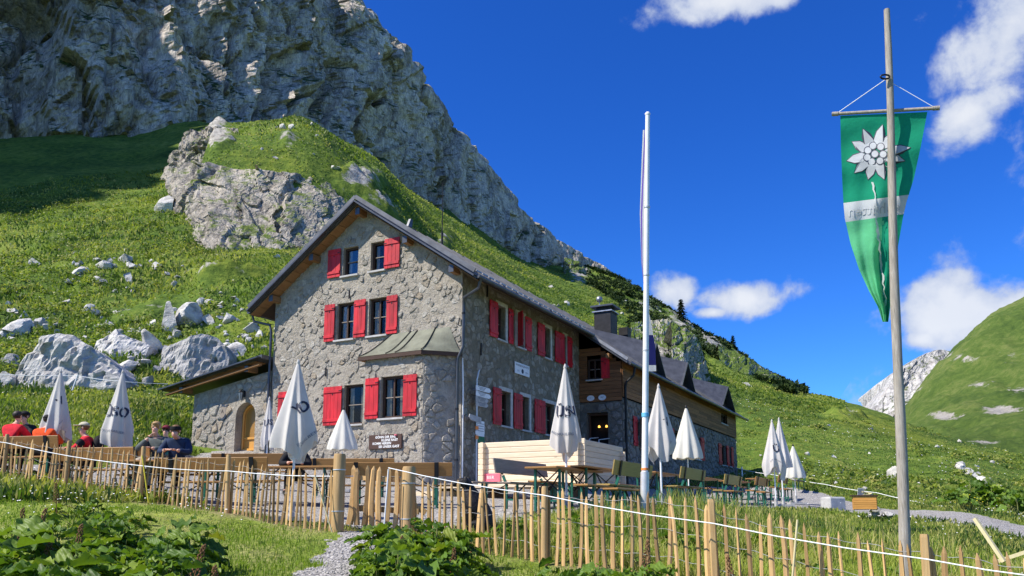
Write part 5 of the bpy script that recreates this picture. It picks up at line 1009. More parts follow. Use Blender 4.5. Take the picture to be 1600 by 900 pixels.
for (x0, y0, x1, y1, d, lab, s_) in ((1523, 810, 1569, 878, 7.9, 'pale timber batten leaning askew behind the right fence', .036), (1553, 879, 1625, 855, 7.8, 'short pale timber batten lying askew at right edge', .035)):
    a = at(x0, y0, d); b_ = at(x1, y1, d - .2); st_ = thing('batten', lab, 'timber', b_); MB().beam(Vector((0, 0, 0)), a - b_, s_, s_ * .9).build('board', M['raw_lath'], st_)
line_thing('fence_tape', 'thin white wire fence crossing the grass behind the umbrellas', 'tape', [at(1150, 731, 44), at(1210, 742, 40), at(1290, 757, 37), at(1370, 770, 34), at(1480, 792, 30)], M['tape_white'], .03)
line_thing('fence_tape', 'thin white line strung before the big boulders', 'tape', [at(-30, 583, 31), at(122, 587, 31), at(190, 596, 30), at(262, 600, 31)], M['tape_white'], .02)
wp = thing('stake', 'white stake carrying wire beside the extension wall', 'stake', at(1160, 750, 44)); MB().tube([(0, 0, -.3), (0, 0, .72)], .035, 6).build('rod', M['white_lacquer'], wp)
# ------------------------------------------------------------------ parasols (closed)
def parasol(px, ytop, ybot, d, label, seed, plain=False, marks=(), rad=.36, total=2.65, lean=0.0, slab=True):
    g_ = ground_at(px, d); top = at(px, ytop, d); bot = at(px, ybot, d); g_.x = top.x; Lc = top.z - bot.z; r = random.Random(seed)
    root = thing('parasol', label, 'parasol', (top.x, d, g_.z), 0, 'closed parasols on the terrace'); zt = top.z - g_.z; zb = bot.z - g_.z
    nth, nt = 96, 24; ph = r.uniform(0, 6.28); nf = 8; phs = [r.uniform(0, 6.28) for _ in range(5)]; flat_ = r.uniform(.75, .95)
    def cpos(th, t_, off=0.0):
        R_ = (.025 + rad * (t_ ** .92)) * (1 - .10 * t_ ** 8); fold = (.10 if plain else .20) * t_ ** .8
        R_ *= 1 + fold * (math.cos(nf * th + ph) if plain else 1.2 - 2.0 * abs(math.sin((nf * th + ph + .5 * math.sin(th * 2 + phs[1])) / 2)) ** 1.15) + (0 if plain else .10 * t_ * math.sin(2 * th + phs[0]) + .05 * t_ * math.sin(3 * th + phs[1]))
        hem = 0 if plain else (.09 * Lc * math.sin(2 * th + phs[2]) + .05 * Lc * math.sin(3 * th + phs[3])) * t_ ** 3
        if plain: hem = .012 * Lc * math.cos(nf * th + ph) * t_ ** 3
        if not plain and t_ > .82: R_ *= 1 - .35 * (t_ - .82) / .18 * (.5 + .5 * math.sin(2 * th + phs[4]))
        R_ += off; lx = lean * t_; return Vector((R_ * math.cos(th) + lx, R_ * math.sin(th) * flat_, zt - Lc * t_ + hem))
    vs = [cpos(2 * math.pi * j / nth, i / nt) for i in range(nt + 1) for j in range(nth)]
    b = MB(); b.add(vs, [(i * nth + j, i * nth + (j + 1) % nth, (i + 1) * nth + (j + 1) % nth, (i + 1) * nth + j) for i in range(nt) for j in range(nth)], 0, True)
    can = b.build('canopy', M['cream_parasol_cloth'] if plain else M['parasol_cloth'], root)
    b = MB(); b.tube([(0, 0, 0), (0, 0, zt + .01)], .022 if not plain else .016, 8); b.build('pole', M['white_lacquer'], root)
    b = MB(); b.lathe([(.02, 0), (.035, .03), (.02, .07), (.008, .1)], (0, 0, zt - .02), 8); b.build('finial', M['parasol_cloth'] if not plain else M['black_iron'], root)
    if slab: b = MB(); b.box((0, 0, .03), (.55, .5, .07)); b.lathe([(.05, .05), (.05, .3)], (0, 0, 0), 8); b.build('base', M['concrete'], root)
    for (txt, size, thc, tc_, rot_, mat) in marks:
        me = text_mesh(txt, size, 1.0, 0, 'CENTER', .006 if size > .1 else .0015)
        for v in me.vertices:
            x, y = v.co.x, v.co.y; x, y = x * math.cos(rot_) - y * math.sin(rot_), x * math.sin(rot_) + y * math.cos(rot_); t_ = min(max(tc_ - y / Lc, .05), .98); Rl = .05 + rad * t_; v.co = cpos(-math.pi / 2 + thc + x / Rl, t_, .012)
        me.materials.clear(); me.materials.append(M[mat]); link(bpy.data.objects.new('lettering', me), can)
    return root
big = lambda *a: [(a[0], .30, a[1], .55, a[2] if len(a) > 2 else 0, 'black_print'), ('AUS VORARLBERG', .062, a[1], .80, 0, 'grey_print')]
parasol(95, 582, 684, 17.8, 'closed white parasol nearest the red-jacketed hikers at far left', 1, marks=[('V', .26, .75, .46, .5, 'black_print'), ('VOR', .06, .85, .80, .2, 'grey_print')], rad=.30)
parasol(192, 583, 697, 16.6, 'closed white parasol with dark lettering beside the man in grey', 2, marks=big('ÜSO', .15), rad=.30, lean=-.03)
parasol(421, 624, 697, 22.5, 'narrow closed white parasol standing next to the hut downpipe', 3, marks=[('US', .26, .2, .52, 0, 'black_print')], rad=.2)
parasol(466, 568, 706, 13.7, 'largest closed white parasol in front of the hut gable', 4, marks=[('O', .26, .85, .50, .25, 'black_print'), ('Y', .22, .35, .53, .7, 'black_print'), ('J', .26, -1.2, .52, -.3, 'black_print'), ('VORARLBERG', .07, .9, .83, .4, 'grey_print')], rad=.37)
parasol(537, 640, 703, 21.5, 'small closed cream parasol below the ground-floor window', 5, plain=True, rad=.40)
parasol(883, 575, 703, 14.6, 'closed white lettered parasol in front of the pale log wall', 6, marks=big('ÜS', -.35) + [('V', .24, .75, .55, .5, 'black_print')], rad=.27)
parasol(1029, 605, 712, 16.8, 'closed white parasol just right of the metal flagpole', 7, marks=[('V', .24, .75, .52, .3, 'black_print'), ('AUS', .06, .8, .8, .2, 'grey_print')], rad=.32)
parasol(1072, 638, 717, 19.0, 'plain closed cream parasol before the extension windows', 8, plain=True, rad=.34)
parasol(1206, 659, 740, 24.0, 'closed white lettered parasol, front one of the distant pair', 9, marks=big('Ü', .1), rad=.32)
parasol(1217, 656, 731, 26.0, 'closed white parasol, rear one of the distant pair', 10, rad=.28)
parasol(1239, 697, 747, 27.5, 'rightmost small closed white parasol on the terrace', 11, plain=True, rad=.36)
# ------------------------------------------------------------------ beer tables and benches
def make_bench(label, wood, back=True, L=2.2):
    t_ = thing('bench', label, 'bench', (0, 0, 0), 0, 'beer benches on the terrace')
    MB().box((0, 0, .46), (L, .27, .032)).build('seat', M[wood], t_, bevel=.006)
    if back:
        MB().box((0, -.20, .77), (L, .028, .27), (Vector((1, 0, 0)), Vector((0, math.cos(.18), math.sin(.18))), Vector((0, -math.sin(.18), math.cos(.18))))).build('backrest', M[wood], t_, bevel=.006)
        for s_ in (-1, 1): b = MB(); b.beam((s_ * L * .36, -.10, .40), (s_ * L * .36, -.185, .60), .05, .02, (1, 0, 0)); b.build('back_arm', M['green_lacquer'], t_); b = MB(); b.beam((s_ * L * .36, -.205, .62), (s_ * L * .36, -.255, .905), .085, .012, (0, 1, 0)); b.build('back_plate', M['black_iron'], t_)
    for s_ in (-1, 1):
        for q in (-1, 1): MB().box((s_ * L * .36, q * .11, .22), (.035, .035, .45)).build('leg', M['green_lacquer'], t_)
        MB().box((s_ * L * .36, 0, .16), (.03, .2, .03)).build('stretcher', M['green_lacquer'], t_); MB().beam((s_ * L * .36, 0, .18), (s_ * L * .12, 0, .44), .02, .02).build('brace', M['black_iron'], t_)
    return t_
def make_table(label, wood, L=2.2, W=.62):
    t_ = thing('table', label, 'table', (0, 0, 0), 0, 'beer tables on the terrace'); MB().box((0, 0, .755), (L, W, .035)).build('tabletop', M[wood], t_, bevel=.006)
    for s_ in (-1, 1):
        for q in (-1, 1): MB().box((s_ * L * .37, q * W * .38, .37), (.04, .04, .74)).build('leg', M['green_lacquer'], t_)
        MB().box((s_ * L * .37, 0, .18), (.03, W * .7, .03)).build('stretcher', M['green_lacquer'], t_)
        for q in (-1, 1): MB().beam((s_ * L * .37, q * W * .36, .72), (s_ * L * .37, -q * W * .36, .34), .018, .018).build('brace', M['black_iron'], t_)
        MB().beam((s_ * L * .37, 0, .30), (s_ * L * .1, 0, .73), .02, .02).build('strut', M['black_iron'], t_)
    return t_
PB = {}
def place(kind, wood, p, ang, label, L=2.2):
    key = (kind, wood, L)
    if key not in PB: PB[key] = make_bench(label, wood, kind == 'back', L) if kind != 'table' else make_table(label, wood, L); o = PB[key]
    else: o = copy_tree(PB[key])
    o['label'] = label; o.location = (p[0], p[1], hz(p[0], p[1])); o.rotation_euler = (0, 0, ang); return o
VA = math.atan2(V.y, V.x)                  # direction along the hut's long side
P0 = Vector((2.15, 15.4)); v2 = Vector((V.x, V.y)); rp_ = Vector((V.y, -V.x))     # rp_: to the right of that direction (towards the camera)
row = ['nearest', 'second', 'third', 'fourth', 'fifth', 'sixth']
for i, t_ in enumerate((0, 4.3, 8.6, 12.9, 17.2, 22.5)):
    p = P0 + v2 * t_; lab = f'{row[i]} in row beyond metal flagpole'
    place('back', 'olive_bench_wood' if i < 3 else 'bench_wood' if i < 5 else 'grey_bench_wood', p, VA, 'wooden bench with olive backrest, ' + lab if i < 3 else 'brown beer bench with backrest, ' + lab)
    if i < 5: place('table', 'bench_wood', p - rp_ * .68, VA, 'brown beer table, ' + lab); place('plain', 'bench_wood', p - rp_ * 1.38, VA, 'backless beer bench on house side of table, ' + lab)
    if i < 5: place('plain', 'bench_wood', p + rp_ * .55 + v2 * -1.6, VA + math.pi / 2 * .0, 'short backless bench before the table, ' + lab, 1.2)
pT = at(885, 790, 14.9); place('table', 'bench_wood', (pT.x, pT.y), VA, 'beer table with orange-brown top beside the pale log wall')
pB = Vector((pT.x, pT.y)) - rp_ * .72; place('back', 'grey_bench_wood', pB, VA + math.pi, 'weathered grey bench with backrest before the pale log wall')
pB = Vector((pT.x, pT.y)) + rp_ * .75; place('plain', 'bench_wood', pB, VA, 'backless beer bench on the near side of the orange-brown table')
place('plain', 'grey_bench_wood', (at(812, 790, 16.6).x, 16.6), VA * .4, 'low grey bench in front of the pale log wall')
for i, (px, d, an, wood, lab) in enumerate(((30, 17.5, -.22, 'bench_wood', 'brown bench with backrest under the red-jacketed hikers'), (165, 16.4, -.2, 'bench_wood', 'brown bench with backrest left of the man in grey'), (335, 15.0, -.14, 'bench_wood', 'long brown bench with backrest right of the man in grey'),
        (620, 16.0, .02, 'bench_wood', 'brown bench with backrest seen over the garden gate'), (400, 20.3, .0, 'bench_wood', 'brown bench with backrest near the arched door'), (545, 19.2, .0, 'bench_wood', 'brown bench with backrest below the wooden verse sign'))):
    g_ = ground_at(px, d); place('back', wood, (g_.x, g_.y), an, lab)
for px, d, an, lab in ((30, 18.3, -.22, 'beer table where the red-jacketed hikers sit'), (165, 17.2, -.2, 'beer table left of the man in grey'), (268, 15.75, -.14, 'beer table in front of the man in grey'), (450, 16.3, -.1, 'beer table by the person in black'), (620, 16.8, .02, 'beer table behind the garden gate')):
    g_ = ground_at(px, d); place('table', 'bench_wood', (g_.x, g_.y), an, lab)
for px, d, an, lab in ((30, 19.0, -.22, 'backless bench behind the hikers table'), (262, 16.4, -.14, 'backless bench that the man in grey sits on'), (450, 17.0, -.1, 'backless bench that the person in black sits on')):
    g_ = ground_at(px, d); place('plain', 'bench_wood', (g_.x, g_.y), an, lab)
# ------------------------------------------------------------------ pale log enclosure
cA = at(757, 735, 20.0); cB = CORNER + U * 0 ; fwd = Vector((V.x, V.y, 0)); rgt = Vector((-U.x, -U.y, 0)); cw, cdp, lh, zb = 2.56, 2.75, .137, .62
crib = thing('log_enclosure', 'low enclosure of new pale interlocking timber planks on the terrace', 'enclosure', (cA.x, cA.y, zb), math.atan2(rgt.y, rgt.x))
def logp(a, b, i, mat):
    z = (i + .5) * lh; a, b = Vector(a), Vector(b); m_ = MB(); ax = (b - a).normalized(); nn = Vector((-ax.y, ax.x, 0)); prof = [(-.035, -.5), (-.042, -.38), (-.042, .38), (-.035, .5), (.035, .5), (.042, .38), (.042, -.38), (.035, -.5)]
    m_.prism([a + nn * q + Vector((0, 0, z + w_ * (lh - .006))) for q, w_ in prof], b - a); return m_.build('plank', mat, crib)
for i in range(8): logp((-.16, .0, 0), (cw + .16, .0, 0), i, M['pale_timber'])
for i in range(8):
    z0_ = lh / 2; 
    for x in (0, cw): logp((x, -.16, 0), (x, cdp + .16, 0), i + (.5 if False else 0), M['pale_timber_side']).location.z = .003
    if i < 7: logp((-.16, cdp, 0), (cw + .16, cdp, 0), i, M['pale_timber'])
m_ = MB(); m_.box((cw / 2 - .2, -.5, -.03), (cw + 1.6, 1.0, .05)); m_.build('deck', M['pale_timber'], crib); 
for x in (-.7, .6, 1.9, 2.7): MB().box((x, -.4, -.27), (.1, .8, .42)).build('joist', M['dark_frame_wood'], crib)
MB().box((.22, -.07, .22), (.52, .03, .2)).build('banner', M['pink_banner'], crib); lettering(crib, 'BIER', .11, .22, .22, -.09, M['white_print'])
MB().box((-1.3, -.6, -.2), (1.6, .5, .16)).build('step', M['pale_timber'], crib)
# ------------------------------------------------------------------ flagpoles
g_ = ground_at(1008, 14.0); fp = thing('flagpole', 'tall white metal flagpole standing in front of the extension', 'flagpole', g_); g_.x = at(1007, 800, 14.0).x; fp.location.x = g_.x; tz = at(1012, 180, 14.0).z - g_.z; lx = at(1012, 180, 14.0).x - g_.x
MB().tube([(0, 0, 0), (lx * .1, 0, .75)], .075, 14).build('sleeve', M['galvanised'], fp); MB().tube([(lx * .09, 0, .7), (lx, 0, tz)], [.058, .042], 14).build('pole', M['white_lacquer'], fp); MB().lathe([(.048, 0), (.055, .03), (.03, .06)], (lx, 0, tz), 10).build('cap', M['white_lacquer'], fp)
for z, c, h in ((.78, 'orange_tape', .04), (1.72, 'blue_tape', .07)): MB().lathe([(.066, 0), (.066, h)], (lx * z / tz, 0, z), 14).build('band', M[c], fp)
for z in (2.9, 4.3, 5.6): MB().lathe([(.058, 0), (.058, .03)], (lx * z / tz, 0, z), 12).build('joint', M['galvanised'], fp)
fl = thing('hanging_flag', 'white and violet banner hanging edge-on behind the white metal flagpole', 'flag', at(1010, 205, 14.1)); b = MB(); NR, NC = 40, 10; zt_, zb_ = at(1010, 203, 14.1).z, at(1018, 580, 14.1).z; vs = []
for i in range(NR + 1):
    t_ = i / NR; off = np.interp(t_, [0, .15, .35, .55, .68, .8, .9, 1], [-3, -6, -10, -9, -4, 6, 13, 15])
    for j in range(NC + 1):
        w_ = j / NC; px = 1009.5 + off * w_ + 2 * math.sin(w_ * 5 + t_ * 4) * w_; z = zt_ + (zb_ - zt_) * t_ + .12 * w_ * (t_ > .9) * -.5; Yd = .08 + .75 * w_ * (1 - .35 * t_); vs.append(at(px, 203 + 377 * t_, 14.1 + Yd) - at(1010, 205, 14.1))
for i in range(NR):
    for j in range(NC):
        t_ = i / NR; mi = 2 if (t_ > .84 and t_ < .965 ) else (1 if (j in (5, 6) and t_ < .8) else 0); b.add([vs[i * (NC + 1) + j], vs[i * (NC + 1) + j + 1], vs[(i + 1) * (NC + 1) + j + 1], vs[(i + 1) * (NC + 1) + j]], [(0, 1, 2, 3)], mi, True)
o = b.build('cloth', [M['flag_white'], M['flag_violet'], M['flag_navy']], fl, fix=False); bm = bmesh.new(); bm.from_mesh(o.data); bmesh.ops.remove_doubles(bm, verts=bm.verts, dist=1e-4); bm.to_mesh(o.data); bm.free()
# wooden pole with the green banner
DW = 9.4; g_ = ground_at(1414, DW); tp = at(1385, 15, DW); wpz = tp - g_; wpole = thing('wooden_flagpole', 'tall weathered grey wooden flagpole in the right foreground', 'flagpole', g_)
pts = [Vector((0, 0, -.2)) + wpz * t_ + Vector((.012 * math.sin(t_ * 9), 0, .2 * t_)) for t_ in np.linspace(0, 1, 14)]; MB().tube(pts, [.068 - .03 * i / 13 + .002 * math.sin(i * 2.3) for i in range(14)], 12).build('pole', M['grey_pole_wood'], wpole)
MB().tube([at(1383, 120, DW - .06) - g_ + Vector((.06 * math.cos(q), 0, .03 * math.sin(q))) for q in np.linspace(0, 6.2, 9)], .012, 6).build('pulley', M['black_iron'], wpole)
DB = DW + .14; ban = thing('green_banner', 'long green banner with edelweiss emblem hanging from wooden flagpole', 'banner', at(1385, 174, DB)); bo = at(1385, 174, DB); TW = math.tan(R(24)); turn = lambda px: -(px - 1385) / FPX * DB * TW; bl = at(1305, 178, DB + turn(1305)) - bo; br = at(1463, 169, DB + turn(1463)) - bo
MB().tube([bl, br], .022, 10).build('crossbar', M['grey_pole_wood'], ban)
for e_ in (bl, br): MB().tube([e_ - (br - bl).normalized() * .04, e_ + (br - bl).normalized() * .04], .03, 8).build('end_knob', M['grey_pole_wood'], ban)
b = MB(); kn = at(1384, 124, DB - .08) - bo; b.tube([bl + Vector((.04, 0, .02)), kn], .005, 5); b.tube([br - Vector((.04, 0, -.02)), kn], .004, 5); b.build('cord', M['tape_white'], ban)
ys = [178, 230, 280, 318, 340, 380, 420, 455, 480, 503]; lx_ = [1313, 1314, 1316, 1318, 1320, 1329, 1342, 1358, 1372, 1379]; rx_ = [1449, 1439, 1428, 1416, 1411, 1404, 1397, 1392, 1391, 1388]
def ban_pt(u, yy, off=0.0):
    l = np.interp(yy, ys, lx_); r_ = np.interp(yy, ys, rx_); s_ = (yy - 178) / 325; top_ = np.interp(l + (r_ - l) * u, [1313, 1449], [178, 172]) - 175
    px = l + (r_ - l) * u; dep = .03 + .10 * s_ * math.sin(u * 7 + 2.2 * s_) + .05 * s_ * math.sin(u * 17 + 5 * s_) + .18 * s_ ** 2 * (1 - abs(2 * u - 1)) + .02 * math.sin(yy * .09 + u * 3)
    p = at(px, yy + top_ * (1 - s_), DB + dep - off + turn(px)) - bo; return p
NU, NV_ = 28, 54; yv = [178 + 325 * i / NV_ for i in range(NV_ + 1)]; slant = lambda y, u: y + (5.5 - 11 * u) * math.exp(-((y - 328) / 70) ** 2); yv = [min(yv, key=lambda q: abs(q - y)) if False else y for y in yv]; vs = [ban_pt(j / NU, slant(y, j / NU)) for y in yv for j in range(NU + 1)]; b = MB(); mis = []
for i in range(NV_):
    for j in range(NU):
        y = (yv[i] + yv[i + 1]) / 2; u_ = (j + .5) / NU; bandy = 310.5
        tear = 1380 - 4 * math.sin(y * .05); pxm = np.interp(y, ys, lx_) + (np.interp(y, ys, rx_) - np.interp(y, ys, lx_)) * u_
        mi = 2 if bandy < y < bandy + 33 else (0 if y <= bandy else (1 if pxm < tear - 4 or y > 470 and u_ < .6 else 0))
        b.add([vs[i * (NU + 1) + j], vs[i * (NU + 1) + j + 1], vs[(i + 1) * (NU + 1) + j + 1], vs[(i + 1) * (NU + 1) + j]], [(0, 1, 2, 3)], mi, True)
o = b.build('cloth', [M['flag_green_dark'], M['flag_green_light'], M['flag_white']], ban, fix=False); bm = bmesh.new(); bm.from_mesh(o.data); bmesh.ops.remove_doubles(bm, verts=bm.verts, dist=1e-4); bm.to_mesh(o.data); bm.free()
def on_ban(px, py, off): l = np.interp(py, ys, lx_); r_ = np.interp(py, ys, rx_); return ban_pt((px - l) / (r_ - l), py, off)
em = None
for q, L in ((75, 50), (115, 47), (150, 44), (192, 48), (222, 46), (255, 44), (290, 46), (325, 44), (8, 60), (45, 46), (345, 52)):
    a = R(q); cx, cy = 1367, 240; w_ = 7.2; L = L * .93
    for nm, gr, off, mt in (('petal_outline', 1.5, .004, 'black_print'), ('petal', 0, .007, 'petal_grey')):
        m_ = MB(); prof = [(10, 0), (L * .45, w_ + gr), (L * .75, w_ * .85 + gr), (L + gr, 0), (L * .75, -w_ * .85 - gr), (L * .45, -w_ - gr)]
        m_.add([on_ban(cx + x * math.cos(a) - y * math.sin(a), cy - x * math.sin(a) - y * math.cos(a), off + .0003 * (q % 7)) for x, y in prof], [tuple(range(6))]); m_.build(nm, M[mt], o)
for dx, dy in ((0, 0), (-11, -6), (-3, -13), (9, -11), (13, 1), (8, 11), (-5, 12), (-12, 5)):
    for gr, off, mt in ((1.4, .011, 'black_print'), (0, .013, 'petal_grey')):
        m_ = MB(); m_.add([on_ban(1367 + dx + (5.2 + gr) * math.cos(q), 240 + dy + (5.2 + gr) * math.sin(q), off) for q in np.linspace(0, 6.2832, 11)[:-1]], [tuple(range(10))]); m_.build('floret', M[mt], o)
# torn, crumpled white strip running down the cloth
rt = random.Random(6); ty = np.linspace(284, 478, 34); lw = [rt.uniform(.8, 2.2) + 2.5 * max(0, math.sin(q * .19)) * (q > 12) for q in range(34)]; cxs = [1364 + (y - 284) * .105 + rt.uniform(-1.6, 1.6) for y in ty]; m_ = MB()
tv = [on_ban(c - w_, y, .02 + rt.uniform(0, .025)) for c, w_, y in zip(cxs, lw, ty)] + [on_ban(c + w_ * .7, y, .02 + rt.uniform(0, .02)) for c, w_, y in zip(cxs, lw, ty)]
m_.add(tv, [(i, i + 1, 34 + i + 1, 34 + i) for i in range(33)], 0, True); m_.build('torn_strip', M['flag_white'], o, fix=False)
me = text_mesh('enhütten', 24, 1.0, 0, 'CENTER')
for v in me.vertices: c = v.co.copy(); v.co = on_ban(1366 - c.x * .95, 327 - c.y + c.x * .07, .008)
me.materials.clear(); me.materials.append(M['petal_grey']); link(bpy.data.objects.new('lettering', me), o)
# ------------------------------------------------------------------ things on the right of the terrace
g_ = ground_at(1352, 20.5); ck = thing('wooden_crate', 'orange-brown wooden slatted box with maps on top beside the path', 'crate', (g_.x, g_.y, at(1352, 797, 20.5).z), -.35)
for i in range(6): MB().box((0, -.28, .05 + i * .056), (.54, .02, .05)).build('slat', M['crate_wood'], ck); MB().box((.28, 0, .05 + i * .056), (.02, .54, .05)).build('slat', M['crate_wood'], ck)
MB().box((0, 0, .17), (.53, .53, .32)).build('body', M['crate_wood'], ck); MB().box((0, 0, .36), (.62, .62, .03)).build('lid', M['dark_frame_wood'], ck)
bk = thing('info_card', 'small cream card standing on the wooden box', 'card', Vector(ck.location) + Vector((-.1, -.08, .375))); MB().box((0, 0, .08), (.16, .015, .2), (Vector((1, 0, 0)), Vector((0, .96, .28)), Vector((0, -.28, .96)))).build('sheet', M['cream_parasol_cloth'], bk); lettering(bk, 'i', .1, 0, .1, -.012 - .02, M['black_print'])
bk = thing('wood_scraps', 'flat pile of pale wooden pieces on the wooden box', 'timber', Vector(ck.location) + Vector((.12, 0, .378)))
for i in range(5): MB().box((random.uniform(-.12, .12), random.uniform(-.1, .1), .012 + i * .016), (.24, .05, .014), (Vector((math.cos(i), math.sin(i), 0)), Vector((-math.sin(i), math.cos(i), 0)), EZ)).build('piece', M['raw_lath'], bk)
g_ = ground_at(1302, 26.0); cb = thing('concrete_block', 'light grey concrete block at the far end of the terrace', 'block', (g_.x, g_.y, g_.z), .3); m_ = MB(); m_.box((0, 0, .14), (.6, .5, .46)); m_.build('block', M['concrete'], cb, bevel=.03); MB().box((0, 0, .375), (.5, .4, .03)).build('top_slab', M['concrete'], cb, bevel=.008)
# ------------------------------------------------------------------ boulders
def find_d(px, py, d0, d1, n=60):                            # distance at which the ground shows at that pixel
    d = np.geomspace(d0, d1, n); X = (px - PX) / FPX * d; z = H(X, d); X = (px - PX) / FPX * (cp_ * d + sp_ * z); z = H(X, d); e = np.abs(pix_of(X, d, z)[1] - py); i = int(np.argmin(e)); return float(d[i]), float(e[i]), float(X[i]), float(z[i])
def boulder_mesh(seed, sub=4, cuts=14, nz_=.06, flat_=1.0):
    bm = bmesh.new(); bmesh.ops.create_icosphere(bm, subdivisions=sub, radius=1.0); r = random.Random(seed); P_ = np.array([v.co[:] for v in bm.verts])
    for i in range(cuts):
        n = np.array([r.gauss(0, 1), r.gauss(0, 1), r.gauss(0, .8)]); n /= np.linalg.norm(n); c = r.uniform(.28, .58); dd = P_ @ n - c; P_ = P_ - np.outer(np.maximum(dd, 0) * .98, n)
    f_ = fbm(P_[:, 0] * 1.6 + seed, P_[:, 1] * 1.6, P_[:, 2] * 1.6, 4, .55) * nz_ + ridged(P_[:, 0] * 2.5 + seed, P_[:, 1] * 2.5, P_[:, 2] * 4, 3) * nz_ * .35
    P_ = P_ * (1 + f_)[:, None]
    for v, p in zip(bm.verts, P_): v.co = p
    me = bpy.data.meshes.new('boulder'); bm.to_mesh(me); bm.free(); me.materials.append(M['boulder_rock']); me.polygons.foreach_set('use_smooth', [False] * len(me.polygons)); return me
def boulder(px, yb, w, h, d, label, seed, name='boulder', group=None, me=None, rz=None, depth=.9):
    d = find_d(px, yb, d * .6, d * 1.6)[0]; p = at(px, yb, d); gz = hz(p.x, d); wm = w * d / FPX; hm = h * d / FPX; me = me or boulder_mesh(seed)
    o = bpy.data.objects.new(name, me); link(o); o.location = (p.x, d, gz + hm * .20); o.scale = (wm / 1.4, wm * depth / 1.4, hm / 1.0); r = random.Random(seed); o.rotation_euler = (r.uniform(-.15, .15), r.uniform(-.15, .15), r.uniform(0, 6.28) if rz is None else rz)
    return tag(o, label, 'rock', group)
def big_boulder(px, yb, w, h, d, label, prof, ridge, seed, lean=.35):
    """angular block: outline points (u,v) of the front, pushed back into depth, with one edge (ridge) standing forward"""
    d = find_d(px, yb, d * .6, d * 1.6)[0]; p = at(px, yb, d); wm = w * d / FPX; hm = 1.08 * h * d / FPX; gz = hz(p.x, d); NX, NZ = 40, 24; vs = []
    top = lambda u: np.interp(u, [q[0] for q in prof], [q[1] for q in prof])
    A = []
    for i in range(NX + 1):
        u = i / NX; T = top(u) * hm
        for j in range(NZ + 1):
            v = j / NZ; z = -.35 * hm + (T + .35 * hm) * min(1, v * 1.6); back = max(0, (v - .62) / .38) * wm * .7
            y = -wm * .16 * (1 - abs(u - ridge) / (max(ridge, 1 - ridge))) + lean * max(0, z) + back; x = (u - .5) * wm
            n_ = float(fbm(np.array([x * 1.1 / wm * 6 + seed]), np.array([z * 1.1 / wm * 6]), np.array([y / wm * 3]), 4, .55)[0]); fc_ = float(facets(np.array([u * 5 + .6 * n_]), np.array([z / hm * 2.6 + u]), int(seed * 7))[0]) + .22 * float(facets(np.array([u * 13]), np.array([z / hm * 7]), int(seed * 3))[0]); A.append((x + .01 * wm * n_, y - .012 * wm * n_ - .05 * wm * fc_, z + .012 * wm * n_ - (back * .12)))
    f = [(i * (NZ + 1) + j, (i + 1) * (NZ + 1) + j, (i + 1) * (NZ + 1) + j + 1, i * (NZ + 1) + j + 1) for i in range(NX) for j in range(NZ)]
    mb = MB(); mb.add(A, f); mb.add(A[:NZ + 1], [tuple(range(NZ + 1))]); mb.add(A[-NZ - 1:], [tuple(range(NZ + 1))]); o = mb.build('boulder', M['boulder_rock']); o.location = (p.x, d, gz); return tag(o, label, 'rock')
big_boulder(108, 604, 168, 80, 38, 'huge pale boulder with bright left facet at the foot of slope', [(0, .25), (.1, .6), (.22, .93), (.36, 1.0), (.5, .97), (.68, .75), (.85, .5), (1, .18)], .33, 3.0, .22)
big_boulder(302, 588, 108, 66, 41, 'large pale rounded boulder above the annex roof', [(0, .55), (.08, .72), (.3, .84), (.6, 1.0), (.8, .93), (.95, .7), (1, .45)], .45, 8.0, .16)
big_boulder(186, 553, 86, 46, 45, 'flat slanting pale boulder between the two largest boulders', [(0, .55), (.15, .6), (.28, 1.0), (.4, .75), (.7, .6), (1, .38)], .4, 14.0, .6)
BL = [(30, 522, 46, 26, 47, 'grey boulder left above the huge pale boulder'), (64, 513, 34, 24, 49, 'grey boulder beside its twin above the huge boulder'), (263, 520, 30, 40, 49, 'tall narrow rock standing behind the slanting boulder'), (196, 409, 40, 20, 66, 'sunlit flat rock highest up the left slope'), (166, 421, 36, 15, 64, 'flat grey rock just below the highest sunlit rock'),
      (128, 428, 38, 15, 63, 'low dark slab left in the upper rock group'), (159, 438, 32, 13, 61, 'pale low slab at the bottom of the upper rock group'), (53, 414, 28, 12, 66, 'lone grey rock on the upper left meadow'), (305, 506, 48, 28, 51, 'dark rounded rock above the large rounded boulder'), (236, 548, 36, 34, 45, 'blocky grey rock between slanting and rounded boulders'),
      (262, 560, 36, 30, 43, 'shadowed rock tucked against the rounded boulder'), (366, 556, 38, 30, 42, 'dark rock right of the rounded boulder above annex'), (395, 520, 28, 20, 47, 'small pointed rock near the hut roof edge'), (196, 577, 40, 26, 40, 'angular rock touching the right end of huge boulder'), (8, 600, 44, 36, 37, 'dark rock at the picture edge beside huge boulder'),
      (18, 572, 34, 18, 41, 'flat dark rock at the left edge above the huge boulder'), (232, 602, 22, 18, 36, 'small pale rock under the rounded boulder'), (258, 330, 44, 36, 88, 'rounded brown rock at the left foot of the outcrop'), (1400, 748, 36, 30, 55, 'reddish rock behind the wooden flagpole'), (1166, 604, 22, 12, 110, 'pale rock at the skyline beside the extension roof')]
for i, (px, yb, w, h, d, lab) in enumerate(BL): boulder(px, yb, w, h, d, lab, 100 + i)
SM = [boulder_mesh(300 + i, 2, 9, .12) for i in range(6)]; r = random.Random(5)
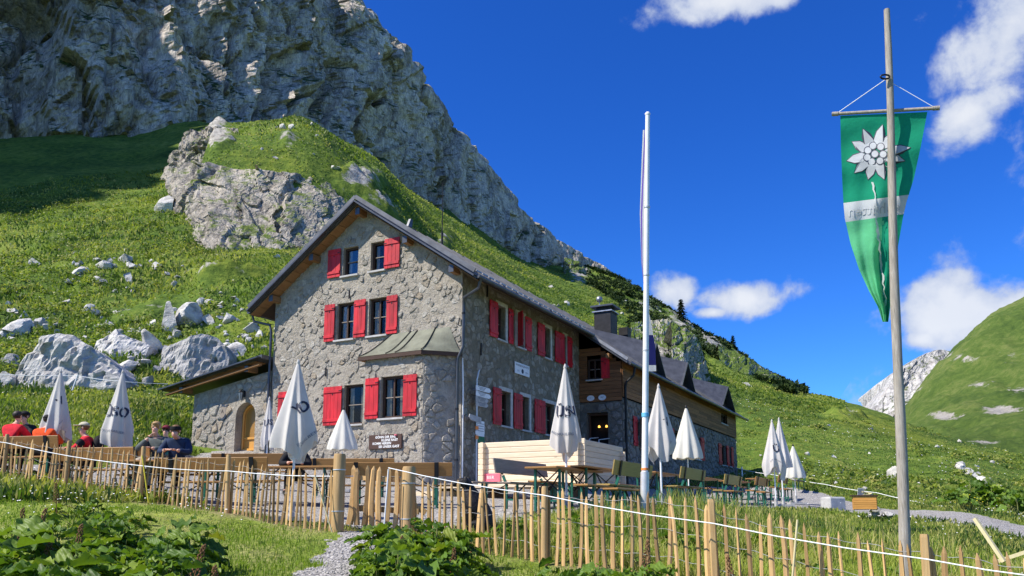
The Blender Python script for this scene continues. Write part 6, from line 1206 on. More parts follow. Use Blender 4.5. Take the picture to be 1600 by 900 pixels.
areas = [((10, 430), (470, 592), 150, 'small grey stone in the scree around the big boulders', (36, 58), (6, 26)), ((100, 290), (390, 460), 40, 'small stone among the upper rock group on the slope', (58, 70), (6, 18)), ((1170, 1600), (640, 775), 34, 'small pale stone scattered on the right-hand meadow', (40, 110), (5, 13)), ((380, 640), (195, 300), 22, 'pale stone on the grassy top of the outcrop', (92, 130), (6, 18)), ((840, 1150), (440, 560), 26, 'pale stone on the slope above the extension roof', (100, 260), (6, 16)), ((300, 440), (395, 560), 40, 'pale stone on the grass between outcrop and hut roof', (45, 72), (5, 14))]
for (x0, x1), (y0, y1), n, lab, (d0, d1), (w0, w1) in areas:
    for i in range(n):
        px = r.uniform(x0, x1); py = r.uniform(y0, y1); fd = find_d(px, py, d0, d1)
        if fd[1] > 8: continue
        best = (0, fd[0])
        w = r.uniform(w0, w1) * r.uniform(.5, 1); boulder(px, py, w, w * r.uniform(.35, .7), best[1], lab, r.randint(0, 9999), 'stone', lab.replace('small ', '') + ' (scattered)', SM[i % 6])
for i in range(30):                                          # pale scree streak on the right-hand meadow
    t_ = r.random(); px, py = 1494 + 80 * t_, 728 + 42 * t_ + r.uniform(-3, 3); fd = find_d(px, py, 30, 80)
    if fd[1] < 8: w = r.uniform(7, 15); boulder(px, py, w, w * .5, fd[0], 'pale stone in the slanting scree streak on the right meadow', r.randint(0, 9999), 'stone', 'stones of the scree streak on the right meadow', SM[i % 6])
# pile of field stones beside the crate
for i in range(16):
    p = ground_at(1370 + r.uniform(-12, 20), 21.3 + r.uniform(-.2, .5)); o = bpy.data.objects.new('stone', SM[i % 6]); link(o); s_ = r.uniform(.07, .14); o.scale = (s_ * 1.4, s_ * 1.2, s_ * .7); o.location = (p.x, p.y, p.z + .05 + .28 * (1 - abs(i - 8) / 9) * r.random()); o.rotation_euler = (0, 0, r.random() * 6); tag(o, 'grey field stone in the small heap behind the wooden box', 'rock', 'stones heaped behind the wooden box')
# ------------------------------------------------------------------ people
def skin_mesh(name, J, E, mat, parent, sub=2):
    """J: name -> (xyz, radius or (rx, ry)); E: edges"""
    names = list(J); me = bpy.data.meshes.new(name); me.from_pydata([J[n][0] for n in names], [(names.index(a), names.index(b)) for a, b in E], []); o = bpy.data.objects.new(name, me)
    o.modifiers.new('skin', 'SKIN'); sv = me.skin_vertices[0].data
    for i, n in enumerate(names): rr_ = J[n][1]; sv[i].radius = rr_ if isinstance(rr_, tuple) else (rr_, rr_); sv[i].use_root = (i == 0)
    ss_ = o.modifiers.new('sub', 'SUBSURF'); ss_.levels = sub; ss_.render_levels = sub
    m2 = evaluated_mesh(o); bpy.data.meshes.remove(me); m2.materials.clear(); m2.materials.append(mat); m2.name = name
    m2.polygons.foreach_set('use_smooth', [True] * len(m2.polygons)); return link(bpy.data.objects.new(name, m2), parent)
def ellip(c, r_, n=14, m=9):
    vs = []; fs = []; c = Vector(c)
    for i in range(m + 1):
        a = math.pi * i / m
        for j in range(n): b_ = 2 * math.pi * j / n; vs.append(c + Vector((r_[0] * math.sin(a) * math.cos(b_), r_[1] * math.sin(a) * math.sin(b_), r_[2] * math.cos(a))))
    fs = [(i * n + j, i * n + (j + 1) % n, (i + 1) * n + (j + 1) % n, (i + 1) * n + j) for i in range(m) for j in range(n)]; return vs, fs
def person(px, d, label, top, legs, hair, face=0.0, cap=None, arms='table', bow=0.0, seat=.47, scale=1.0, backpack=False, sleeve2=None, band=None, yhead=None, crossed=False, zoff=0.0):
    g_ = ground_at(px, d); root = thing('person', label, 'person', (g_.x, g_.y, g_.z + zoff), face); s = seat
    hd = Vector((0, -.10 - .10 * bow, s + .70 - .05 * bow)); nk = Vector((0, -.05 - .04 * bow, s + .565))
    J = {'pel': ((0, .02, s + .09), (.15, .11)), 'waist': ((0, .01, s + .25), (.135, .10)), 'chest': ((0, -.02, s + .43), (.165, .11)), 'neckb': ((0, -.035, s + .53), (.085, .07)), 'neck': (tuple(nk), .05)}
    E = [('pel', 'waist'), ('waist', 'chest'), ('chest', 'neckb'), ('neckb', 'neck')]; hands = {}
    for sd in (-1, 1):
        n = 'L' if sd < 0 else 'R'
        if arms == 'face' and sd < 0: el, wr = (sd * .20, -.34, s + .27), (sd * .03, -.27, s + .50)
        elif arms == 'down': el, wr = (sd * .27, .02, s + .25), (sd * .2, -.22, s + .18)
        else: el, wr = (sd * .27, -.16, s + .27), (sd * .10, -.38, s + .30)
        J['sh' + n] = ((sd * .185, -.02, s + .47), .068); J['el' + n] = (el, .048); J['wr' + n] = (wr, .032)
        E += [('chest', 'sh' + n), ('sh' + n, 'el' + n), ('el' + n, 'wr' + n)]; hands[n] = (Vector(el), Vector(wr))
        kx, ky, kz = sd * .13, -.43, s + .07; ax, ay, az_ = sd * .13, -.40, .07
        if crossed and sd > 0: kx, ky, kz = .02, -.45, s + .16; ax, ay, az_ = -.16, -.62, .22
        J['hip' + n] = ((sd * .09, 0, s + .07), .085); J['kn' + n] = ((kx, ky, kz), .06); J['an' + n] = ((ax, ay, az_), .042); J['to' + n] = ((ax, ay - .17, max(.03, az_ - .04)), .035)
        E += [('pel', 'hip' + n), ('hip' + n, 'kn' + n), ('kn' + n, 'an' + n), ('an' + n, 'to' + n)]
    # head: skull, jaw and chin on the neck; hands with five fingers
    tl = -.5 * bow; J['skull'] = (tuple(hd + Vector((0, .015, .03))), (.078, .092)); J['jaw'] = (tuple(hd + Vector((0, -.03 - .02 * bow, -.075))), (.05, .055)); E += [('neck', 'jaw'), ('jaw', 'skull')]
    body = skin_mesh('body', J, E, M['skin'], root); head = hd + Vector((0, .0, .02))
    for n, (el, wr) in hands.items():
        dr = (wr - el).normalized(); sdv = dr.cross(Vector((0, 0, 1))).normalized(); hb = MB(); pc = wr + dr * .05; vs, fs = ellip(pc, (.042, .05, .02), 10, 6); hb.add(vs, fs, 0, True); nup = sdv.cross(dr)
        for q, L in zip((-1.5, -.5, .5, 1.5), (.062, .075, .07, .055)): a = wr + dr * .085 + sdv * q * .018; hb.tube([a, a + dr * L * .55, a + dr * L * .85 - nup * .025], [.0095, .009, .007], 6)
        a = wr + dr * .03 + sdv * (.035 if n == 'L' else -.035); hb.tube([a, a + dr * .035 + sdv * (.018 if n == 'L' else -.018), a + dr * .065 + sdv * (.015 if n == 'L' else -.015)], [.012, .011, .008], 6); hb.build('hand', M['skin'], root)
    fb = MB(); fd = Vector((0, -math.cos(bow * .5), -math.sin(bow * .5))); fc = head + fd * .088; fb.add([fc + Vector((0, .015, .03)), fc + Vector((-.017, .01, -.025)), fc + Vector((.017, .01, -.025)), fc + fd * .024 + Vector((0, 0, -.022))], [(0, 1, 3), (0, 3, 2), (1, 2, 3)]); fb.build('nose', M['skin'], root)
    for sd in (-1, 1):
        e_ = MB(); vs, fs = ellip(head + fd * .079 + Vector((sd * .03, 0, .028)), (.012, .008, .007), 8, 5); e_.add(vs, fs, 0, True); e_.build('eye', M['eye_dark'], root)
        e_ = MB(); vs, fs = ellip(head + Vector((sd * .08, .01, 0)), (.012, .02, .032), 8, 6); e_.add(vs, fs, 0, True); e_.build('ear', M['skin'], root)
    m_ = MB(); m_.box(fc + Vector((0, .012, -.055)), (.045, .012, .01)); m_.build('mouth', M['lips'], root)
    if hair:
        h_ = MB(); vs, fs = ellip(head + Vector((0, .022, .036)), (.090, .098, .088), 16, 10); vs2 = [v if not (v.y < head.y - .035 and v.z < head.z + .055) else Vector((v.x * .86, head.y - .04, max(v.z, head.z + .055))) for v in vs]; h_.add(vs2, fs, 0, True); h_.build('hair', M[hair], root)
    if cap:
        h_ = MB(); vs, fs = ellip(head + Vector((0, .012, .045)), (.098, .108, .085), 16, 10); vs = [Vector((v.x, v.y, max(v.z, head.z + .045))) for v in vs]; h_.add(vs, fs, 0, True); h_.prism([head + Vector((.075 * math.cos(q), -.06 + .14 * math.sin(q), .047)) for q in np.linspace(math.pi, 2 * math.pi, 9)], (0, 0, .012)); h_.build('cap', M[cap], root)
    if band: h_ = MB(); h_.lathe([(.098, -.03), (.102, 0), (.098, .035)], (head.x, head.y + .008, head.z + .045), 16); h_.build('headband', M[band], root)
    # clothing follows the same skeleton a little thicker
    tj = {k_: J[k_] for k_ in ('pel', 'waist', 'chest', 'neckb', 'shL', 'elL', 'wrL', 'shR', 'elR', 'wrR')}; gw = lambda r_, a: (r_[0] + a, r_[1] + a) if isinstance(r_, tuple) else r_ + a
    tj = {k_: (p, gw(r_, .022 if k_[:2] != 'wr' else .012)) for k_, (p, r_) in tj.items()}
    for n in 'LR': p, q = Vector(J['el' + n][0]), Vector(J['wr' + n][0]); tj['wr' + n] = (tuple(p.lerp(q, .86)), .045)
    tj['coll'] = (tuple(Vector(nk) + Vector((0, .01, -.005))), .066); skin_mesh('jacket', tj, [('pel', 'waist'), ('waist', 'chest'), ('chest', 'neckb'), ('neckb', 'coll')] + [(a + n, b_ + n) for n in 'LR' for a, b_ in (('sh', 'el'), ('el', 'wr'))] + [('chest', 'shL'), ('chest', 'shR')], M[top], root)
    lj = {k_: (J[k_][0], gw(J[k_][1], .012)) for k_ in ('pel', 'hipL', 'knL', 'anL', 'hipR', 'knR', 'anR')}; skin_mesh('trousers', lj, [('pel', 'hipL'), ('hipL', 'knL'), ('knL', 'anL'), ('pel', 'hipR'), ('hipR', 'knR'), ('knR', 'anR')], M[legs], root)
    for n in 'LR':
        a = Vector(J['an' + n][0]); t_ = Vector(J['to' + n][0]); sb_ = MB(); vs, fs = ellip(a.lerp(t_, .55) + Vector((0, 0, -.005)), (.048, .14, .045), 10, 6); sb_.add(vs, fs, 0, True); sb_.build('shoe', M['cloth_black'], root)
    if sleeve2:
        for n in 'LR': skin_mesh('sleeve', {'a': (J['sh' + n][0], .098), 'b': (tuple(Vector(J['sh' + n][0]).lerp(Vector(J['el' + n][0]), .8)), .078)}, [('a', 'b')], M[sleeve2], root)
    if backpack: b_ = MB(); vs, fs = ellip((0, .20, s + .36), (.14, .11, .22), 12, 9); b_.add(vs, fs, 0, True); b_.build('backpack', M['cloth_black'], root)
    root.scale = (scale * 1.07,) * 3; return root
person(13, 17.75, 'person in red jacket seen from behind at the left picture edge', 'cloth_red', 'cloth_black', 'hair_dark', math.pi - .2, zoff=.08)
person(36, 18.9, 'person in dark jacket and black cap facing right among the hikers', 'cloth_black', 'cloth_black', 'hair_dark', -.3, cap='cloth_black', zoff=.05)
person(62, 17.6, 'person in orange jacket and black cap seen from behind', 'cloth_orange', 'cloth_black', 'hair_dark', math.pi - .1, cap='cloth_black', zoff=.05)
person(131, 17.2, 'person in red and black jacket with beige cap and backpack facing left', 'cloth_red', 'cloth_black', 'hair_brown', -1.35, cap='cloth_beige', backpack=True, sleeve2='cloth_black', zoff=.0)
person(240, 16.35, 'person in grey jacket holding a hand to the face behind fence', 'cloth_grey', 'cloth_stone', 'hair_blond', -.1, arms='face', zoff=.12)
person(272, 16.2, 'person in navy jacket with black headband bowing the head', 'cloth_navy', 'cloth_black', 'hair_brown', .1, band='cloth_black', bow=.9, zoff=.12)
person(256, 19.6, 'person in teal top and maroon cap half hidden behind two others', 'cloth_teal', 'cloth_black', 'hair_dark', .1, cap='cloth_maroon', zoff=.05)
person(459, 16.9, 'person in black pullover with crossed legs half hidden behind largest parasol', 'cloth_black', 'cloth_black', 'hair_brown', .25, crossed=True)
# ------------------------------------------------------------------ dog sitting behind the fence
g_ = ground_at(741, 11.95); dog = thing('dog', 'large black dog sitting on the gravel edge behind the fence', 'dog', g_, -.15); 
J = {'rump': ((.13, .05, .15), (.15, .16)), 'back': ((.08, .02, .33), (.13, .14)), 'chest': ((-.03, -.02, .44), (.125, .13)), 'neck': ((-.07, -.03, .58), (.085, .09)), 'head': ((-.10, -.05, .70), (.085, .085)), 'muz': ((-.23, -.09, .665), (.042, .042)), 'nose': ((-.28, -.10, .66), (.03, .03)), 'tail': ((.30, .10, .06), .035), 'tail2': ((.45, .02, .03), .02)}
E_ = [('rump', 'back'), ('back', 'chest'), ('chest', 'neck'), ('neck', 'head'), ('head', 'muz'), ('muz', 'nose'), ('rump', 'tail'), ('tail', 'tail2')]
for sd in (-1, 1):
    n = str(sd); J['fs' + n] = ((-.06, sd * .10 - .02, .36), .06); J['fe' + n] = ((-.05, sd * .10, .20), .042); J['fw' + n] = ((-.07, sd * .09, .08), .032); J['fp' + n] = ((-.12, sd * .09, .025), .036); E_ += [('chest', 'fs' + n), ('fs' + n, 'fe' + n), ('fe' + n, 'fw' + n), ('fw' + n, 'fp' + n)]
    J['th' + n] = ((.12, sd * .15, .16), .085); J['kn' + n] = ((-.02, sd * .19, .17), .055); J['hk' + n] = ((.12, sd * .19, .05), .035); J['hp' + n] = ((-.03, sd * .19, .025), .035); E_ += [('rump', 'th' + n), ('th' + n, 'kn' + n), ('kn' + n, 'hk' + n), ('hk' + n, 'hp' + n)]
skin_mesh('body', J, E_, M['dog_fur'], dog); dog.scale = (1.2,) * 3
for sd in (-1, 1): m_ = MB(); vs, fs = ellip((-.09, sd * .085 - .05, .69), (.035, .014, .065), 8, 6); m_.add(vs, fs, 0, True); m_.build('ear', M['dog_fur'], dog)
# ------------------------------------------------------------------ broad-leaved dock in the foreground
def dock_leaf(seed, L=.34, W=.22):
    r = random.Random(seed); n, m = 9, 3; vs = []; fs = []; ca = r.uniform(-.9, -.3); wv = r.uniform(.5, 1.2)
    for i in range(n + 1):
        t_ = i / n; w = W * .5 * (math.sin(math.pi * min(1, t_ * .93 + .07) ** .72) ** .8) * (1 + .10 * math.sin(t_ * 19 + seed)); a = ca * t_
        y = L * (math.sin(a) / a if abs(a) > 1e-3 else 1) * t_; zz = L * .5 * a * t_
        for j in range(-m, m + 1): u = j / m; vs.append((w * u, y - .02 * abs(u) + .012 * math.sin(t_ * 11 + j), zz + .045 * abs(u) * wv - .016 * math.sin(t_ * 16 + u * 5 + seed) * abs(u) * 2))
    k_ = 2 * m + 1; fs = [(i * k_ + j, i * k_ + j + 1, (i + 1) * k_ + j + 1, (i + 1) * k_ + j) for i in range(n) for j in range(k_ - 1)]
    b = MB(); b.add(vs, fs, 0, True); me = proto_mesh(b, M['dock_leaf']); return me
LM = [dock_leaf(i, random.uniform(.26, .38), random.uniform(.17, .27)) for i in range(8)]
STM = proto_mesh(MB().tube([(0, 0, 0), (.01, .05, .5), (0, .16, 1.0)], [.012, .009, .006], 5), M['dock_stem'])
sb = MB(); r = random.Random(8); 
for i in range(46): z = .45 + .55 * i / 46; a = i * 2.4; rr_ = .05 * (1.15 - i / 46) + .012; vs, fs = ellip((rr_ * math.cos(a), rr_ * math.sin(a), z), (.016, .016, .02), 5, 3); sb.add(vs, fs)
sb.tube([(0, 0, 0), (0, 0, .98)], [.012, .006], 5); SEED = proto_mesh(sb, M['dock_seed'])
def dock(px, d, label, group, nleaf=18, size=1.0, seeds=0, h=.55):
    seeds = int(seeds); label = label.replace('broad-leaved dock', 'seeding broad-leaved dock').replace('low dock', 'seeding low dock') if seeds else label; g_ = ground_at(px, d); root = thing('dock_plant', label, 'plant', g_, 0, group)
    for i in range(nleaf):
        a = r.uniform(0, 6.28); t_ = r.random() ** .7; hh = h * size * (1.05 - t_ * .75) * r.uniform(.75, 1.15); rad = size * .30 * t_; p = Vector((rad * math.cos(a), rad * math.sin(a), hh)); sc = size * r.uniform(.6, 1.1)
        put('leaf', LM[r.randrange(8)], root, p, (r.uniform(-.1, .5) - .35 * t_, r.gauss(0, .35), a - math.pi / 2 + r.gauss(0, .4)), (sc, sc, sc))
        if i % 2 == 0: st_ = put('stem', STM, root, (0, 0, 0), (0, 0, a - math.pi / 2), (size, rad / .16 if rad > .01 else .1, hh))
    for i in range(seeds): put('seed_stalk', SEED, root, (r.gauss(0, .12), r.gauss(0, .12), 0), (r.gauss(0, .12), r.gauss(0, .12), 0), (.6, .6, size * r.uniform(.6, .85)))
    return root
for i in range(15): dock(r.uniform(-20, 95), r.uniform(6.0, 8.2), 'broad-leaved dock plant in the dark clump at the left picture edge', 'dock plants at the left edge', 15, r.uniform(.75, 1.05), r.random() < .25)
for i in range(24): dock(r.uniform(95, 300), r.uniform(6.3, 9.0), 'broad-leaved dock plant in the left foreground clump', 'dock plants in the left foreground', 18, r.uniform(.65, .95), r.random() < .3)
for i in range(14): dock(r.uniform(60, 230), r.uniform(9.8, 12.8), 'low dock plant in front of the left fence', 'dock plants before the left fence', 10, r.uniform(.5, .75), r.random() < .25, .4)
for i in range(30): dock(r.uniform(582, 722), r.uniform(7.6, 9.9), 'broad-leaved dock plant in the dense clump below the gate', 'dock plants below the gate', 20, r.uniform(.7, 1.0), r.random() < .22)
for i in range(6): dock(r.uniform(640, 712), r.uniform(10.2, 11.2), 'dock plant growing against the fence right of the gate', 'dock plants at the fence right of the gate', 12, r.uniform(.55, .75), r.random() < .3)
for i in range(16): dock(r.uniform(830, 1210), r.uniform(7.3, 8.6), 'dock plant at the bottom edge before the right fence', 'dock plants before the right fence', 11, r.uniform(.55, .8), r.random() < .2, .42)
for i in range(10): dock(r.uniform(1500, 1620), r.uniform(24, 31), 'leafy herb at the path edge on the far right', 'herbs at the far right path edge', 16, r.uniform(1.3, 1.8), 0, .5)
for i in range(22): dock(r.uniform(880, 1400), r.uniform(9.6, 13), 'low leafy herb in the meadow behind the right fence', 'herbs behind the right fence', 9, r.uniform(.5, .7), 0, .4)
for i in range(14): dock(r.uniform(690, 1000), r.uniform(11.5, 13.0), 'leafy herb on the verge between right fence and gravel', 'herbs on the gravel verge', 9, r.uniform(.45, .65), 0, .4)
# ------------------------------------------------------------------ grass and herbs (uncountable)
def blades(name, x, y, h, w, mat, seed, tint=None, lean=.5, wide=False, nseg=1):
    g = np.random.default_rng(seed); n = len(x); z = H(x, y); a = g.uniform(0, 2 * math.pi, n); ln = np.abs(g.normal(0, lean, n)); la = g.uniform(0, 2 * math.pi, n)
    bx, by = np.cos(a) * w / 2, np.sin(a) * w / 2; tx, ty = np.cos(la) * ln * h, np.sin(la) * ln * h; zt = h * np.sqrt(np.maximum(.15, 1 - ln**2 * .5))
    p0 = np.stack([x - bx, y - by, z - .02], -1); p1 = np.stack([x + bx, y + by, z - .02], -1); m0 = np.stack([x - bx * .9 + tx * .35, y - by * .9 + ty * .35, z + zt * .6], -1); m1 = np.stack([x + bx * .9 + tx * .35, y + by * .9 + ty * .35, z + zt * .6], -1); tp = np.stack([x + tx, y + ty, z + zt], -1)
    if wide: m0 = np.stack([x - bx * 1.9 + tx * .5, y - by * 1.9 + ty * .5, z + zt * .6], -1); m1 = np.stack([x + bx * 1.9 + tx * .5, y + by * 1.9 + ty * .5, z + zt * .6], -1); p1 = p0 + .001
    V_ = np.stack([p0, p1, m1, m0, tp], 1).reshape(-1, 3); b = np.arange(n)[:, None] * 5; F_ = np.concatenate([b + [0, 1, 2], b + [0, 2, 3], b + [3, 2, 4]], 0) if not wide else np.concatenate([b + [0, 2, 3], b + [3, 2, 4]], 0)
    tt = np.repeat(tint if tint is not None else g.random(n), 5); return tag(mesh_np(name, V_, F_, mat, attrs={'tint': np.clip(tt, 0, .998)}, smooth=False), kind='stuff')
def sample(n, az0, az1, r0, r1, seed, power=1.0):
    g = np.random.default_rng(seed); a = g.uniform(az0, az1, n); rr_ = np.exp(g.uniform(math.log(r0), math.log(r1), n)); return rr_ * np.sin(a), rr_ * np.cos(a), g
def house_mask(x, y):
    c, s_ = math.cos(TH), math.sin(TH); dx, dy = x - CORNER.x, y - CORNER.y; lx = dx * c - dy * s_; ly = dx * s_ + dy * c; return (lx > -12.4) & (lx < 2.1) & (ly > -.7) & (ly < 31.3)
def patch(x, y, f, s): return fbm(x * f, y * f, s, 3) * .5 + .5
x, y, g = sample(230000, -.66, .66, 5.2, 21, 1); ok = ~gravel_mask(x, y) & ~house_mask(x, y); x, y = x[ok], y[ok]; fl_ = np.interp(x, fx, fy); beyond = y > fl_ + .15
pt = patch(x, y, .7, 3.3); nearf = np.exp(-((y - fl_) / .5) ** 2); keep = g.random(len(x)) > nearf * .6 * (x < 3) + (~beyond) * np.clip(1.0 - pt, 0.1, .75); x, y, beyond, pt = x[keep], y[keep], beyond[keep], pt[keep]
h = np.where(beyond & (x > -1), g.uniform(.07, .30, len(x)) * np.interp(y, [12, 15], [1, .5]), g.uniform(.025, .075, len(x)) * (.5 + pt)); w = np.where(h > .14, .011, .009) * (np.hypot(x, y) / 9) ** .6
blades('meadow_grass', x, y, h, w, M['grass_blade'], 2, np.clip(g.normal(.78, .11, len(x)) + (pt - .5) * 1.0 - .30 * beyond, 0.02, .98), .75)
x, y, g = sample(100000, -.66, .66, 16, 40, 5); ok = ~gravel_mask(x, y) & ~house_mask(x, y); x, y = x[ok], y[ok]; pt = patch(x, y, .25, 7.)
sz_ = np.where(x > 0, .5, 1.0); blades('slope_herbs', x, y, g.uniform(.08, .34, len(x)) * (.5 + .8 * pt) * sz_, g.uniform(.012, .038, len(x)) * (.6 + .4 * sz_), M['herb_leaf'], 6, np.clip(g.normal(.43, .11, len(x)) + (pt - .5) * 1.5, .02, .98), .6, True)
x, y, g = sample(190000, -.66, .66, 30, 125, 8); z_ = table_z(x, y); px_, py_ = pix_of(x, y, z_); ok = ~house_mask(x, y) & ~((y < 46) & gravel_mask(x, y)) & (rock_field(x, y) < .33 + .2 * g.random(len(x))); x, y = x[ok], y[ok]; pt = patch(x, y, .12, 2.); px_ = px_[ok]; rr_ = np.hypot(x, y)
lush = np.clip(patch(x, y, .07, 9.) * 2 - .55, 0, 1); rt_ = np.where(px_ > 1000, .55, 1.0); hh = (g.uniform(.06, .24, len(x)) * (.4 + pt) * (rr_ / 50) ** .35 + lush * g.uniform(.05, .40, len(x)) * (px_ < 900)) * rt_
blades('slope_herbs', x, y, hh, g.uniform(.03, .085, len(x)) * rt_ * (rr_ / 50) ** .6, M['herb_leaf'], 9, np.clip(g.normal(.52, .10, len(x)) + (pt - .5) * 2.0 + (patch(x, y, .03, 4.) - .5) * .8, .02, .98), .6, True)
x, y, g = sample(70000, -.30, .40, 110, 350, 12); ok = rock_field(x, y) < .35; x, y = x[ok], y[ok]; rr_ = np.hypot(x, y)
blades('slope_herbs', x, y, g.uniform(.15, .5, len(x)), g.uniform(.12, .3, len(x)) * (rr_ / 180) ** .5, M['herb_leaf'], 13, np.clip(g.normal(.42, .1, len(x)) + (patch(x, y, .05, 4.) - .5) * 1.5, .02, .98), .6, True)
bp, bs = [], []; rb = random.Random(44)
for i in range(1700):
    if i < 1150: px = rb.uniform(-30, 330); d = math.exp(rb.uniform(math.log(42), math.log(96)))
    else: px = rb.uniform(1160, 1640); d = math.exp(rb.uniform(math.log(36), math.log(120)))
    X = (px - PX) / FPX * d * 1.0128
    if float(patch(np.array([X]), np.array([d]), .06, 9.)[0]) < .47: continue
    s_ = rb.uniform(.25, .85) * (1 if i < 1150 else .7); bp.append((X, d, hz(X, d))); bs.append(s_)
g = np.random.default_rng(3); P_ = np.repeat(np.array(bp), 34, 0); sz = np.repeat(np.array(bs), 34); n = len(P_); off = g.normal(0, 1, (n, 3)); off /= np.linalg.norm(off, axis=1)[:, None]; off[:, 2] = np.abs(off[:, 2]); c_ = P_ + off * (sz * g.uniform(.5, 1, n))[:, None] * [1.2, 1.2, .8]; s_ = g.uniform(.05, .11, n); a_ = g.normal(0, 1, (n, 3)); b_ = np.cross(off, a_); b_ /= np.linalg.norm(b_, axis=1)[:, None]; e_ = np.cross(b_, off)
V_ = np.stack([c_ - b_ * s_[:, None], c_ + b_ * s_[:, None], c_ + (off * .6 + e_) * s_[:, None] * 2], 1).reshape(-1, 3); tt = np.repeat(np.clip(g.normal(.28, .12, n) + np.repeat(g.normal(0, .22, len(bp)), 34), .02, .98), 3)
tag(mesh_np('low_shrubs', V_, np.arange(3 * n).reshape(-1, 3), M['herb_leaf'], smooth=False, attrs={'tint': tt}), kind='stuff')
x, y, g = sample(4200, -.66, .66, 13, 110, 51); ok = ~house_mask(x, y) & ~((y < 46) & gravel_mask(x, y)) & (patch(x, y, .09, 6.) > .5); x, y = x[ok], y[ok]; rr_ = np.hypot(x, y); n = len(x); s_ = .010 * (rr_ / 10) ** .75 * g.uniform(.7, 1.4, n); z = H(x, y) + g.uniform(.12, .3, n); c_ = np.stack([x, y, z], -1); V_ = (c_[:, None] + np.array([(1, 0, .3), (0, 1, .5), (-1, 0, .3), (0, -1, -.3)])[None] * s_[:, None, None]).reshape(-1, 3)
tag(mesh_np('meadow_flowers', V_, np.arange(4 * n).reshape(-1, 4), M['white_print'], smooth=False), kind='stuff')
# straw, dead leaves near the fence
x, y, g = sample(14000, -.6, .5, 8, 18, 21); fl_ = np.interp(x, fx, fy); ok = (np.abs(y - fl_ + .1) < .6) & ~gravel_mask(x, y); x, y = x[ok], y[ok]; blades('dry_straw', x, y, g.uniform(.03, .10, len(x)), np.full(len(x), .012), M['grass_blade'], 22, np.full(len(x), .985), .95)
# taller clumps at the white pole, yellow flowers
x, y, g = sample(9000, .10, .50, 11, 16.5, 31); ok = ~gravel_mask(x, y) & (patch(x, y, .8, 4.) > .55); x, y = x[ok], y[ok]; blades('tall_grass', x, y, g.uniform(.22, .5, len(x)), np.full(len(x), .013), M['grass_blade'], 32, np.clip(g.normal(.3, .15, len(x)), 0, .9), .4)
for px, d, n, lab, s_ in ((1228, 15.5, 60, 'yellow flowering plant in the grass below the distant parasols', .5), (1516, 24.5, 60, 'yellow flowering plant at the path edge beside leafy herbs', .9)):
    g_ = ground_at(px, d); fo = thing('yellow_flower', lab, 'plant', g_, 0, None); b = MB(); b2 = MB()
    for i in range(n): p = Vector((r.gauss(0, .22 * s_), r.gauss(0, .15 * s_), .40 * s_ + r.gauss(0, .09 * s_))); vs, fs = ellip(p, (.028 * s_, .028 * s_, .012 * s_), 6, 3); b.add(vs, fs); b2.tube([(p.x * .5, p.y * .5, 0), p], .004, 3)
    b.build('blossoms', M['flower_petal'], fo); b2.build('stems', M['dock_stem'], fo)
# loose pebbles on the near path
x, y, g = sample(9000, -.5, .15, 6.5, 14, 41); ok = gravel_mask(x, y); x, y = x[ok], y[ok]; n = len(x); z = H(x, y); s_ = g.uniform(.008, .022, n); oct_ = np.array([(1, 0, 0), (-1, 0, 0), (0, 1, 0), (0, -1, 0), (0, 0, .7), (0, 0, -.7)]); V_ = (np.stack([x, y, z + s_ * .3], -1)[:, None] + oct_[None] * s_[:, None, None] * g.uniform(.7, 1.3, (n, 6, 1))).reshape(-1, 3)
F0 = np.array([(0, 2, 4), (2, 1, 4), (1, 3, 4), (3, 0, 4), (2, 0, 5), (1, 2, 5), (3, 1, 5), (0, 3, 5)]); tag(mesh_np('path_pebbles', V_, (F0[None] + 6 * np.arange(n)[:, None, None]).reshape(-1, 3), M['pebble'], smooth=False), kind='stuff')
# ------------------------------------------------------------------ dwarf pine on the right ridge and the cliff edge, firs
def thicket(name, pts, n_each, size, seed):
    g = np.random.default_rng(seed); P_ = np.repeat(np.array(pts), n_each, 0); n = len(P_); off = g.normal(0, 1, (n, 3)); off /= np.linalg.norm(off, axis=1)[:, None]; off[:, 2] = np.abs(off[:, 2]); rad = np.repeat(size, n_each)
    c = P_ + off * (rad * g.uniform(.55, 1.0, n))[:, None] * [1, 1, .75]; s_ = g.uniform(.16, .34, n) * rad ** .5; a = g.normal(0, 1, (n, 3)); a /= np.linalg.norm(a, axis=1)[:, None]; b = np.cross(a, off); b /= np.linalg.norm(b, axis=1)[:, None] + 1e-6
    V_ = np.stack([c - b * s_[:, None], c + b * s_[:, None], c + (off + a * .4) * s_[:, None] * 1.7], 1).reshape(-1, 3); return tag(mesh_np(name, V_, np.arange(3 * n).reshape(-1, 3), M['pine_needles'], smooth=False, attrs={'tint': np.repeat(np.clip(g.normal(.45, .25, n), 0, .99), 3)}), kind='stuff')
pts, sz = [], []; r = random.Random(12)
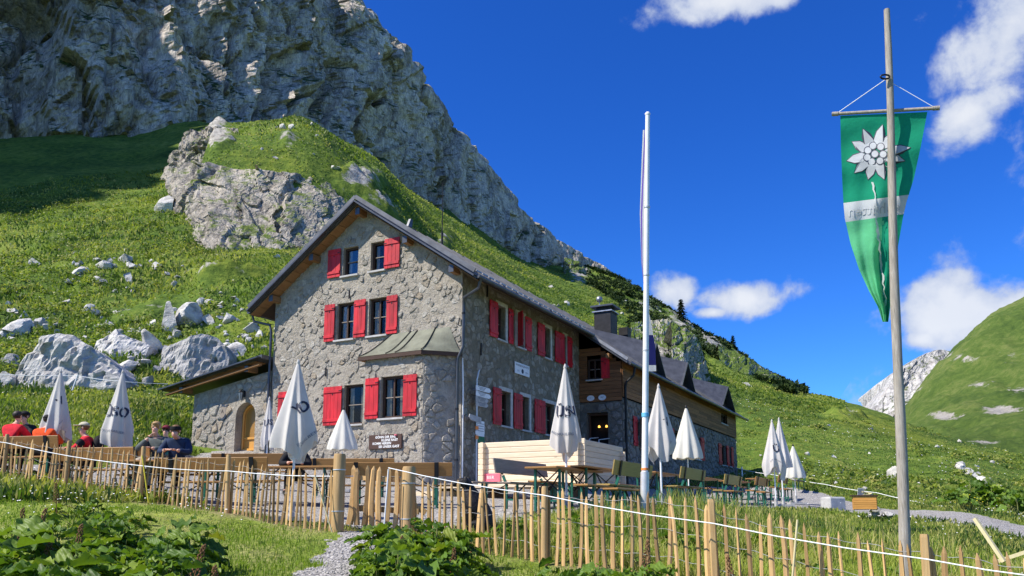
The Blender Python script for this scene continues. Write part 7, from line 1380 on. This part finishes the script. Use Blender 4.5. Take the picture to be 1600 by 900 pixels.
def thick_band(line, depth, n, dpx, s0, s1, d0):
    for i in range(n):
        px = r.uniform(line[0][0], line[-1][0]); t_ = r.random() ** 1.4; yt = np.interp(px, [q[0] for q in line], [q[1] for q in line]); py = yt + t_ * depth(px)
        d, e, X, z = find_d(px, py, d0[0], d0[1], 40)
        if e < 12: s_ = r.uniform(s0, s1); pts.append((X, d, z + s_ * .1)); sz.append(s_)
sky_ = [(900, 395), (960, 430), (1060, 490), (1150, 547), (1252, 612)]
thick_band(sky_, lambda px: np.interp(px, [900, 1000, 1100, 1252], [34, 52, 38, 16]), 1150, 0, .9, 2.0, (150, 400))
thick_band([(985, 490), (1040, 530), (1100, 560)], lambda px: 40, 70, 0, .7, 1.4, (90, 220))
thicket('dwarf_pine_thicket', pts, 56, np.array(sz), 77)
def fir(px, yb, yt, d, label, seed):
    p = at(px, yb, d); hgt = at(px, yt, d).z - p.z; root = thing('fir_tree', label, 'tree', p); g = np.random.default_rng(seed); MB().tube([(0, 0, -1), (0, 0, hgt * .97)], [hgt * .025, hgt * .004], 7).build('trunk', M['dark_frame_wood'], root)
    n = 1500; t_ = g.random(n) ** .8; lay = np.floor(t_ * 16) / 16 + g.random(n) * .02; a = g.uniform(0, 6.283, n); R_ = hgt * .30 * (1 - lay) ** .85 * (.75 + .35 * np.sin(a * 3 + lay * 40)); q = g.random(n) ** .6; rad = R_ * q
    c = np.stack([rad * np.cos(a), rad * np.sin(a), hgt * (.06 + .94 * lay) - rad * .35], -1); dr = np.stack([np.cos(a), np.sin(a), np.full(n, -.35)], -1); sd_ = np.stack([-np.sin(a), np.cos(a), np.zeros(n)], -1); s_ = hgt * .045
    V_ = np.stack([c - sd_ * s_ * .6, c + sd_ * s_ * .6, c + dr * s_ * 1.6], 1).reshape(-1, 3); mesh_np('crown', V_, np.arange(3 * n).reshape(-1, 3), M['pine_needles'], root, smooth=False, attrs={'tint': np.repeat(g.random(n) * .7, 3)}); return root
fir(1065, 508, 466, 285, 'single dark fir tree on the skyline above the extension roof', 1); fir(1146, 554, 523, 240, 'smaller fir tree lower down the right-hand ridge', 2)
bpy.data.scenes.remove(TMP)
